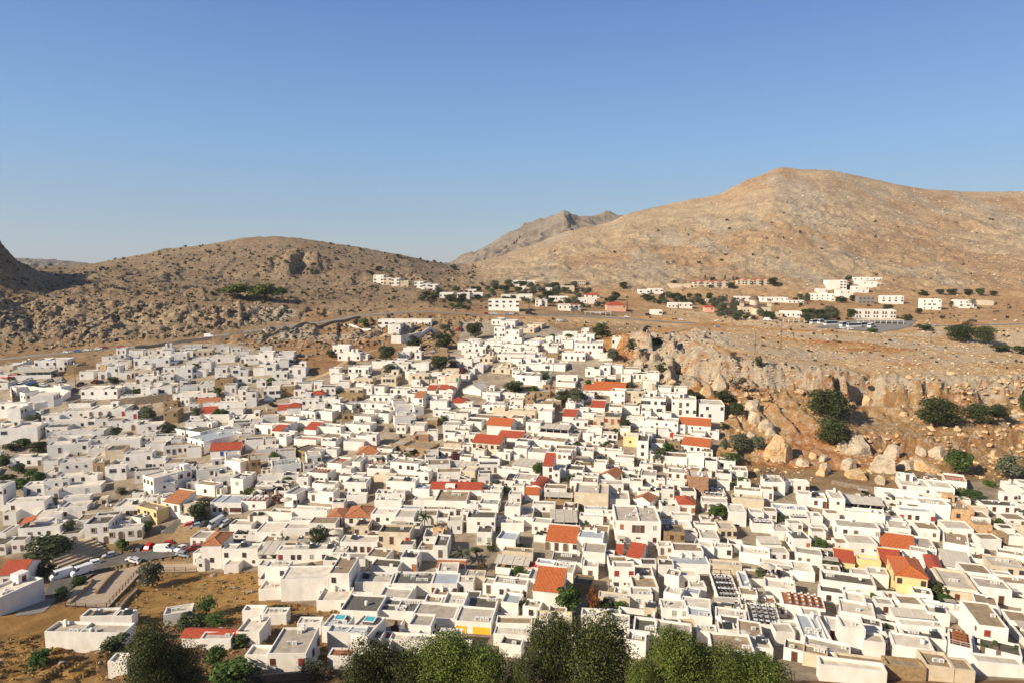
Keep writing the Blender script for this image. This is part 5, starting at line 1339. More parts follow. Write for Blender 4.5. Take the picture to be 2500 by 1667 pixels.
CAT['C4'] = '''30 160 195 355 170 W w s.r/w.ww/www y=-12
170 330 230 400 205 W w w..o/.w/..x y=-12; tall stepped white house, highest of the upper cluster; the tall stepped house
140 360 320 400 300 W w . y=-12
0 110 105 165 80 W w . y=-12
110 280 125 185 105 W w w. y=-12
430 600 165 215 145 C w . y=-14
370 510 215 260 190 W w .w y=-14
510 720 340 375 310 W y .xxx y=-14; pale yellow house high in the upper cluster; the pale yellow upper house
390 570 370 450 330 W w .w.w y=-14
760 980 315 355 295 W w x.x. y=-14
850 1030 260 300 245 W w . y=-14
1075 1165 225 285 210 W w x.x y=-12; small white cube beside a dark tree above the cluster
990 1330 390 560 350 W w .l.w.w.w.ww/rrr.r.../......w y=-10 d=14; large white three-storey building with a shaded right wall; the large three-storey building
840 1120 505 590 485 C w .w.w.d.w y=-14; low white wing with four windows left below the large building
1440 1580 320 400 290 W w w..w y=-8 d=9; isolated white cube house on the cliff edge; the cliff-edge cube
680 830 395 445 360 C w W.W.W y=-14
640 790 525 575 500 B s . y=-10
70 520 525 600 490 C w w.w.w.w.w.w y=-4; long white building with a row of six square windows; the six-window building
450 650 565 615 545 W w w.w. y=-10
580 880 640 710 600 C w .W... y=-14
340 580 650 700 620 W w . y=-12
0 260 690 745 650 W w w.w.d y=-14
280 580 775 875 730 C w ..w.... y=-18
1120 1300 700 780 680 W w . y=-14
1300 1420 655 765 635 W w .w./... y=-14 d=9; lone white house with leafy pergola below the rocky slope; the leafy-pergola house
770 1030 795 840 770 C w ...w y=-12
770 1000 890 920 820 B w . y=-14
1210 1590 940 1005 865 Rgo w .... y=-16 d=12; widest bright orange-red roof, directly below the boulders; the widest orange-red roof
1090 1260 955 995 905 Rso w . y=-20 d=6; small orange roof touching the widest orange-red roof
1420 1590 965 1095 930 W w .x.x/x..d y=-20; white house with shaded right wing below the boulders
1590 1840 955 1065 925 G w .x..ww/.d.. y=-10
480 700 980 1030 920 L s x.w.x y=-10; pinkish stone house with pale roof above the tall stone tower; the pinkish stone house
710 990 940 1000 915 B s .x... y=-14; stone house with dark tan roof hidden by a round green tree
405 510 1010 1185 990 C s .x.x/.x y=-10 d=7; tall square stone tower house in the middle; the tall stone tower
610 830 1080 1165 1040 W s x.w.w y=-8; long stone house with white inner walls right of the tall tower; the white-lined stone house
100 280 985 1040 965 C w x.x. y=-12
290 480 995 1050 965 L w x.w. y=-12
0 160 1120 1205 1080 C w .w.w y=-14
200 520 1195 1295 1165 W w ..w.b.b y=-12
560 720 1205 1335 1170 W w . y=-14 d=8; plain white windowless block in the middle of town
850 1010 1280 1315 1230 Rsr w . y=-12 d=6; vivid red roof panel in the middle of town; the vivid red panel
960 1150 1315 1395 1270 W w .w.s y=-14
1180 1350 1160 1205 1105 Rsr w . y=-12 d=6; red roof over a long shaded wall below the orange-red roof; the red roof with long wall
970 1160 1185 1240 1150 W w .w y=-14
1350 1540 1265 1395 1190 G c r.q.r y=-8 d=9; cream classical house with three orange-red doors; the cream three-door house
1215 1340 1275 1385 1240 L c q.w y=-8
1620 1820 1300 1350 1260 L w . y=-14
560 920 1395 1500 1350 P w . y=-14; white house with pale canvas-shaded terrace full of tables
1150 1320 1405 1465 1370 W w . y=-14
20 160 1160 1250 1120 W w . y=-14
1080 1250 1220 1290 1190 C w . y=-14'''
CAT['C5'] = '''300 560 880 1065 845 W w WW.w.W/b.w.W. y=-14 d=9; left third of a white apartment block, with wooden shutters on its balconies; the left apartment block
630 900 895 1080 860 W w x.d.w../..d.w.w y=-12 d=9; middle third of a white apartment block, with arched balcony openings; the middle apartment block
940 1210 940 1125 890 W w .w..w/w.w.../....w y=-10 d=10; right end of a white apartment block, nearest the dark bushes; the right apartment block
200 300 880 940 835 G w x. y=-14
340 700 1120 1230 1080 W w ..x.x.x y=-18
700 1060 1160 1255 1085 Rso w .x.x.x../.R.... y=-19 d=6; white house with long plain orange roof directly beneath the apartments; the orange roof beneath the apartments
840 1000 1255 1340 1215 W w R...R y=-18 d=10
590 680 1255 1310 1240 W w .A. y=-8 d=3; white gateway with bright red arched door; the red arched gateway
120 340 1140 1180 1090 C w . y=-20
270 460 1205 1275 1180 W w .x. y=-18'''
CAT['D3'] = '''70 215 190 305 182 W w x.x/W.W/W.W y=-2 d=12; leftmost white hotel block stepping down the hillside, blank upper wall; the leftmost hillside hotel block
215 325 230 330 222 W w W.W/W.W y=-2
325 440 240 345 232 W w W.W/W.W y=-2
455 570 275 340 268 W c . y=5; plain beige block between two white hillside hotel wings; the plain beige block
655 780 285 375 275 W w W.W/W.W y=-2
780 880 315 385 305 W w W.W y=-2
880 995 325 420 318 W w W.W/W.W y=-2; lowest right wing of the hillside hotel with arched openings
1020 1215 445 510 438 W w w.W..w y=-2; small white house left of a twin beside the orange cutting; the small left twin
1270 1450 450 520 440 W w w..W.. y=-2
1390 1540 400 450 392 W w W.W.W y=-2
1450 1640 450 505 442 W w . y=-2
1720 2160 545 700 530 W w W.W.W.W.W/W.W.d.w.W y=-2 d=12; flat-roofed white two-storey hall with wide dark windows by the road; the wide-windowed hall
1900 2120 475 540 465 W w . y=-2
2120 2350 480 560 460 W w . y=-2'''
CAT['D4'] = '''305 490 270 310 263 W w w.w.w.w y=0 d=8; highest left white row of the valley hotels
510 640 270 310 263 W w w.w.w y=0 d=8
305 400 330 380 322 C w w.w y=0
360 500 358 400 350 W w w.w.w y=0
510 610 335 380 328 C w w.w y=0
600 870 375 420 365 W w .....w y=0; long blank white wall house among valley trees
1180 1350 268 335 258 W c wwwwww/wwwwww/wwwwww y=0 d=9; three-storey cream hotel standing alone against the hill foot; the cream hill-foot hotel
1000 1190 355 420 345 W c .w.w.. y=0; flat cream building among olive trees; the flat cream building
760 840 350 370 335 Rgr w . y=0 d=8
630 720 545 640 510 Wp w w./w. y=0 d=12; left of two white gabled blocks beside the palms; the left gabled block
730 800 545 640 510 Wp w w./w. y=0 d=12
830 1100 505 570 497 W w wwww.ww.w/..w.w y=0; long white building with row of small windows behind the gabled blocks
970 1140 625 700 585 C w w.w.w y=0; white house with solar panels beside the stone pavilion
1140 1210 620 700 580 Rpr w w.w y=0 d=10; left red-topped gable beside the palm trees
1212 1280 620 700 580 Rpr w w.w y=0 d=10
1350 1550 475 515 447 Rhr w w.w.W y=0 d=9; white villa with red hipped roof above a white block; the red-hipped villa
1230 1370 530 590 517 W w ..w y=0
1380 1510 530 600 517 W w ...w y=0
1660 1930 620 710 585 Rhr p .l..w y=0 d=11; salmon-pink house with red hipped roof by the upper road; the salmon-pink house'''
CAT['D5'] = '''0 140 355 405 345 W w W.W y=-4
135 300 340 400 332 W w a.W.W y=-4; white villa right half above the dark hedge
375 650 280 312 245 W c ........ y=-4 d=14; long low cream base wall building at the foot of the hill; the low cream base
690 775 252 310 232 Rpr c W.W/W.W y=-2 d=12; first cream gabled apartment from the left in the hill-foot row
778 870 252 310 232 Rpr c W.W/W.W y=-2 d=12
905 1000 255 315 236 Rpr c W.W/W.W y=-2 d=12
1005 1110 255 315 236 Rpr c W.W/W.W y=-2 d=12
1230 1318 228 288 210 Rpr c W.W/W.W y=-2 d=12; cream gabled apartment just right of the gap in the hill-foot row
1322 1410 228 288 210 Rpr c W.W/W.W y=-2 d=12
1432 1525 228 290 210 Rpr c W.W/W.W y=-2 d=12
1528 1620 228 290 210 Rpr c W.W/W.W y=-2 d=12; last cream gabled apartment at the right end of the row
370 485 520 575 512 W w w.w.w y=-4; small white house, left of two behind the long tan wall; the small walled house
500 665 520 580 510 W w w.w.W y=-4
150 290 608 660 600 W w ..W y=-2; tiny white kiosk building on the rocky plateau; the plateau kiosk
820 940 565 625 540 Rhr p .w y=-4 d=8; small pink house with red roof left of the domed church; the small pink house
1530 1860 447 505 438 W w w.w.w.w.w.w y=-4; long low white hotel behind the domed church
1220 1400 440 490 432 W w W.W.W y=-4
1870 2060 490 515 482 W w w.w.w.w y=-4
830 1090 475 498 468 W w w....... y=-4
1790 2030 625 685 615 W w a.w.w.ww y=-6 d=10; white building with arched windows right of the domed church; the arch-windowed shop
1710 1790 640 685 632 C c .w. y=-6'''
CAT['D6'] = '''85 330 345 408 338 W w w.w.w.w.w/w.w.w.w.w y=-6; long white two-storey hotel with two even window rows; the long two-row hotel
175 260 290 345 284 W w . y=-6
290 345 385 418 380 W w w y=-6
275 465 200 288 192 W w ...WW/...WW/...WW y=-6; tall white hotel block with stacked balconies; the stacked-balcony hotel
395 535 308 382 300 W w w.w./..w y=-6
550 700 265 328 255 W w w..w/..w. y=-6
600 790 210 265 200 W w .w.w. y=-6; white stepped villa beneath the topmost long house; the stepped villa
540 845 168 196 162 W w w.w.w.w.w y=-6; topmost long white house against the hillside; the topmost long house
790 840 215 238 210 W c . y=-6
590 760 372 445 362 B n WWWW/WWWW y=-6 d=9; unfinished bare concrete building with open square bays; the unfinished concrete building
840 1070 364 445 355 W w d.d.d.d/W.W.W.W y=-4 d=8; white building with eight deep dark bays right of the concrete shell; the eight-bay building
1270 1470 400 508 390 W w w.w.w/wWW./w.w.W y=-8 d=9; white three-storey villa with balconies on the right slope; the right-slope villa
1665 1850 412 492 402 W w w.w.../W.W.W y=-8; white villa with a palm in front at far right; the palm-fronted villa
1900 2030 418 462 408 W c .. y=-8; low cream building behind the palm-fronted villa
560 990 518 600 503 W w aa.aa.aa.aa.aa/ww.ww.ww.ww.ww y=-5 d=12; large white hotel with rows of arched windows above the buses; the arched-window hotel'''
# ------------------------------------------------------------------ place the houses of the catalogue
def solve(x0, x1, yt, yb, yk, yaw, dm=None, rise=0):
    xm = (x0 + x1) / 2; h = hit(xm, yb, ZF)
    if h is None: h = hit(xm, yb + 30, ZF)
    X, Y, Z = h; c, s_ = math.cos(yaw), math.sin(yaw); dr = CZ - Z
    def sol(px):
        u = (px - 1250) / F; return (u * (Y * CP + dr * SP) - X) / (c - u * s_ * CP)
    a, b = sol(x0), sol(x1); mx = 2.2 * (x1 - x0) / F * Y
    if not (0 < b - a < mx): a, b = -(x1 - x0) / F * Y / 2, (x1 - x0) / F * Y / 2
    w = b - a; mc = (a + b) / 2; X += mc * c; Y += mc * s_
    zt = zat(xm, yt, h[1]); H_ = min(max(zt - Z, 2.3), 14)
    if dm is None:
        r, sl = rayc(xm, yk); zr = Z + H_ + rise
        if sl < -1e-3 and zr < CZ - .5:
            Y2 = (zr - CZ) / sl; X2 = r * Y2; dm = (X2 - h[0]) * (-s_) + (Y2 - h[1]) * c
        else: dm = 8
    return X, Y, Z, w, min(max(dm, 3.0), 17), H_
for tl, txt in CAT.items():
    ox, oy, sc_, dy = TILES[tl]
    for ln in txt.strip().split('\n'):
        parts = [q.strip() for q in ln.split(';')]; tk = parts[0].split()
        x0, x1, yt, yb, yk = [float(q) / sc_ for q in tk[:5]]; x0 += ox; x1 += ox; yt += oy; yb += oy; yk += oy
        roof, wall, wn = tk[5:8]; yaw = dy; dm = None; side = ''; cl = None
        for o_ in tk[8:]:
            if o_.startswith('y='): yaw = float(o_[2:])
            elif o_.startswith('d='): dm = float(o_[2:])
            elif o_.startswith('e='): side = o_[2:]
            elif o_ == 'rail': cl = 'rail'
        rr = random.Random(int(x0 * 7 + yt)); ya = math.radians(yaw + rr.uniform(-1.5, 1.5))
        X, Y, Z, w, d_, h_ = solve(x0, x1, yt, yb, yk, ya, dm, .8 if roof[0] == 'R' else 0)
        if wn == '.' and roof[0] != 'P' and h_ > 2.6: wn = ''.join(rr.choice('..w.x..sd') for _ in range(max(1, int(w / 2.6)))) if not (parts[1:] and 'blank' in parts[1]) and not (parts[1:] and 'windowless' in parts[1]) else '.'
        if len(parts) == 1 and wall == 'w' and roof in 'WCBG' and rr.random() < .08: wall = 'c'
        H = house((x0 + x1) / 2, (yt + yb) / 2, X, Y, Z, w, d_, h_, ya, roof, wall, wn, parts[1] if len(parts) > 1 else None, parts[2] if len(parts) > 2 else None, side, cl,
                  cat='hotel' if (len(parts) > 1 and ('hotel' in parts[1] or 'apartment' in parts[1])) else ('archway' if len(parts) > 1 and 'archway' in parts[1] else None))
        if len(parts) == 1: annex(H, rr)
print('catalogue houses', len(HOUSES))
# ------------------------------------------------------------------ small houses that fill the lanes between them
FOOT = [(H['x'] - math.sin(H['yaw']) * H['d'] / 2, H['y'] + math.cos(H['yaw']) * H['d'] / 2, H['yaw'], H['w'] / 2, H['d'] / 2) for H in HOUSES]
FA = np.array(FOOT)
def clear(x, y, hw, hd, m_=1.0):
    dx = x - FA[:, 0]; dy = y - FA[:, 1]; c, s_ = np.cos(FA[:, 2]), np.sin(FA[:, 2]); u = np.abs(dx * c + dy * s_); v = np.abs(-dx * s_ + dy * c)
    return not np.any((u < FA[:, 3] + hw * m_) & (v < FA[:, 4] + hd * m_))
EXCL = [PARK1, PARK2, TER1, GRASS] + [poly_px(q) for q in (
 [(0,1040),(120,1055),(115,1100),(105,1185),(60,1190),(0,1195)], [(215,1180),(350,1160),(350,1215),(230,1225)], [(300,1345),(380,1345),(380,1300),(300,1300)],
 [(1255,925),(1320,925),(1320,962),(1255,962)], [(1370,1650),(1480,1650),(1520,1440),(1370,1440)], [(2250,1480),(2320,1480),(2290,1400),(2250,1400)], [(400,990),(440,990),(460,1060),(360,1070),(350,1000)],
 [(1270,780),(1340,780),(1340,830),(1270,830)], [(1330,880),(1440,860),(1500,905),(1330,925)], [(1190,860),(1260,880),(1260,905),(1180,900)], [(1010,1320),(1180,1320),(1200,1400),(1130,1400),(1100,1340),(1010,1330)],
 [(840,820),(1000,820),(1120,850),(1120,910),(1060,915),(1000,890),(930,900),(840,900)], [(2310,1160),(2500,1160),(2500,1200),(2440,1215),(2320,1215)])]
rf = random.Random(99); fills = []
yy = 128.0
while yy < 400:
    step = 5.4 + yy * .004; xx = -1.0 * yy
    while xx < 1.0 * yy:
        xx += step; x = xx + rf.uniform(-1.6, 1.6); y = yy + rf.uniform(-1.6, 1.6); z = gz(x, y); px, py = proj(x, y, z)
        if not (-60 < px < 2560) or py > 1700: continue
        if not inpoly(np.array([x]), np.array([y]), TOWN)[0] or any(inpoly(np.array([x]), np.array([y]), e_)[0] for e_ in EXCL): continue
        if y > 300 and rf.random() < (.72 if px < 720 else .35): continue
        if y > 255 and px < 330 and rf.random() < .5: continue
        lowb = y < 260 and rf.random() < .34
        hw, hd = rf.uniform(2.2, 4.2), rf.uniform(2.0, 3.6)
        if not clear(x, y, hw, hd, .72): 
            hw, hd = 2.0, 1.9
            if not clear(x, y, hw, hd, .6): continue
        j = int(np.argmin((FA[:, 0] - x) ** 2 + (FA[:, 1] - y) ** 2)); yaw = FA[j, 2] + rf.uniform(-.06, .06)
        FA = np.vstack([FA, [x, y, yaw, hw, hd]]); fills.append((x, y, z, hw, hd, yaw, px, py, lowb))
    yy += step * .92
print('fill houses', len(fills))
fills.sort(key=lambda f: f[1])
NIND = 70
mbs = MB(); COURT = []
for k, (x, y, z, hw, hd, yaw, px, py, lowb) in enumerate(fills):
    h_ = rf.choice([2.3, 2.6, 2.9, 3.1, 3.4]) if not lowb else rf.uniform(.5, 1.5); roof = rf.choice('WWCCBBG'); 
    xf, yf = x + math.sin(yaw) * hd, y - math.cos(yaw) * hd
    if not lowb and k >= NIND and rf.random() < .10:
        COURT.append((x, y, z)); continue
    if k < NIND and not lowb:
        wn = ''.join(rf.choice('.wsdxb.') for _ in range(max(1, int(hw * 2 / 2.2))))
        house(px, py, xf, yf, z, hw * 2, hd * 2, h_, yaw, roof if roof != 'T' else 'W', 'w', wn, None, None, filler=True)
    else:
        m2 = MB(); ringwall(m2, hw * 2, hd * 2, h_, .3 if not lowb else rf.choice([.5, .9, 1.3]), .25, [rf.uniform(-.15, .15) for _ in range(8)]); b = len(mbs.V); c, s_ = math.cos(yaw), math.sin(yaw)
        m2.poly([(-hw+.25, .25, h_), (hw-.25, .25, h_), (hw-.25, 2*hd-.25, h_), (-hw+.25, 2*hd-.25, h_)], rf.choice([1, 1, 2, 3, 3, 4]))
        for i in range(int(hw)): 
            wx = -hw + (i + .5) / int(hw) * 2 * hw
            if rf.random() < .55: m2.box(wx - .4, wx + .4, -.06, -.01, .2 if rf.random() < .4 else 1.0, 2.1, 5)
        if lowb:
            for q in range(rf.randrange(3, 9)):
                ax = rf.uniform(-hw + .6, hw - .6); ay = rf.uniform(.6, 2 * hd - .6); w_ = rf.uniform(.12, .5); m2.box(ax - w_, ax + w_, ay - w_ * .7, ay + w_ * .7, h_, h_ + rf.uniform(.3, 1.3), rf.choice([0, 2, 5, 6, 7, 7]))
            if rf.random() < .25: m2.box(-hw + .3, hw * rf.uniform(-.2, .9), hd, 2 * hd - .3, h_ + 2.2, h_ + 2.28, rf.choice([2, 8]));
            if rf.random() < .5: COURT.append((x, y, z + h_))
        elif rf.random() < .35: ax = rf.uniform(-hw + .8, hw - .8); ay = rf.uniform(.9, 2 * hd - .9); m2.box(ax - .45, ax + .45, ay - .2, ay + .2, h_, h_ + .7, 0)
        mbs.V += [(xf + v[0] * c - v[1] * s_, yf + v[0] * s_ + v[1] * c, z + v[2]) for v in m2.V]; mbs.Fc += [tuple(i + b for i in f) for f in m2.Fc]; mbs.M += m2.M
o = ob('small_white_houses', mbs.mesh('small_white_houses', ['plaster_white', 'roof_white', 'roof_light_grey', 'roof_tan', 'roof_dark', 'window_frame', 'terracotta_floor', 'leaf_green', 'canvas'])); tag(o, 'the mass of small white flat-roofed houses packed between the larger ones', 'houses', None, 'stuff')
LMK = [(H['px'], H['py'], H['short']) for H in HOUSES if H['short']]
ORD = ['', 'second ', 'third ', 'fourth ', 'fifth ', 'sixth ', 'seventh ', 'eighth ', 'ninth ']
def relation(items):
    """items: list of dict(px,py) -> phrase per item, unique per landmark and side"""
    bk = {}
    for it in items:
        j = min(range(len(LMK)), key=lambda k: (LMK[k][0] - it['px']) ** 2 + (1.5 * (LMK[k][1] - it['py'])) ** 2)
        dx = it['px'] - LMK[j][0]; dy_ = (it['py'] - LMK[j][1]) * 1.3
        dr = ('left' if dx < 0 else 'right') if abs(dx) > abs(dy_) else ('behind' if dy_ < 0 else 'front')
        bk.setdefault((j, dr), []).append((dx * dx + dy_ * dy_, it))
    for (j, dr), L_ in bk.items():
        L_.sort(key=lambda q: q[0])
        for n, (_, it) in enumerate(L_):
            o_ = ORD[min(n, 8)]; P = LMK[j][2]
            it['rel'] = {'left': (o_ + 'to the left of ' if o_ else 'just left of '), 'right': (o_ + 'to the right of ' if o_ else 'just right of '), 'behind': (o_ + 'one behind ' if o_ else 'directly behind '), 'front': (o_ + 'one in front of ' if o_ else 'directly in front of ')}[dr] + P
# ------------------------------------------------------------------ vegetation prototypes (unit: width 1, height 1)
def crownmesh(name, mat, lobes, per, leaf, seed, z0=.25, flat=1.0, taper=0, ragged=.12):
    r = np.random.RandomState(seed); C_, N_, P_ = [], [], []
    for k in range(lobes):
        t = r.rand() * 6.283; q = r.rand() ** .5 * .34; zc = z0 + .14 + (1 - z0 - .26) * r.rand()
        hh = (zc - z0) / (1 - z0); env = math.sqrt(max(.05, 1 - (2 * hh - 1) ** 2 * flat)) if not taper else (1 - .8 * hh)
        c = np.array([q * env * math.cos(t), q * env * math.sin(t), zc]); R_ = (.11 + .13 * r.rand()) * (1 if not taper else (1.1 - .6 * hh))
        d_ = r.randn(per, 3); d_ /= np.linalg.norm(d_, axis=1)[:, None]; d_[:, 2] = np.where(d_[:, 2] < -.4, -d_[:, 2], d_[:, 2])
        P_.append(c + d_ * R_ * np.array([1, 1, .95]) * (1 + ragged * r.randn(per, 1))); N_.append(d_)
    P = np.concatenate(P_); Nn = np.concatenate(N_) + .55 * r.randn(len(P), 3); Nn /= np.linalg.norm(Nn, axis=1)[:, None]
    u = np.cross(Nn, r.randn(len(P), 3)); u /= np.linalg.norm(u, axis=1)[:, None]; v = np.cross(Nn, u); s_ = (leaf * (.6 + .8 * r.rand(len(P))))[:, None]
    co = np.stack([P - u * s_, P + v * s_ * .55, P + u * s_, P - v * s_ * .55], 1).reshape(-1, 3); co[:, 2] = np.maximum(co[:, 2], .01)
    return rawmesh(name, co, np.arange(len(co)).reshape(-1, 4), mat)
def trunkmesh(name, seed, top=.6, r0=.04, limbs=6):
    r = random.Random(seed); mb = MB(); mb.bar((0, 0, -.06), (.02, .01, top * .45), (r0, r0 * .8), n=7).bar((.02, .01, top * .44), (-.02, .03, top), (r0 * .8, r0 * .35), n=6)
    for k in range(limbs):
        t = k / limbs * 6.28 + r.random(); z = top * (.35 + .4 * r.random()); L_ = .2 + .12 * r.random(); mb.bar((0, 0, z), (L_ * math.cos(t), L_ * math.sin(t), z + .22 + .1 * r.random()), (r0 * .45, r0 * .12), n=5)
    return mb.mesh(name, ['bark'])
K = {}
def kind(k, name, cat, mat, lobes, per, leaf, z0, n=2, **kw): K[k] = (name, cat, [(crownmesh('crown_%s%d' % (k, i), mat, lobes, per, leaf, 100 * i + len(K), z0, **kw), trunkmesh('trunk_%s%d' % (k, i), i, kw.get('top', .6) if False else .6)) for i in range(n)])
kind('pine', 'pine_tree', 'pine tree', 'leaf_pine', 60, 360, .0125, .2, n=3, ragged=.13); kind('juniper', 'juniper_tree', 'juniper tree', 'leaf_juniper', 64, 360, .0125, .12, n=3, ragged=.13)
kind('bigdark', 'juniper_tree', 'juniper tree', 'leaf_juniper', 64, 360, .0125, .05, n=2, ragged=.14)
kind('round', 'leafy_tree', 'tree', 'leaf_dark', 28, 90, .045, .10); kind('green', 'leafy_tree', 'tree', 'leaf_green', 26, 85, .045, .12); kind('olive', 'olive_tree', 'olive tree', 'leaf_olive', 26, 85, .045, .12)
kind('bush', 'bush', 'bush', 'leaf_green', 16, 70, .065, 0); kind('darkbush', 'bush', 'bush', 'leaf_dark', 16, 70, .065, 0); kind('brown', 'bush', 'bush', 'leaf_brown', 12, 45, .055, 0)
kind('carob', 'carob_bush', 'bush', 'leaf_dark', 60, 120, .026, 0); kind('flat', 'pine_tree', 'pine tree', 'leaf_pine', 34, 80, .042, .3); kind('hedge', 'hedge', 'hedge', 'leaf_green', 22, 50, .04, 0)
kind('autumn', 'autumn_creeper', 'creeper', 'leaf_autumn', 20, 60, .04, 0); kind('pink', 'bougainvillea', 'bougainvillea', 'leaf_pink', 10, 50, .06, 0); kind('purple', 'bougainvillea', 'bougainvillea', 'leaf_purple', 16, 55, .05, 0); kind('red', 'flowering_plant', 'plant', 'leaf_red', 10, 40, .06, 0)
kind('cypress', 'cypress_tree', 'cypress tree', 'leaf_dark', 26, 50, .035, .03, taper=1)
def palmmesh(seed):
    r = random.Random(seed); mb = MB()
    for k in range(26):
        t = k * 2.399; el = r.uniform(-.2, 1.1); L_ = r.uniform(.42, .55); p = Vector((0, 0, .72)); dr = Vector((math.cos(t) * math.cos(el), math.sin(t) * math.cos(el), math.sin(el)))
        sd = Vector((-math.sin(t), math.cos(t), 0))
        for s_ in range(5):
            q = p + dr * L_ / 5; dr = (dr + Vector((0, 0, -.24))).normalized(); w0, w1 = .05 * (1 - abs(s_ - 1.5) / 4), .05 * (1 - abs(s_ - .5) / 4)
            for g in (-1, 1): mb.poly([p, q, q + sd * g * w1 + Vector((0, 0, -.03)), p + sd * g * w0 + Vector((0, 0, -.03))])
            p = q
    return mb.mesh('fronds%d' % seed, ['leaf_olive'])
K['palm'] = ('palm_tree', 'palm tree', [(palmmesh(i), MB().bar((0, 0, -.05), (.02, 0, .72), (.035, .025), n=7).mesh('palm_trunk', ['bark'])) for i in (1, 2)])
TREES = []
def tree(k, px, yb, wp, hp, label=None, group=None):
    name, cat, var = K[k]; h = hit(px, yb, ZF)
    if h is None: return
    X, Y, Z = h; w = wp / F * Y * (1.05 if k != 'carob' else .93); zt = zat(px, yb - hp, Y); H_ = max(zt - Z, .8); rr = random.Random(int(px * 13 + yb * 7)); cm, tm = var[rr.randrange(len(var))]
    root = ob(name, None, None, (X, Y, Z - .1), rr.random() * 6.28)
    if k == 'palm': w = max(w, H_ * .8)
    bushy = cat in ('bush', 'hedge', 'creeper', 'bougainvillea', 'plant')
    add_part('foliage' if bushy else 'crown', cm, root, sc=(w * rr.uniform(1.0, 1.15), w * rr.uniform(.9, 1.1), H_ * 1.03)); add_part('stem' if bushy else 'trunk', tm, root, sc=(w * .8, w * .8, H_))
    TREES.append(dict(o=root, px=px, py=yb - hp / 2, label=label, cat=cat, k=k, group=group, w=wp)); return root
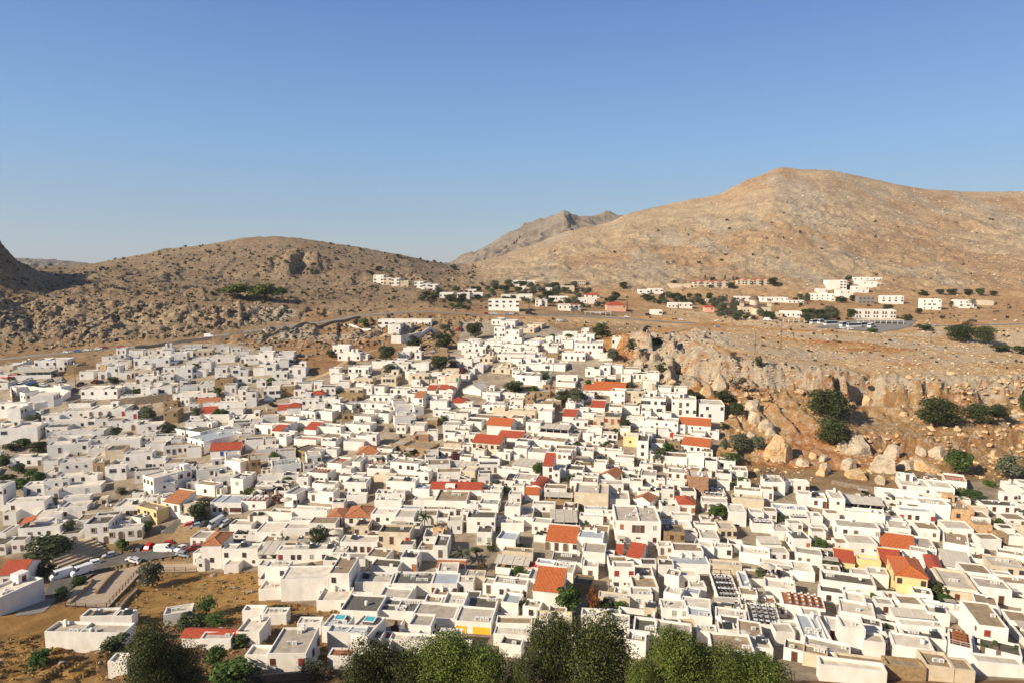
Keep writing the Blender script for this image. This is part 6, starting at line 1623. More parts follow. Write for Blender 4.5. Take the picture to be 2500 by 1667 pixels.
TL = '''round 117 1375 103 62 broad leafy tree beside the terraced steps above the parked vans
darkbush 112 1404 50 30 dark bush behind the parked white vans
olive 372 1431 65 56 round grey-green olive tree on the dry slope beside the brown railing
bush 300 1342 30 25 ;bush 148 1462 36 27 ;bush 192 1428 40 20 ;bush 98 1625 70 30 ;darkbush 287 1602 72 52
bigdark 375 1735 150 192 big dark conifer filling the bottom-left, left of the red tiled roof
bigdark 450 1720 110 135 lower dark conifer right of the big bottom-left one
hedge 505 1503 66 46 dark upright shrub behind the tree-shaded red roof
darkbush 630 1495 38 17 ;darkbush 674 1495 46 17 ;hedge 530 1525 66 30 ;darkbush 465 1527 80 28 ;green 530 1632 52 50 ;bush 592 1577 50 30 ;brown 495 1602 50 26 ;bush 565 1668 120 42 ;olive 622 1664 62 26 ;brown 452 1664 90 48 ;olive 763 1655 62 42 ;brown 800 1655 50 36
round 780 1334 56 46 round green tree between the long cream roof and the brown-shutter row
palm 1128 1374 62 36 low bushy palm beside the broken tile roof
brown 1177 1392 38 30 ;bush 1160 1345 26 10 ;purple 965 1562 22 46 ;pink 990 1527 14 12 ;bush 1020 1550 16 12 ;bush 1060 1555 18 16
juniper 905 1770 150 185 leftmost juniper of the bottom row, dull dark green
juniper 985 1775 150 170 second juniper of the bottom row, mixed brownish green
pine 1080 1770 190 205 bright green pine bushing over the bottom edge below the grey roofs
pine 1180 1775 160 185 bright green pine directly below the bright yellow house
juniper 1275 1780 87 165 narrow dark conifer between the bright pine and the tall junipers
juniper 1345 1760 140 240 tall pointed juniper, left one of the central pair
juniper 1462 1760 195 236 widest tall juniper, right one of the central pair
pine 1570 1775 112 160 airy bright pine right of the central junipers
pine 1655 1775 160 218 bright pine below the lettered restaurant
pine 1745 1775 160 190 low bright pine under the beige parasols
pine 1850 1778 180 165 rightmost bright green pine on the bottom edge
green 1385 1502 66 70 dense green tree right of the orange-tiled stair house
autumn 1445 1498 32 66 rust-red creeper climbing the small stone tower
darkbush 1478 1493 38 30 ;bush 1515 1491 46 22 ;hedge 1273 1342 46 12 ;darkbush 1280 1498 30 36
palm 1037 1308 38 62 tall sparse palm between the narrow tan roofs
purple 1114 1126 42 22 ;pink 1140 1126 14 10 bright pink bougainvillea beside the beige tent roof
bush 1165 1187 32 14 ;green 1313 1161 30 30 ;hedge 1415 1173 72 17 ;darkbush 1393 1179 28 17 ;hedge 1237 1201 36 15 ;hedge 1548 1174 62 14 ;olive 1547 1136 22 20 ;olive 1610 1129 36 34 ;brown 1400 1244 46 16
bush 1630 1108 36 26 ;olive 1805 1101 58 40 ;olive 1850 1098 34 32 ;olive 1770 1095 26 20 ;hedge 1785 1127 62 22 ;bush 1760 1138 26 15 ;bush 1808 1189 36 24 ;green 1750 1265 50 34 ;bush 1900 1270 28 17 ;bush 1925 1271 18 12 ;bush 1627 1219 30 9
green 2340 1156 70 52 bright green tree above the red-railed terrace at right
olive 2463 1170 64 54 large olive-green tree at the far right below the cliff
hedge 2360 1216 80 22 ;bush 2417 1187 30 13 ;bush 2436 1291 22 26 ;palm 2170 1298 14 10 ;bush 2003 1345 36 30 ;olive 2045 1401 26 20 ;bush 2073 1404 30 14 ;hedge 2140 1411 60 14 ;darkbush 2290 1463 40 44 ;bush 2305 1476 46 26 ;brown 2065 1488 42 9 ;darkbush 2200 1587 60 22 ;olive 2262 1602 46 28 ;bush 1956 1471 18 28 ;red 1740 1427 24 12 ;bush 1955 1592 30 20 ;hedge 2300 1395 60 12 ;brown 2360 1400 40 16
darkbush 27 942 22 22 ;bush 88 949 18 12 ;darkbush 276 934 30 15 ;darkbush 335 966 30 18 ;olive 80 1035 42 22 ;darkbush 268 1031 22 20 ;darkbush 283 1068 32 26 ;olive 362 1029 46 36 ;round 409 1062 38 26 ;olive 172 1306 28 36 ;bush 358 1298 32 25 ;olive 298 1206 30 16 ;olive 330 1216 20 22
darkbush 30 1100 40 22 ;bush 60 1092 36 22 ;round 95 1105 40 26 ;darkbush 45 1155 44 24 ;bush 80 1172 40 24 ;green 95 1180 34 26 ;darkbush 20 1180 44 24 ;bush 50 1188 40 20 ;round 15 1140 30 30
round 489 1272 50 44 round dark tree above the small parking lot
bush 502 1234 20 14 ;bush 605 1212 24 20 ;palm 710 1200 30 22 ;green 672 1127 28 24 ;purple 680 1230 42 24 ;brown 672 1202 36 18 ;bush 530 967 26 20 ;bush 655 974 20 15 ;olive 480 1026 24 30 ;green 540 1022 38 26 ;bush 478 908 18 20 ;round 772 1020 28 20 ;brown 610 1048 50 22 ;darkbush 808 870 24 16 ;bush 665 937 20 15
round 1160 828 42 38 round dark tree left of the stepped upper cluster
round 943 882 42 36 dark round tree beside the valley path
darkbush 1010 848 38 28 ;round 1083 852 52 36 broad dark tree in the middle of the scrubby slope
round 1073 905 50 34 ;olive 1108 899 30 20 ;olive 1083 808 22 15 ;bush 890 797 28 17 ;olive 950 914 34 24 ;olive 976 915 16 15 ;darkbush 810 872 20 15 ;olive 860 893 24 13 ;olive 1137 844 16 13 ;bush 935 1029 24 15 ;olive 1085 1030 26 17 ;purple 1130 917 34 20 ;olive 1148 890 18 17 ;darkbush 828 960 16 12
round 1258 960 54 28 wide round dark-green tree left of the pinkish stone house
green 1300 958 32 17 ;round 1372 980 44 26 flat dark tree above the white-lined stone house
olive 1410 988 50 38 large olive tree right of the flat dark tree
bush 1438 948 24 20 ;darkbush 1485 942 42 18 ;brown 1460 974 30 18 ;olive 1330 930 30 24 ;round 1470 826 44 34 dark tree above the large three-storey building
darkbush 1430 832 28 12 ;bush 1390 831 22 15 ;bush 1350 831 18 15 ;palm 1318 862 20 22 ;olive 1277 850 14 13 ;olive 1497 884 30 32 ;olive 1540 854 24 26 ;darkbush 1606 840 26 16 ;bush 1562 926 20 17 ;round 1525 1048 32 24 ;bush 1561 998 12 15 ;olive 1240 992 22 12 ;olive 1538 947 26 15 ;hedge 1500 905 26 8
darkbush 1697 974 36 18 ;round 1770 982 46 27 ;round 1795 1016 36 32 ;brown 1803 950 44 32 brown thorny bush beside the big pale boulders
darkbush 1615 910 26 24 ;brown 1790 872 26 13 ;darkbush 1852 897 18 28 ;darkbush 1768 1047 24 15
carob 2020 1022 112 68 upper of two big dark bushes left of the cave
carob 2032 1086 96 64 lower of two big dark bushes left of the cave
carob 2288 1042 118 68 widest dark bush, right of the cave
carob 2388 1030 76 44 smaller dark bush right of the widest one
carob 2437 1026 52 38 yellow-green bush, rightmost under the cliff
darkbush 2495 1010 20 60 ;carob 2345 834 78 40 left one of two dark bush clumps below the far-right road
carob 2400 838 60 40 right one of two dark bush clumps below the far-right road
darkbush 2258 807 40 13 ;bush 2130 812 26 10 ;brown 2363 795 28 17 ;darkbush 2440 857 52 17 ;darkbush 2490 864 40 20
flat 580 729 76 32 left clump of umbrella pines on the brown hillside
flat 645 737 74 40 middle umbrella pine of the hillside clump
flat 690 727 26 24 small right-hand umbrella pine of the hillside clump
darkbush 783 589 6 5 ;darkbush 807 597 9 5 ;darkbush 971 628 11 8 ;darkbush 1108 659 17 13 ;darkbush 925 662 22 12 ;darkbush 905 672 14 10
darkbush 2252 722 20 14 ;round 2295 719 22 12 ;round 2325 721 25 15 ;round 2364 720 22 13 ;round 2393 722 21 17 ;round 2424 723 20 12 ;cypress 2323 752 18 18 ;darkbush 2167 758 28 14 ;darkbush 2053 739 30 15 ;darkbush 2082 736 22 15 ;cypress 1970 732 20 18 ;cypress 2075 706 15 18 ;round 2040 718 14 10 ;round 2077 780 28 24 ;round 2213 784 27 15 ;round 2242 767 17 14 ;darkbush 2072 685 18 12 ;palm 2373 754 14 26 ;darkbush 2300 778 14 8
round 1888 699 26 20 ;darkbush 1785 705 22 15 ;cypress 1770 686 8 14 ;cypress 1790 686 9 12 ;darkbush 1740 686 18 9 ;cypress 1721 684 7 14 ;darkbush 1800 686 16 9 ;darkbush 1645 692 16 8 ;round 1798 782 24 16 ;round 1873 778 24 17 ;round 1521 705 22 15 ;round 1500 733 30 19 ;palm 1275 744 8 20 ;palm 1292 757 16 30 ;palm 1400 764 7 12 ;palm 1416 764 7 10 ;cypress 1531 764 4 30 thin dark cypress beside the salmon-pink house
darkbush 1680 575 6 4 ;darkbush 1500 618 8 6 ;darkbush 1465 575 0.1 0.1'''
for ln in TL.split('\n'):
    for it in ln.split(' ;') if ' ;' in ln else ln.split(';'):
        t_ = it.strip(' ;').split(None, 5)
        if len(t_) < 5: continue
        if float(t_[3]) < 1: continue
        tree(t_[0], float(t_[1]), float(t_[2]), float(t_[3]), float(t_[4]), t_[5] if len(t_) > 5 else None)
rg_ = random.Random(5)
def grove(poly, n, kinds, w0, w1, group, label):
    xs = [p[0] for p in poly]; ys = [p[1] for p in poly]; k = 0; tries = 0
    while k < n and tries < n * 20:
        tries += 1; px, py = rg_.uniform(min(xs), max(xs)), rg_.uniform(min(ys), max(ys))
        if not inpoly(np.array([px]), np.array([py]), poly)[0]: continue
        h = hit(px, py, ZF)
        if h is None or not clear(h[0], h[1], 1.5, 1.5): continue
        w = rg_.uniform(w0, w1); tree(rg_.choice(kinds), px, py, w, w * rg_.uniform(.55, .8), label, group); k += 1
grove([(1192,738),(1195,700),(1240,692),(1380,700),(1480,722),(1500,745),(1440,762),(1360,752),(1250,735)], 84, ['olive', 'olive', 'round', 'olive'], 12, 24, 'olive and pine grove in the valley', 'grey-green tree in the grove among the white valley hotels')
grove([(1560,728),(1730,724),(1745,745),(1640,748),(1560,738)], 40, ['round', 'darkbush', 'olive'], 12, 22, 'dark hedge trees behind the plateau', 'dark tree in the long hedge row left of the domed church')
grove([(1735,742),(1800,735),(1830,772),(1760,778)], 30, ['olive', 'olive', 'round'], 15, 26, 'olive trees around the church', 'olive tree in the grove left of the domed church')
grove([(1815,770),(1925,770),(1930,782),(1815,782)], 8, ['round', 'olive'], 12, 20, 'trees in front of the church', 'rounded tree standing in front of the domed church')
grove([(1925,725),(1965,728),(1985,745),(1940,748)], 8, ['round', 'olive'], 10, 16, 'trees near the long hotel', 'dark rounded tree between the domed church and the long two-row hotel')
grove([(1962,768),(2045,762),(2050,786),(1965,790)], 26, ['olive', 'round'], 16, 28, 'tall trees beside the buses', 'grey-green tree in the thicket left of the buses')
grove([(1090,748),(1160,744),(1162,756),(1092,758)], 11, ['round', 'green'], 10, 16, 'trees lining the upper road', 'small trimmed tree in the row left of the wide-windowed hall')
grove([(1020,728),(1070,712),(1190,705),(1195,735),(1120,742),(1030,740)], 28, ['round', 'darkbush', 'olive'], 12, 22, 'trees below the hillside hotel', 'small dark tree between the hillside hotel and the wide-windowed hall')
grove([(1500,690),(1660,665),(2000,640),(2300,600),(2480,520),(2000,500),(1500,600)], 16, ['darkbush'], 3, 6, 'scattered bushes on the big hill', 'tiny lone dark bush on the big bare hill')
grove([(1110,652),(1180,608),(1300,548),(1480,530),(1480,536),(1300,570),(1180,630)], 0, ['darkbush'], 3, 6, 'x', 'x')
grove([(560,680),(840,640),(1100,680),(1000,720),(600,760),(300,740)], 10, ['darkbush'], 3, 7, 'scattered bushes on the left hill', 'tiny lone dark bush on the brown left hill')
relation([t for t in TREES if not t['label']])
KW = dict(bush='green bush', darkbush='dark green bush', brown='dry brownish bush', olive='grey-green olive tree', round='dark rounded tree', green='green leafy tree', hedge='green hedge', palm='palm tree', purple='purplish bougainvillea', pink='pink bougainvillea', red='red flowering plant', cypress='dark pointed cypress', carob='dark bush', flat='umbrella pine', pine='pine', juniper='juniper', bigdark='conifer', autumn='creeper')
seen = {}
for t in TREES:
    lab = t['label'] or (KW[t['k']] + ', ' + t['rel']); 
    if not t['group'] and lab in seen: print('DUPT', lab)
    seen[lab] = 1; tag(t['o'], lab, t['cat'], t['group'] or ('bushes and trees of the town' if not t['label'] else None))

for i, (x, y, z) in enumerate((COURT[::2] if len(COURT) < 260 else COURT[::3])[:110]):
    px, py = proj(x, y, z); nm = rg_.choice(['bush', 'darkbush', 'olive']); w_ = rg_.uniform(1.6, 3.6) * F / y
    t_ = tree(nm, px, py, w_, w_ * .7, 'small courtyard shrub squeezed between low white houses', 'courtyard shrubs'); tag(t_, 'small courtyard shrub squeezed between low white houses', 'shrub', 'courtyard shrubs') if t_ else None
# ------------------------------------------------------------------ keep the 300 white houses that show largest; the rest become one mass
def px_area(H): return H['w'] * (H['h'] + .5 * H['d']) / H['y'] ** 2
wh = [H for H in HOUSES if H['o'].name.startswith('white_house')]
wh.sort(key=lambda H: (0 if (H['label'] or H['short']) else 1, -px_area(H)))
drop = wh[298:]; print('white houses', len(wh), 'merged', len(drop))
import bmesh as _bm
bpy.context.view_layer.update()
mats_ = []; Vv = []; Ff = []; Mm = []; doomed = []
def gather(o, mw):
    m_ = mw @ o.matrix_local if False else None
from mathutils import Matrix
def lm(o):
    return Matrix.Translation(o.location) @ o.rotation_euler.to_matrix().to_4x4() @ Matrix.Diagonal((*o.scale, 1))
def rec(o, M):
    M = M @ lm(o)
    if o.data is not None:
        b = len(Vv); me = o.data; ix = []
        for mt_ in me.materials:
            if mt_ not in mats_: mats_.append(mt_)
            ix.append(mats_.index(mt_))
        Vv.extend([(M @ v.co)[:] for v in me.vertices])
        for p in me.polygons: Ff.append(tuple(i + b for i in p.vertices)); Mm.append(ix[p.material_index] if ix else 0)
    for c in KIDS.get(o.name, []): rec(c, M)
    doomed.append(o)
KIDS = {}
for o in bpy.data.objects:
    if o.parent: KIDS.setdefault(o.parent.name, []).append(o)
for H in drop: rec(H['o'], Matrix.Identity(4))
if drop:
    fm = bpy.data.objects['small_white_houses'].data; b = len(Vv); ix = []
    for mt_ in fm.materials:
        if mt_ not in mats_: mats_.append(mt_)
        ix.append(mats_.index(mt_))
    Vv.extend([v.co[:] for v in fm.vertices])
    for p in fm.polygons: Ff.append(tuple(i + b for i in p.vertices)); Mm.append(ix[p.material_index])
    me = bpy.data.meshes.new('house_mass'); me.from_pydata(Vv, [], Ff)
    for mt_ in mats_: me.materials.append(mt_)
    me.polygons.foreach_set('material_index', Mm); me.update(); bpy.data.objects['small_white_houses'].data = me
    ids = set(id(H) for H in drop); HOUSES[:] = [H for H in HOUSES if id(H) not in ids]
    bpy.data.batch_remove(doomed)
relation([H for H in HOUSES if not H['label']])
used = set()
for H in HOUSES:
    lab = H['label']; catn = 'house'
    if H['roof'] in 'PDT': catn = 'terrace house'
    if H['o'].name.startswith('hotel'): catn = 'hotel'
    if H['o'].name.startswith('archway'): catn = 'archway'
    if not lab:
        st = 'three-storey ' if H['h'] > 8.6 else ('two-storey ' if H['h'] > 5.4 else '')
        sz = 'small ' if H['w'] < 5.5 else ('long ' if H['w'] > 14 else '')
        r_ = H['roof']
        rw = ('with %s tiled roof' % {'r': 'red', 'o': 'orange', 'x': 'weathered orange'}.get(r_[-1], 'red')) if r_[0] == 'R' else ('with canvas-shaded roof terrace' if r_ == 'P' else 'with open roof terrace' if r_ in 'DT' else 'with gabled roof' if r_ == 'Wp' else 'with %s roof' % ROOFW.get(r_, 'white'))
        for a_ in ((sz, st), (sz, ''), ('', '')):
            lab = a_[0] + a_[1] + WALLW[H['wall']] + ' house ' + rw + ', ' + H['rel']
            if len(lab.split()) <= 16: break
        if len(lab.split()) > 16: lab = WALLW[H['wall']] + ' house, ' + H['rel']
    H['o']['label'] = lab; tag(H['o'], lab, catn)
    if lab in used: print('DUP', lab)
    used.add(lab)
    if H['filler']: H['o']['group'] = 'small white houses between the larger ones'
    elif catn == 'house' and H['wall'] == 'w' and H['roof'][0] != 'R': H['o']['group'] = 'white flat-roofed houses of the town'
    elif H['roof'][0] == 'R': H['o']['group'] = 'houses with tiled roofs'
# ------------------------------------------------------------------ vehicles (x = length, front towards +x)
def carmesh(name, L_=4.0, W_=1.75, hb=.85, ht=1.45, prof=None):
    prof = prof or [(-L_/2, .3), (-L_/2, hb*.95), (-L_*.44, hb*1.1), (-L_*.34, ht*.97), (L_*.05, ht), (L_*.24, hb*1.08), (L_*.46, hb*.85), (L_/2, hb*.62), (L_/2, .3)]
    mb = MB(); n = len(prof); b = 0
    for s_ in (-1, 1):
        for (x, z) in prof: y = s_ * W_/2 * (1 if z <= hb * 1.12 else .86); mb.V.append((x, y, z))
    for i in range(n): j = (i + 1) % n; mb.Fc.append((i, n + i, n + j, j)); mb.M.append(0)
    mb.Fc.append(tuple(range(n))); mb.M.append(0); mb.Fc.append(tuple(range(n, 2 * n))[::-1]); mb.M.append(0)
    body = mb.mesh(name + '_body', ['car_paint_white'])
    g = MB(); i3, i4, i5, i2 = prof[3], prof[4], prof[5], prof[2]; e = .02
    for s_ in (-1, 1):
        y1 = s_ * (W_/2 * .93 + e); q = [(i2[0] + .35, s_*(W_/2*.99+e), i2[1] + .04), (i5[0] - .15, s_*(W_/2*.99+e), i5[1] + .04), (i4[0] - .02, s_*(W_/2*.86+e), i4[1] - .1), (i3[0] + .15, s_*(W_/2*.86+e), i3[1] - .1)]
        if name == 'van': q = [(i5[0] - .95, q[0][1], q[0][2]), q[1], q[2], (i4[0] - .75, q[3][1], q[3][2] - .25)]; q[2] = (q[2][0], q[2][1], q[2][2] - .25)
        g.poly(q if s_ < 0 else q[::-1])
    def lerp(a, c, t): return (a[0] + (c[0] - a[0]) * t, a[1] + (c[1] - a[1]) * t)
    for a, c, sg in ((i4, i5, 1), (i3, i2, -1)):
        p, q = lerp(a, c, .12), lerp(a, c, .92); o_ = .03 * sg; g.poly([(p[0] + o_, -W_*.4, p[1] + .02), (q[0] + o_, -W_*.45, q[1] + .02), (q[0] + o_, W_*.45, q[1] + .02), (p[0] + o_, W_*.4, p[1] + .02)][::sg])
    gl = g.mesh(name + '_glass', ['dark_glass']); wh = MB()
    wh.bar((0, -.11, 0), (0, .11, 0), .31, n=12); hd = MB().box(-.03, .03, -.14, .14, -.07, .07).mesh(name + '_lamp', ['ac_white'])
    return body, gl, wh.mesh(name + '_wheel', ['tyre']), hd, L_, W_, hb
MOD = {'car': carmesh('car'), 'van': carmesh('van', 5.6, 2.0, 1.25, 2.5, [(-2.8,.35),(-2.8,1.3),(-2.78,1.6),(-2.72,2.5),(1.5,2.5),(2.1,1.45),(2.7,1.1),(2.8,.8),(2.8,.35)]),
       'suv': carmesh('suv', 4.5, 1.85, 1.0, 1.65, [(-2.25,.35),(-2.25,1.0),(-2.15,1.15),(-1.9,1.6),(.3,1.66),(1.0,1.12),(2.05,.95),(2.25,.7),(2.25,.35)]),
       'bus': carmesh('bus', 11.5, 2.5, 1.3, 3.3, [(-5.75,.4),(-5.75,1.4),(-5.74,1.6),(-5.6,3.3),(5.3,3.3),(5.7,1.45),(5.74,1.3),(5.75,1.0),(5.75,.4)])}
def vehicle(mod, px, py, deg, col, label, group=None):
    body, gl, wh, hd, L_, W_, hb = MOD[mod]; h = hit(px, py, ZF)
    if h is None: return
    nm = {'car': 'parked_car', 'suv': 'parked_car', 'van': 'parked_van', 'bus': 'bus'}[mod]
    r = ob(nm, None, None, (h[0], h[1], h[2] + .22), math.radians(deg))
    # lie along the slope
    c, s_ = math.cos(math.radians(deg)), math.sin(math.radians(deg)); zf = gz(h[0] + c * L_/3, h[1] + s_ * L_/3); zb = gz(h[0] - c * L_/3, h[1] - s_ * L_/3); r.rotation_euler = (0, -math.atan2(zf - zb, L_ * 2/3), math.radians(deg)); r.rotation_mode = 'XYZ'
    b = add_part('body', body, r); b.material_slots[0].link = 'OBJECT'; b.material_slots[0].material = MATS['car_paint_' + col]; g_ = add_part('windows', gl, r)
    for sx in (-1, 1):
        for sy in (-1, 1): add_part('wheel', wh, r, (sx * L_ * .31, sy * (W_/2 - .1), .31))
    for sy in (-1, 1): add_part('headlight', hd, r, (L_/2, sy * W_ * .33, hb * .62))
    tag(r, label, {'car': 'car', 'suv': 'car', 'van': 'van', 'bus': 'bus'}[mod], group or {'bus': 'buses lined up by the hotel', 'van': 'vans parked in the town'}.get(mod, 'cars parked in the town'))
V = '''van 150 1412 232 white white high-roofed van, left of two parked below the steps
van 200 1402 235 white white high-roofed van, right of two parked below the steps
suv 225 1382 215 white white car parked third from the left along the steps
car 268 1360 215 silver silver-white car parked at the upper end of the steps
car 324 1372 180 white small white hatchback parked side-on by the pale terrace
car 343 1346 250 black black car between the small olive tree and a red one
car 363 1341 260 red red car at the left in front of the tiered stone seating
car 409 1332 200 red red car directly behind the white delivery van
van 402 1349 0 white white delivery van parked side-on below the tiered stone seating
car 441 1344 250 white white car facing the camera right of the delivery van
suv 475 1343 200 dark_red dark red car beside the tall hipped house
car 490 1357 255 white white car tucked against the tall hipped house
car 446 1358 0 silver silver car mostly hidden behind the terrace wall
car 460 1286 200 red red car at the left end of the small upper lot
car 479 1288 205 pale_blue blue-grey car second from left in the small upper lot
car 504 1286 210 black black car third from left in the small upper lot
van 530 1284 235 silver silver van in the small upper lot
car 550 1281 240 silver silver car at the right end of the small upper lot
car 492 1306 90 silver car seen from above the lower wall of the small lot
suv 513 1312 80 white white pickup below the small upper lot
car 48 938 190 white white car left of two blue ones by the cafe
car 66 939 200 pale_blue blue car, left of two by the cafe
car 80 939 200 blue blue car, right of two by the cafe
car 70 930 190 silver pale car just in front of the cafe
car 120 932 185 grey grey car at the right end of the cafe
car 145 934 180 silver silver car beside the open road bend
car 107 943 10 white white car parked opposite the cafe
car 195 941 230 black black car at the stone gate wall
car 243 936 200 black black car below the arched white house
car 232 934 200 dark_red dark red car beside the pole at the bend
car 12 920 180 grey grey car at the extreme left by the cafe
car 128 918 200 black black car on the ramp behind the cafe
car 405 971 5 white white car parked under the long wall of the upper left
car 164 862 8 white white car, leftmost in the line on the upper road
car 190 860 8 blue blue car second in the line on the upper road
car 215 857 8 white white car third in the line on the upper road
car 242 854 8 white white car fourth in the line on the upper road
car 257 852 8 dark_red dark car fifth in the line on the upper road
car 296 850 8 red red car at the right end of the line on the upper road
van 511 824 5 white white van driving alone on the upper road
car 950 810 180 red small red car below the retaining-wall hotel
car 924 808 200 white white car left of the small red one by the hotel
car 904 804 200 grey grey car beside the hotel's low white fence
car 1118 806 90 red red car half hidden among bushes right of the hotel
car 1055 861 170 silver silver car parked on the lane among dark trees
car 1188 768 20 red red car at the left end of the road by the wide-windowed hall
car 1199 768 10 white white car next to the red one by the wide-windowed hall
car 1209 768 10 white second white car by the wide-windowed hall
car 1237 769 15 silver silver car in front of the wide-windowed hall
car 1249 769 15 white white car in front of the wide-windowed hall
car 1261 769 15 grey grey car in front of the wide-windowed hall
van 1292 769 0 black dark van right of the wide-windowed hall
car 1306 770 0 black black car right of the dark van
car 1450 766 0 silver silver car under the flat car shelter
car 1462 767 0 white white car under the flat car shelter
car 1474 768 0 silver third car under the flat car shelter
car 1365 785 0 white white car, left of two on the rocky plateau edge
car 1380 786 20 silver silver car, right of two on the rocky plateau edge
car 1469 792 270 white white car alone at the end of the plateau track
car 1530 776 0 white white car driving past the salmon-pink house
car 1578 804 0 black black car on the dirt track above the cliff
suv 1582 771 0 black black car beside the plateau kiosk
car 1750 800 200 silver silver car at the right end of the dirt track
car 1664 783 0 white white car below the small walled house
car 1845 779 0 red red car in front of the domed church
car 1835 779 0 white white car in front of the domed church
van 1873 784 0 white white van left of the arch-windowed shop
car 2076 805 0 white white car in front of the parked buses
car 2057 803 0 white white car left in front of the parked buses
car 2245 797 10 black black car on the right-hand road
car 2265 796 5 green green car on the right-hand road
car 2286 797 5 silver silver car on the right-hand road
bus 2062 797 215 white leftmost of the four large white buses in the open
bus 2084 800 195 white second large white bus, seen side-on
bus 2108 798 205 white third large white bus, behind the front one
bus 2126 800 230 white white bus facing the camera at the right end
bus 2012 793 200 white white bus in the thicket's shade, middle of three
bus 2028 795 200 white white bus in the thicket's shade, right of three
bus 1994 791 200 white white bus in the thicket's shade, left of three'''
for ln in V.split('\n'):
    t_ = ln.split(None, 5); vehicle(t_[0], float(t_[1]), float(t_[2]), float(t_[3]), t_[4], t_[5])
# ------------------------------------------------------------------ boulders
def boulder(px, yb, wp, hp, mat, label, seed):
    h = hit(px, yb, ZF)
    if h is None: return
    X, Y, Z = h; w = wp / F * Y; zt = zat(px, yb - hp, Y); H_ = max(zt - Z, .7); r = np.random.RandomState(seed)
    v = IV3.copy(); q = v * 1.3 + seed * 3.1
    n = fbm(q[:, 0] + q[:, 2], q[:, 1] - q[:, 2] * .7, 4, seed) - .5; v = v * (1 + .55 * n[:, None])
    for k in range(17):                                   # shear flat facets off
        d_ = r.randn(3); d_[2] = abs(d_[2]) * .7; d_ /= np.linalg.norm(d_); c = .50 + .28 * r.rand(); s_ = v @ d_; v = v - np.where(s_ > c, s_ - c, 0)[:, None] * d_
    n2 = fbm(q[:, 0] * 4, q[:, 1] * 4 + q[:, 2] * 3, 3, seed + 1) - .5; v = v * (1 + .12 * n2[:, None]) + .008 * r.randn(*v.shape)
    v[:, 0] *= w / (v[:, 0].max() - v[:, 0].min()); v[:, 1] *= w * .8 / (v[:, 1].max() - v[:, 1].min()); v[:, 2] *= H_ * 1.25 / (v[:, 2].max() - v[:, 2].min()); v[:, 2] += H_ - v[:, 2].max()
    o = ob('boulder', rawmesh('boulder_mesh', v, IF3, mat, 3), None, (X, Y + w * .3, Z - .12 * H_)); tag(o, label, 'boulder', 'boulders on the orange slope'); BOUL.append(o)
BOUL = []
BL = '''1905 1123 76 64 huge rounded pale boulder standing alone above the town, pitted surface
2102 1112 70 52 sharp-topped grey slab, highest of the boulder pile right of the dark bushes
2065 1107 32 36 upright rock at the left of the boulder pile
2077 1147 42 30 rock slabs in the lower middle of the boulder pile
2096 1169 52 24 flat rounded boulder at the foot of the pile
2166 1154 66 46 broad grey boulder right of the pile
2185 1118 40 36 tawny square rock behind the broad grey boulder
2155 1182 28 23 small pointed boulder just above the white walls
2013 1162 36 25 boulder left of the pile, just above the wall
2298 1121 54 34 grey boulder with a dark right side near the bright green tree
2257 1113 40 27 smaller grey boulder left of the dark-sided one
2217 1144 38 23 low block between the pile and the green tree
2265 1151 85 28 long low rock band left of the bright green tree
1633 930 26 27 rough grey boulder at the top left of the orange slope
1595 969 40 36 rounded boulder directly above the white apartment block
1762 952 42 46 tall craggy rock left of the brown thorny bush
1730 970 38 36 craggy rock touching the tall one on its left
1846 1030 38 32 round pitted boulder, upper of the middle group
1840 1002 42 26 tilted slab boulder at the top of the middle group
1873 1048 40 28 long block leaning right in the middle group
1815 1031 38 26 low boulder at the left of the middle group
1838 1072 32 22 half-buried boulder between olive bushes and the huge one
1848 985 20 15 small grey boulder above the tilted slab
1883 1062 28 19 small boulder above the huge rounded one
1988 1119 22 17 small round stone right of the huge boulder
1964 1139 40 21 low flat boulder right of the huge one
2012 1127 24 20 small round stone, furthest right beside the huge boulder
2016 1153 32 28 upright boulder between the flat one and the pile
2210 1015 20 11 small pale stone in front of the cliff tombs
2483 1024 30 17 pale stone beneath the rightmost cliff end
1560 900 30 28 weathered rock outcrop at the left end of the cliff
1600 880 30 26 angular rock under the left end of the cliff
1660 905 20 14 small rock fallen under the cliff
1575 935 24 20 brown rock beside the small dark bush'''
for i, ln in enumerate(BL.split('\n')):
    t_ = ln.split(None, 4); boulder(float(t_[0]), float(t_[1]), float(t_[2]), float(t_[3]), 'limestone' if i % 4 else 'limestone_ochre', t_[4], i + 3)
# cave: overhanging rock ledge over the hollow
def ledge(x, y, z, w, d_, t, seed, label):
    v = IV3.copy(); sg = np.sign(v); v = sg * np.abs(v) ** .6; q = v * np.array([2.6, 1.9, 1.6]) + seed; n = fbm(q[:, 0] + 3, q[:, 1] + q[:, 2], 4, seed) - .5; v = v * (1 + .40 * n[:, None]) + .012 * np.random.RandomState(seed).randn(*v.shape) * np.array([w / 2, d_ / 2, t / 2])
    o = ob('rock_ledge', rawmesh('rock_ledge', v, IF3, 'limestone', 3), None, (x, y, z)); tag(o, label, 'rock ledge')
zl = zgrid(ZF, cv[0] / (cv[1] + 17), cv[1] + 17)
ledge(cv[0], cv[1] + 8.5, zl - .8, 23, 17, 3.6, 4, 'thick pale rock ledge roofing the dark cave in the cliff'); ledge(cv[0] - 11, cv[1] + 10, zl - 1.6, 8, 13, 4.2, 7, 'squarish rock mass at the left shoulder of the cave')
boulder(2122, 988, 40, 24, 'limestone_ochre', 'tilted tawny slab lying inside the mouth of the cave', 61)
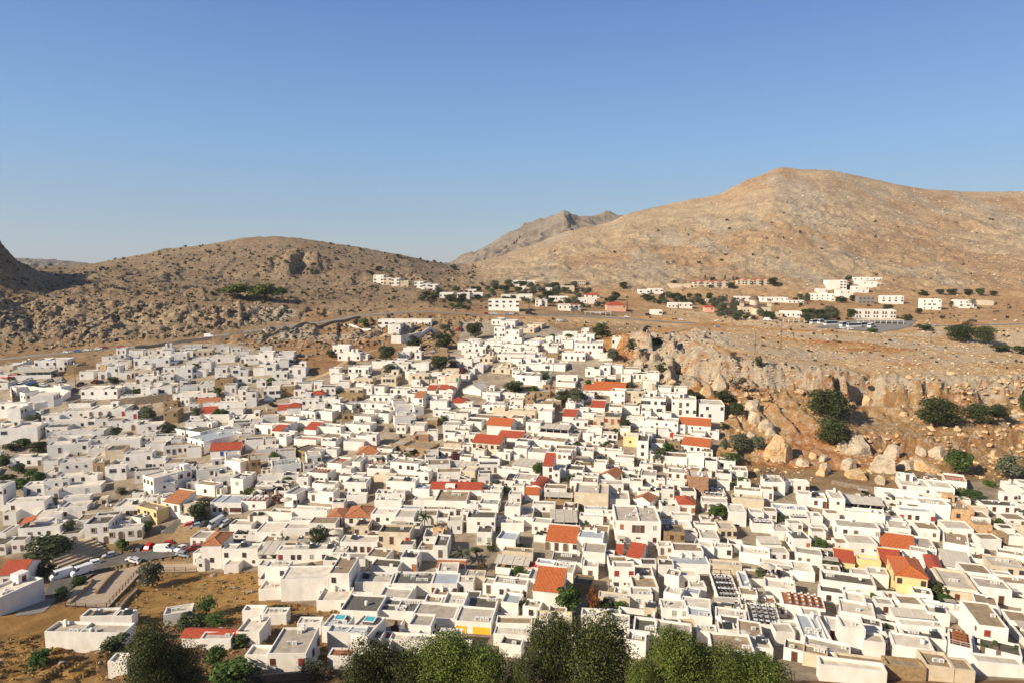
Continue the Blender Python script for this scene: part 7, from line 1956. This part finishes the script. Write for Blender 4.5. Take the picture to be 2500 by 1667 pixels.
# ------------------------------------------------------------------ walls, steps, railings, poles
def wall_line(name, pts, hgt, th, mat, label, cat='wall', dz=-1.2):
    P = [hit(*p, ZF) for p in pts]; mb = MB(); h0 = hgt if isinstance(hgt, (list, tuple)) else [hgt] * len(P)
    Q = []
    for i in range(len(P) - 1):
        n = max(1, int(math.dist(P[i][:2], P[i+1][:2]) / 3))
        for k in range(n + (1 if i == len(P) - 2 else 0)): t = k / n; x = P[i][0] + (P[i+1][0] - P[i][0]) * t; y = P[i][1] + (P[i+1][1] - P[i][1]) * t; Q.append((x, y, gz(x, y), h0[i] + (h0[i+1] - h0[i]) * t))
    b = 0
    for i, (x, y, z, hh) in enumerate(Q):
        a = Q[min(i + 1, len(Q) - 1)]; c = Q[max(i - 1, 0)]; tx, ty = a[0] - c[0], a[1] - c[1]; L_ = math.hypot(tx, ty) + 1e-9; nx, ny = -ty / L_ * th / 2, tx / L_ * th / 2
        mb.V += [(x - nx, y - ny, z + dz), (x - nx, y - ny, z + hh), (x + nx, y + ny, z + hh), (x + nx, y + ny, z + dz)]
    for i in range(len(Q) - 1):
        for k in range(3): a = i * 4 + k; mb.Fc.append((a, a + 4, a + 5, a + 1)); mb.M.append(0)
    n = len(Q) * 4; mb.Fc += [(0, 1, 2, 3), (n - 1, n - 2, n - 3, n - 4)]; mb.M += [0, 0]
    o = ob(name, mb.mesh(name, [mat])); tag(o, label, cat); return o
wall_line('retaining_wall', [(955,836),(979,838),(1020,826),(1066,811)], [4.2, 4.6, 3.6, 2.0], .5, 'plaster_white', 'tall grey-white retaining wall under the long hotel')
wall_line('retaining_wall', [(330,852),(408,843),(517,829),(640,812),(719,803),(813,790),(880,778)], 1.9, .6, 'dry_stone', 'long low stone wall along the outer edge of the upper road')
wall_line('boundary_wall', [(30,982),(26,958),(60,953),(120,960),(172,968),(150,986),(85,1000)], 3.0, .35, 'plaster_white', 'tall curving white wall around the blank house at upper left')
wall_line('stone_wall', [(272,992),(330,988),(420,980)], 3.4, .8, 'dry_stone', 'long old stone wall running right below the upper-left lane')
wall_line('stone_wall', [(186,912),(240,905),(262,909)], 3.6, .8, 'stone_masonry', 'ruined stone wall with doorway right of the upper-road building')
wall_line('stone_wall', [(1640,758),(1700,766),(1768,777)], 1.6, .5, 'dry_stone', 'long tan wall running down to the domed church')
wall_line('stone_wall', [(1310,769),(1400,771),(1470,773)], 1.2, .5, 'dry_stone', 'low stone wall before the palm garden on the upper road')
wall_line('stone_wall', [(345,1382),(380,1378),(440,1378),(478,1380)], 1.0, .45, 'stone_masonry', 'low sandstone parapet between the lower parking lot and the pale terrace')
wall_line('stone_wall', [(236,1452),(262,1420),(288,1396)], 1.1, .5, 'stone_masonry', 'low sandstone wall crossing the pale terrace, the longer of two')
wall_line('stone_wall', [(168,1478),(200,1450),(228,1420)], .9, .5, 'stone_masonry', 'shorter stone kerb wall at the left edge of the pale terrace')
wall_line('stone_wall', [(2030,1180),(2100,1194),(2200,1207)], 1.4, .5, 'dry_stone', 'dry stone wall at the foot of the orange slope behind the houses')
wall_line('stone_wall', [(285,1494),(310,1465),(336,1440)], .7, .7, 'dry_stone', 'tumbled line of stones on the dry grass below the railing')
wall_line('stone_wall', [(600,1668),(700,1660),(850,1650)], 1.5, .5, 'dry_stone', 'rough stone garden wall at the bottom edge right of the trees')
wall_line('garden_wall', [(2262,1375),(2280,1400),(2330,1420),(2380,1440)], 1.5, .3, 'plaster_white', 'curved white garden wall left of the parapet villa')
wall_line('garden_wall', [(840,795),(870,800),(905,806)], 1.0, .3, 'plaster_white', 'low white fence wall beside the cars at the retaining-wall hotel')
def steps(name, p0, p1, n, run, rise, mat, label, side=1):
    a, b = hit(*p0, ZF), hit(*p1, ZF); dx, dy = b[0] - a[0], b[1] - a[1]; L_ = math.hypot(dx, dy); yaw = math.atan2(dy, dx); mb = MB()
    for k in range(n): mb.box(0, L_, k * run, (n + 1) * run, -2 if k == 0 else k * rise - .02, (k + 1) * rise)
    o = ob(name, mb.mesh(name, [mat]), None, (a[0], a[1], min(a[2], b[2])), yaw); tag(o, label, 'steps')
steps('stone_steps', (150,1392), (268,1345), 6, 1.5, .5, 'stone_trim', 'broad terraced stone steps rising behind the line of parked cars')
steps('stone_seating', (398,1334), (500,1334), 6, 1.6, .55, 'stone_masonry', 'tiered sandstone seating between the two parking lots')
def railing(pts, label):
    P = [hit(*p, ZF) for p in pts]; r = ob('railing', None, None, P[0]); base = Vector(P[0]); rl = MB(); Q = []
    for i in range(len(P) - 1):
        n = max(2, int(math.dist(P[i][:2], P[i+1][:2]) / 2.6))
        for k in range(n + 1): t = k / n; x = P[i][0] + (P[i+1][0] - P[i][0]) * t; y = P[i][1] + (P[i+1][1] - P[i][1]) * t; Q.append(Vector((x, y, gz(x, y) + .25)) - base)
    pm = MB().box(-.06, .06, -.06, .06, -.2, 1.15).mesh('rail_post', ['rust_metal'])
    for q in Q: add_part('post', pm, r, q)
    for i in range(len(Q) - 1):
        if (Q[i] - Q[i+1]).length > .05:
            for z in (.35, .72, 1.1): rl.bar(Q[i] + Vector((0, 0, z)), Q[i+1] + Vector((0, 0, z)), .04)
    add_part('rail', rl.mesh('rails', ['rust_metal']), r); tag(r, label, 'railing')
railing([(480,1394),(400,1396),(345,1388),(300,1440),(260,1484),(210,1486),(160,1482)], 'brown metal railing bending around the pale paved terrace')
PL = '''185 947 897 utility pole at the bend right of the cafe
302 987 936 utility pole above the long old stone wall
289 931 893 utility pole in front of the raised arched white house
137 908 866 utility pole before the upper-road building
1410 832 803 utility pole left of the dark tree at the top of town
1304 937 905 utility pole right of the wide round tree
1339 908 880 utility pole before the long shaded wall
1212 842 815 utility pole before the tall stepped house
1843 864 811 left of two tall poles on the plateau above the cliff
1906 852 778 right of two tall poles on the plateau above the cliff
1782 1066 1030 utility pole among olive bushes beside the orange slope
441 734 700 thin pole on the brown hillside left of the pines
805 746 715 thin pole on the brown hillside right of the pines
780 791 747 utility pole beside the upper road above the valley
995 758 727 utility pole where the upper road curves right
977 813 788 utility pole on top of the retaining wall
2272 838 803 utility pole below the right-hand road
2049 775 755 utility pole left of the arched-window hotel
1892 763 735 utility pole behind the domed church
1781 728 705 utility pole below the cream gabled row
2480 762 735 utility pole at the far right hillside'''
for ln in PL.split('\n'):
    t_ = ln.split(None, 3); h = hit(float(t_[0]), float(t_[1]), ZF); zt = zat(float(t_[0]), float(t_[2]), h[1]); H_ = max(5, zt - h[2])
    r = ob('utility_pole', None, None, (h[0], h[1], h[2] - .3)); add_part('pole', MB().bar((0, 0, 0), (0, 0, H_ + .3), (.16, .10), n=7).mesh('pole', ['timber_pole']), r)
    add_part('crossarm', MB().bar((-.9, 0, H_ - .3), (.9, 0, H_ - .3), .07).mesh('crossarm', ['timber_pole']), r); tag(r, t_[3], 'pole', 'utility poles')
# ------------------------------------------------------------------ church with a dome
h = hit(1845, 768, ZF); ch = ob('domed_church', None, None, h, math.radians(-6)); tag(ch, 'cream church with brown dome and two small bell towers among trees', 'church')
add_part('wall', MB().box(-12, 12, 0, 15, -3, 6.2).box(-3.2, 3.2, -2.2, 0, -3, 6.0).mesh('nave', ['plaster_cream']), ch)
mb = MB(); plain('brown_tile', (.19, .12, .085), .9, c2=(.13, .085, .06), nscale=1)
mb.poly([(-12.2,-.2,6.2),(12.2,-.2,6.2),(12.2,7.5,8.2),(-12.2,7.5,8.2)]).poly([(-12.2,7.5,8.2),(12.2,7.5,8.2),(12.2,15.2,6.2),(-12.2,15.2,6.2)]); add_part('roof', mb.mesh('church_roof', ['brown_tile']), ch)
dm = add_part('drum', MB().lathe([(3.6, 6.2), (3.6, 11.2), (3.9, 11.3), (3.9, 11.6)], 0, 7, 20).mesh('drum', ['plaster_cream']), ch)
add_part('dome', MB().lathe([(3.9 * math.cos(t), 11.6 + 3.4 * math.sin(t)) for t in np.linspace(0, 1.57, 9)], 0, 7, 20).bar((0, 7, 15), (0, 7, 16.4), .08).bar((-.4, 7, 16), (.4, 7, 16), .06).mesh('dome', ['brown_tile'], True), ch)
add_part('apse', MB().lathe([(3.0, -3), (3.0, 5.2)], 0, -1.6, 18).mesh('apse', ['plaster_cream']), ch)
add_part('apse_roof', MB().lathe([(3.3 * math.cos(t), 5.2 + 2.2 * math.sin(t)) for t in np.linspace(0, 1.57, 7)], 0, -1.6, 18).mesh('apse_roof', ['brown_tile'], True), ch)
for sx in (-1, 1):
    t = add_part('bell_tower', MB().box(sx*11 - 1.5, sx*11 + 1.5, .2, 3.2, 6.2, 8.6).mesh('bell_tower', ['plaster_cream']), ch)
    g = MB()
    for ax in (-1.2, 0, 1.2):
        for ay in (.5, 2.9): g.bar((sx*11 + ax, ay, 8.6), (sx*11 + ax, ay, 11.2), .18, n=6)
    add_part('columns', g.mesh('columns', ['plaster_cream']), t); add_part('tower_roof', MB().lathe([(1.9, 11.2), (1.7, 11.9), (1.0, 12.6), (0, 13)], sx*11, 1.7, 12).mesh('tower_roof', ['brown_tile'], True), t)
for xx in (-9, -6, 5.5, 8.5): window_on(ch, 'w', xx, -.01, 2.4, 0, True)
# shelter and hotel arcades
def shelter(px, py, w, d_, hh, label, yaw=-4, mat='roof_light_grey'):
    h = hit(px, py, ZF); r = ob('shelter', None, None, h, math.radians(yaw)); tag(r, label, 'shelter'); mb = MB().box(-w/2, w/2, 0, d_, hh, hh + .22); add_part('roof', mb.mesh('roof', [mat]), r)
    for i in range(max(2, int(w / 4) + 1)):
        xx = -w/2 + .3 + (w - .6) * i / max(1, int(w / 4)); add_part('post', MB().box(xx-.12, xx+.12, .2, .44, -1, hh).mesh('post', ['plaster_white']), r)
shelter(1460, 771, 20, 6, 2.6, 'long flat car shelter beside the palm garden', 0); shelter(2150, 792, 34, 8, 3.2, 'flat white arcade roof in front of the arched-window hotel', -6, 'roof_white'); shelter(1938, 787, 16, 5, 2.8, 'blue-fronted kiosk roof below the arch-windowed shop', -4)
# ------------------------------------------------------------------ rooftop furniture
def obj_at(H, lx, ly, lz): c, s_ = math.cos(H['yaw']), math.sin(H['yaw']); return (H['x'] + lx * c - ly * s_, H['y'] + lx * s_ + ly * c, H['z'] + lz)
def parasol(H, lx, ly, lz, label, s=1.0, group='parasols on roof terraces'):
    r = ob('parasol', None, None, obj_at(H, lx, ly, lz), H['yaw'] + .3); add_part('canopy', PARA, r, sc=(s, s, 1)); add_part('pole', PARP, r); tag(r, label, 'parasol', group)
def tableset(H, nx, ny, ch, place, wood=False, m_=.8):
    lz = H['terr']; 
    for i in range(nx):
        for j in range(ny):
            lx = -H['w']/2 + m_ + (H['w'] - 2*m_) * (i + .5) / nx; ly = m_ + (H['d'] - 2*m_) * (j + .5) / ny
            r = ob('restaurant_table', None, None, obj_at(H, lx, ly, lz), H['yaw']); add_part('table_top', TTOPB if wood else TTOP, r); add_part('leg', TLEG, r); tag(r, 'small square table ' + place, 'table', 'tables ' + place)
            for sg in (-1, 1):
                c_ = ob('chair', None, None, obj_at(H, lx, ly + sg * .72, lz), H['yaw'] + (0 if sg > 0 else math.pi)); add_part('seat', ch[0], c_); add_part('backrest', ch[1], c_); add_part('legs', ch[2], c_); tag(c_, 'chair at a table ' + place, 'chair', 'chairs ' + place)
BK = [CHS, CHB, CHL]
def find(s): return next(H for H in HOUSES if H['short'] and s in H['short'] or (H['label'] and s in H['label']))
for key, nx, ny, ch_, pl_, wd in (('lettered restaurant', 4, 4, BK, 'under the lettered black pergola', 0), ('second rooftop terrace', 4, 4, BK, 'under the lower black pergola', 0), ('terracotta-floored restaurant', 5, 3, CHW, 'on the terracotta terrace', 1),
    ('wedge-shaped', 3, 4, CHO, 'on the wedge-shaped terrace', 1), ('red chairs', 5, 1, CHO, 'on the red-chair terrace', 1), ('grey-white sliding', 4, 2, BK, 'under the sliding canopy', 0), ('beige canvas awning', 4, 2, CHW, 'above the beige awning', 0),
    ('dark and white chairs', 4, 2, BK, 'on the crowded terrace by the stepped street', 0), ('black-furnished', 4, 1, BK, 'on the black-furnished terrace', 0), ('long striped canopy', 6, 1, CHW, 'under the striped canopy', 0), ('behind a white rail', 4, 2, BK, 'behind the white rail', 0),
    ('sun sails', 4, 1, CHO, 'under the pale sun sails', 1)):
    H = find(key); 
    if 'terr' in H: tableset(H, nx, ny, ch_, pl_, bool(wd))
H = find('lettered restaurant')
for i, nm in enumerate(('topmost of three big beige parasols above the bottom pines', 'middle of three big beige parasols above the bottom pines', 'lowest of three big beige parasols above the bottom pines')):
    pxx, pyy = ((1825, 1560), (1817, 1578), (1802, 1598))[i]; g = hit(pxx, pyy, ZF); r = ob('parasol', None, None, (g[0], g[1], g[2]), .4); add_part('canopy', PARA, r, (0, 0, .8), sc=(1.7, 1.7, 1)); add_part('pole', PARP, r, sc=(1, 1, 1.3)); tag(r, nm, 'parasol', 'big beige parasols')
for pxx, pyy, nm in ((1873, 1424, 'single pale pyramid parasol left of the terracotta terrace'), (700, 1252, 'cream parasol over the beige-awning terrace'), (820, 1335, 'closed-looking pale parasol beside the brown-shutter row')):
    g = hit(pxx, pyy, ZF); r = ob('parasol', None, None, (g[0], g[1], g[2] + 2.6), 0); add_part('canopy', PARA, r, sc=(1.3, 1.3, 1)); add_part('pole', PARP, r); tag(r, nm, 'parasol', 'parasols on roof terraces')
for i, (pxx, pyy) in enumerate(((10, 924), (20, 926), (34, 922), (42, 918))):
    g = hit(pxx, pyy + 6, ZF); r = ob('parasol', None, None, g, .3 * i); cm = PARA.copy(); cm.materials.clear(); cm.materials.append(MATS['red_paint']); add_part('canopy', cm, r, sc=(1.2, 1.2, 1)); add_part('pole', PARP, r); tag(r, 'red parasol in the cluster at the left end of the cafe', 'parasol', 'red parasols by the cafe')
# lettering on the restaurant's board
f = bpy.data.curves.new('lettering', 'FONT'); f.body = "STEFANY'S"; f.size = .85; f.extrude = .02; f.align_x = 'CENTER'; fo = bpy.data.objects.new('tmp', f); COL.objects.link(fo)
dg = bpy.context.evaluated_depsgraph_get(); tm = bpy.data.meshes.new_from_object(fo.evaluated_get(dg)); bpy.data.objects.remove(fo); tm.materials.clear(); tm.materials.append(MATS['sign_letters'])
sg_ = ob('sign_board', None, None, obj_at(H, 0, -.25, H['terr'] + .1), H['yaw']); add_part('board', MB().box(-3, 3, -.06, .06, 0, 1.0).mesh('board', ['sign_board']), sg_); l_ = add_part('lettering', tm, sg_, (0, -.08, .2)); l_.rotation_euler = (math.pi/2, 0, 0); tag(sg_, "white board lettered STEFANY'S on the edge of the rooftop restaurant", 'sign')
# hot tubs, table, washing line
def tub(H, lx, ly, label):
    r = ob('hot_tub', None, None, obj_at(H, lx, ly, H['terr']), H['yaw'] + .1)
    mb = MB().box(-1.15, 1.15, -1.15, 1.15, 0, .62); add_part('shell', mb.mesh('tub_shell', ['tub_shell']), r); add_part('rim', MB().box(-1.2, 1.2, -1.2, -.95, .62, .74).box(-1.2, 1.2, .95, 1.2, .62, .74).box(-1.2, -.95, -.95, .95, .62, .74).box(.95, 1.2, -.95, .95, .62, .74).mesh('tub_rim', ['ac_white']), r)
    add_part('water', MB().poly([(-.95, -.95, .66), (.95, -.95, .66), (.95, .95, .66), (-.95, .95, .66)]).mesh('tub_water', ['tub_water']), r); tag(r, label, 'hot tub', 'rooftop hot tubs')
tub(find('turquoise hot tub'), 0, find('turquoise hot tub')['d'] * .75, 'turquoise hot tub on the right-hand of two neighbouring terraces')
Hb = min(HOUSES, key=lambda q: (q['px'] - 814) ** 2 + (q['py'] - 1548) ** 2); tub(Hb, 0, Hb['d'] * .7, 'green-watered hot tub on the left-hand neighbouring terrace')
H = find('washing-line'); r = ob('washing_line', None, None, obj_at(H, 0, -2.6, .6), H['yaw']); tag(r, 'line of dark and pink washing strung across the white courtyard', 'washing line')
add_part('line', MB().bar((-4, 0, 2), (4, 0, 2), .02).mesh('line', ['steel']), r)
for i in range(9): add_part('garment', MB().box(-3.6 + i*.85, -3.1 + i*.85, -.02, .02, 1.1 + .25 * (i % 3), 1.98).mesh('garment', ['cloth_pink' if i == 5 else 'cloth_dark' if i % 3 else 'cloth_white']), r)
for s_ in (-4, 4): add_part('post', MB().bar((s_, 0, -.6), (s_, 0, 2.1), .04).mesh('line_post', ['white_metal']), r)
H = find('bright yellow walls'); w = H['w']; add_part('painted_front', MB().box(-w/2 + .2, -w/2 + w * .33, -.06, -.01, 0, H['h'] - .7).box(w * .0, w/2 - .2, -.06, -.01, 0, H['h'] - .7).mesh('painted_front', ['plaster_bright_yellow']), H['o'])
# orange canopy on the long left house, balcony of the mansion
H = find('orange tile canopy'); c_ = MB().poly([(-6, 1, H['h'] + 1.6), (-2, 1, H['h'] + 2.5), (-2, 5, H['h'] + 3.1), (-6, 5, H['h'] + 2.2)]); co = add_part('tile_canopy', c_.mesh('tile_canopy', ['tiles_orange']), H['o']); so = co.modifiers.new('t', 'SOLIDIFY'); so.thickness = .15
for xx in (-5.6, -2.4): add_part('canopy_post', MB().bar((xx, 1.3, H['h']), (xx, 1.3, H['h'] + 2.0), .06).mesh('canopy_post', ['dark_metal']), H['o'])
H = find('grand mansion'); w = H['w']; add_part('balcony', MB().box(-w/2 - .5, w/2 + .5, -1.4, -.02, H['h'] - 3.4, H['h'] - 3.15).mesh('balcony', ['plaster_white']), H['o'])
g = MB(); n = int(w / .8)
for i in range(n + 1): xx = -w/2 - .4 + (w + .8) * i / n; g.bar((xx, -1.3, H['h'] - 3.15), (xx, -1.3, H['h'] - 2.3), .03)
g.bar((-w/2 - .4, -1.3, H['h'] - 2.28), (w/2 + .4, -1.3, H['h'] - 2.28), .05); add_part('balustrade', g.mesh('balustrade', ['stone_trim']), H['o'])
q = MB()
for xx in (-w/2, w/2):
    for k in range(int(H['h'] / .8)): s_ = .45 if k % 2 else .7; q.box(xx - (.06 if xx < 0 else s_), xx + (s_ if xx < 0 else .06), -.06, .3, k * .8, k * .8 + .5)
add_part('quoins', q.mesh('quoins', ['stone_trim']), H['o'])
H = find('tiny-balcony'); add_part('balcony', MB().box(-1.2, 1.2, -.9, -.02, 1.2, 1.4).mesh('balcony', ['plaster_white']), H['o'])
H = find('parapet villa'); w, d_ = H['w'], H['d']; add_part('cornice', MB().box(-w/2 - .3, w/2 + .3, -.3, -.02, H['h'] - .1, H['h'] + .25).box(-w/2 - .3, -w/2 - .02, 0, d_, H['h'] - .1, H['h'] + .25).mesh('cornice', ['plaster_white']), H['o'])
# ------------------------------------------------------------------ light, sky, camera
EL, BE = math.radians(31), math.radians(31)
sd = Vector((-math.cos(EL) * math.cos(BE), -math.cos(EL) * math.sin(BE), math.sin(EL)))
sl = bpy.data.lights.new('sun', 'SUN'); sl.energy = 4.95; sl.angle = math.radians(.5); sl.color = (1, .88, .69); so_ = bpy.data.objects.new('sun', sl); COL.objects.link(so_); so_.rotation_euler = (-sd).to_track_quat('-Z', 'Y').to_euler()
W = bpy.data.worlds.new('World'); S.world = W; W.use_nodes = True; nt = W.node_tree; sk = nt.nodes.new('ShaderNodeTexSky'); sk.sky_type = 'NISHITA'; sk.sun_disc = False; sk.sun_elevation = EL; sk.sun_rotation = math.atan2(sd.x, sd.y) % (2 * math.pi)
sk.altitude = 100; sk.air_density = 1.0; sk.dust_density = .25; sk.ozone_density = 4.0
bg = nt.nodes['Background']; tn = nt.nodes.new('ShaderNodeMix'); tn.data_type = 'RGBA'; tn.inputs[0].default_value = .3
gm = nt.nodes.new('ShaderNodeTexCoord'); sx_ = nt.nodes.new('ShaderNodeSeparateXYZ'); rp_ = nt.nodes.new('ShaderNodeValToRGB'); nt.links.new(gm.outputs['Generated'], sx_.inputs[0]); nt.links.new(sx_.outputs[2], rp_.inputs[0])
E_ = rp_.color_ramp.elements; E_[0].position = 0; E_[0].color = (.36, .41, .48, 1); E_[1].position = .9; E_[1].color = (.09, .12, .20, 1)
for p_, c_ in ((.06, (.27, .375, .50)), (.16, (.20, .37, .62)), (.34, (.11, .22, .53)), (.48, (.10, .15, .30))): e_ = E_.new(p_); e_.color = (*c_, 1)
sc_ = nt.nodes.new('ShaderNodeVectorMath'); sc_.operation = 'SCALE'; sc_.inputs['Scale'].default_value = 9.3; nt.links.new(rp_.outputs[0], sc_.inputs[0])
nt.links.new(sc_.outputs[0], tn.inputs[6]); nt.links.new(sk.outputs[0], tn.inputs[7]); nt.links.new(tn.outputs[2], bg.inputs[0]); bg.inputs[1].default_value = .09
S.view_settings.view_transform = 'Standard'; S.view_settings.look = 'None'; S.view_settings.exposure = 0.5; S.view_settings.gamma = 1
cam = bpy.data.cameras.new('camera'); cam.sensor_width = 36; cam.lens = F / 2500 * 36; cam.clip_start = .5; cam.clip_end = 60000
co = bpy.data.objects.new('camera', cam); COL.objects.link(co); co.location = (0, 0, CZ); co.rotation_euler = (math.pi / 2 - PT, 0, 0); S.camera = co
S.render.engine = 'CYCLES'
print('objects', len(bpy.data.objects))

hz = MB().box(-3200, 3200, -220, 3320, -3, 420).mesh('haze', ['canvas']); hz.materials.clear(); hm = bpy.data.materials.new('haze_air'); hm.use_nodes = True; t_ = hm.node_tree; t_.nodes.remove(t_.nodes['Principled BSDF'])
pv = t_.nodes.new('ShaderNodeVolumePrincipled'); pv.inputs['Color'].default_value = (.80, .86, .95, 1); pv.inputs['Density'].default_value = .00006; pv.inputs['Anisotropy'].default_value = .2; t_.links.new(pv.outputs[0], t_.nodes['Material Output'].inputs['Volume']); hz.materials.append(hm)
setting(ob('haze', hz), 'stuff')

# ------------------------------------------------------------------ two small figures
def person(px, py, deg, top, label, raised=False):
    h = hit(px, py, ZF); J = [(0,0,.95),(0,0,1.15),(0,0,1.42),(0,0,1.52),(0,.0,1.66),(-.10,0,.92),(-.12,.06,.5),(-.12,-.04,.08),(-.12,.12,.03),(.10,0,.92),(.12,-.05,.5),(.13,-.16,.08),(.13,-.02,.03),(-.2,0,1.40),(-.26,.02,1.12),(-.24,.14,.88),(.2,0,1.40),(.27,-.03,1.12),(.25,.06,.86)]
    Ed = [(0,1),(1,2),(2,3),(3,4),(0,5),(5,6),(6,7),(7,8),(0,9),(9,10),(10,11),(11,12),(2,13),(13,14),(14,15),(2,16),(16,17),(17,18)]
    R_ = [.15,.14,.13,.06,.10,.10,.07,.045,.04,.10,.07,.045,.04,.07,.045,.03,.07,.045,.03]
    me = bpy.data.meshes.new('person'); me.from_pydata(J, Ed, []); me.materials.append(MATS['wood_orange']); r = ob('person', me, None, h, math.radians(deg))
    r.location.z += .22
    m1 = r.modifiers.new('skin', 'SKIN'); m2 = r.modifiers.new('sub', 'SUBSURF'); m2.levels = m2.render_levels = 1
    for i, v in enumerate(me.skin_vertices[0].data): v.radius = (R_[i], R_[i] * .8); v.use_root = (i == 0)
    add_part('shirt', MB().lathe([(.17, .95), (.20, 1.15), (.24, 1.38), (.10, 1.47)], n=10, y=.62).bar((-.2, 0, 1.38), (-.27, .02, 1.12), .075, n=7).bar((.2, 0, 1.38), (.28, -.03, 1.12), .075, n=7).mesh('shirt', [top]), r)
    add_part('trousers', MB().bar((-.10, 0, .97), (-.12, .05, .1), (.115, .08), n=7).bar((.10, 0, .97), (.13, -.15, .1), (.115, .08), n=7).mesh('trousers', ['cloth_dark']), r)
    add_part('hair', MB().lathe([(.105, 1.62), (.125, 1.70), (.10, 1.79), (0, 1.82)], n=10).mesh('hair', ['tyre']), r); tag(r, label, 'person')
person(326, 1352, 200, 'cloth_dark', 'person in dark clothes walking beside the black parked car')
person(2447, 1326, 180, 'red_door', 'person in red standing in front of the sandstone archway')
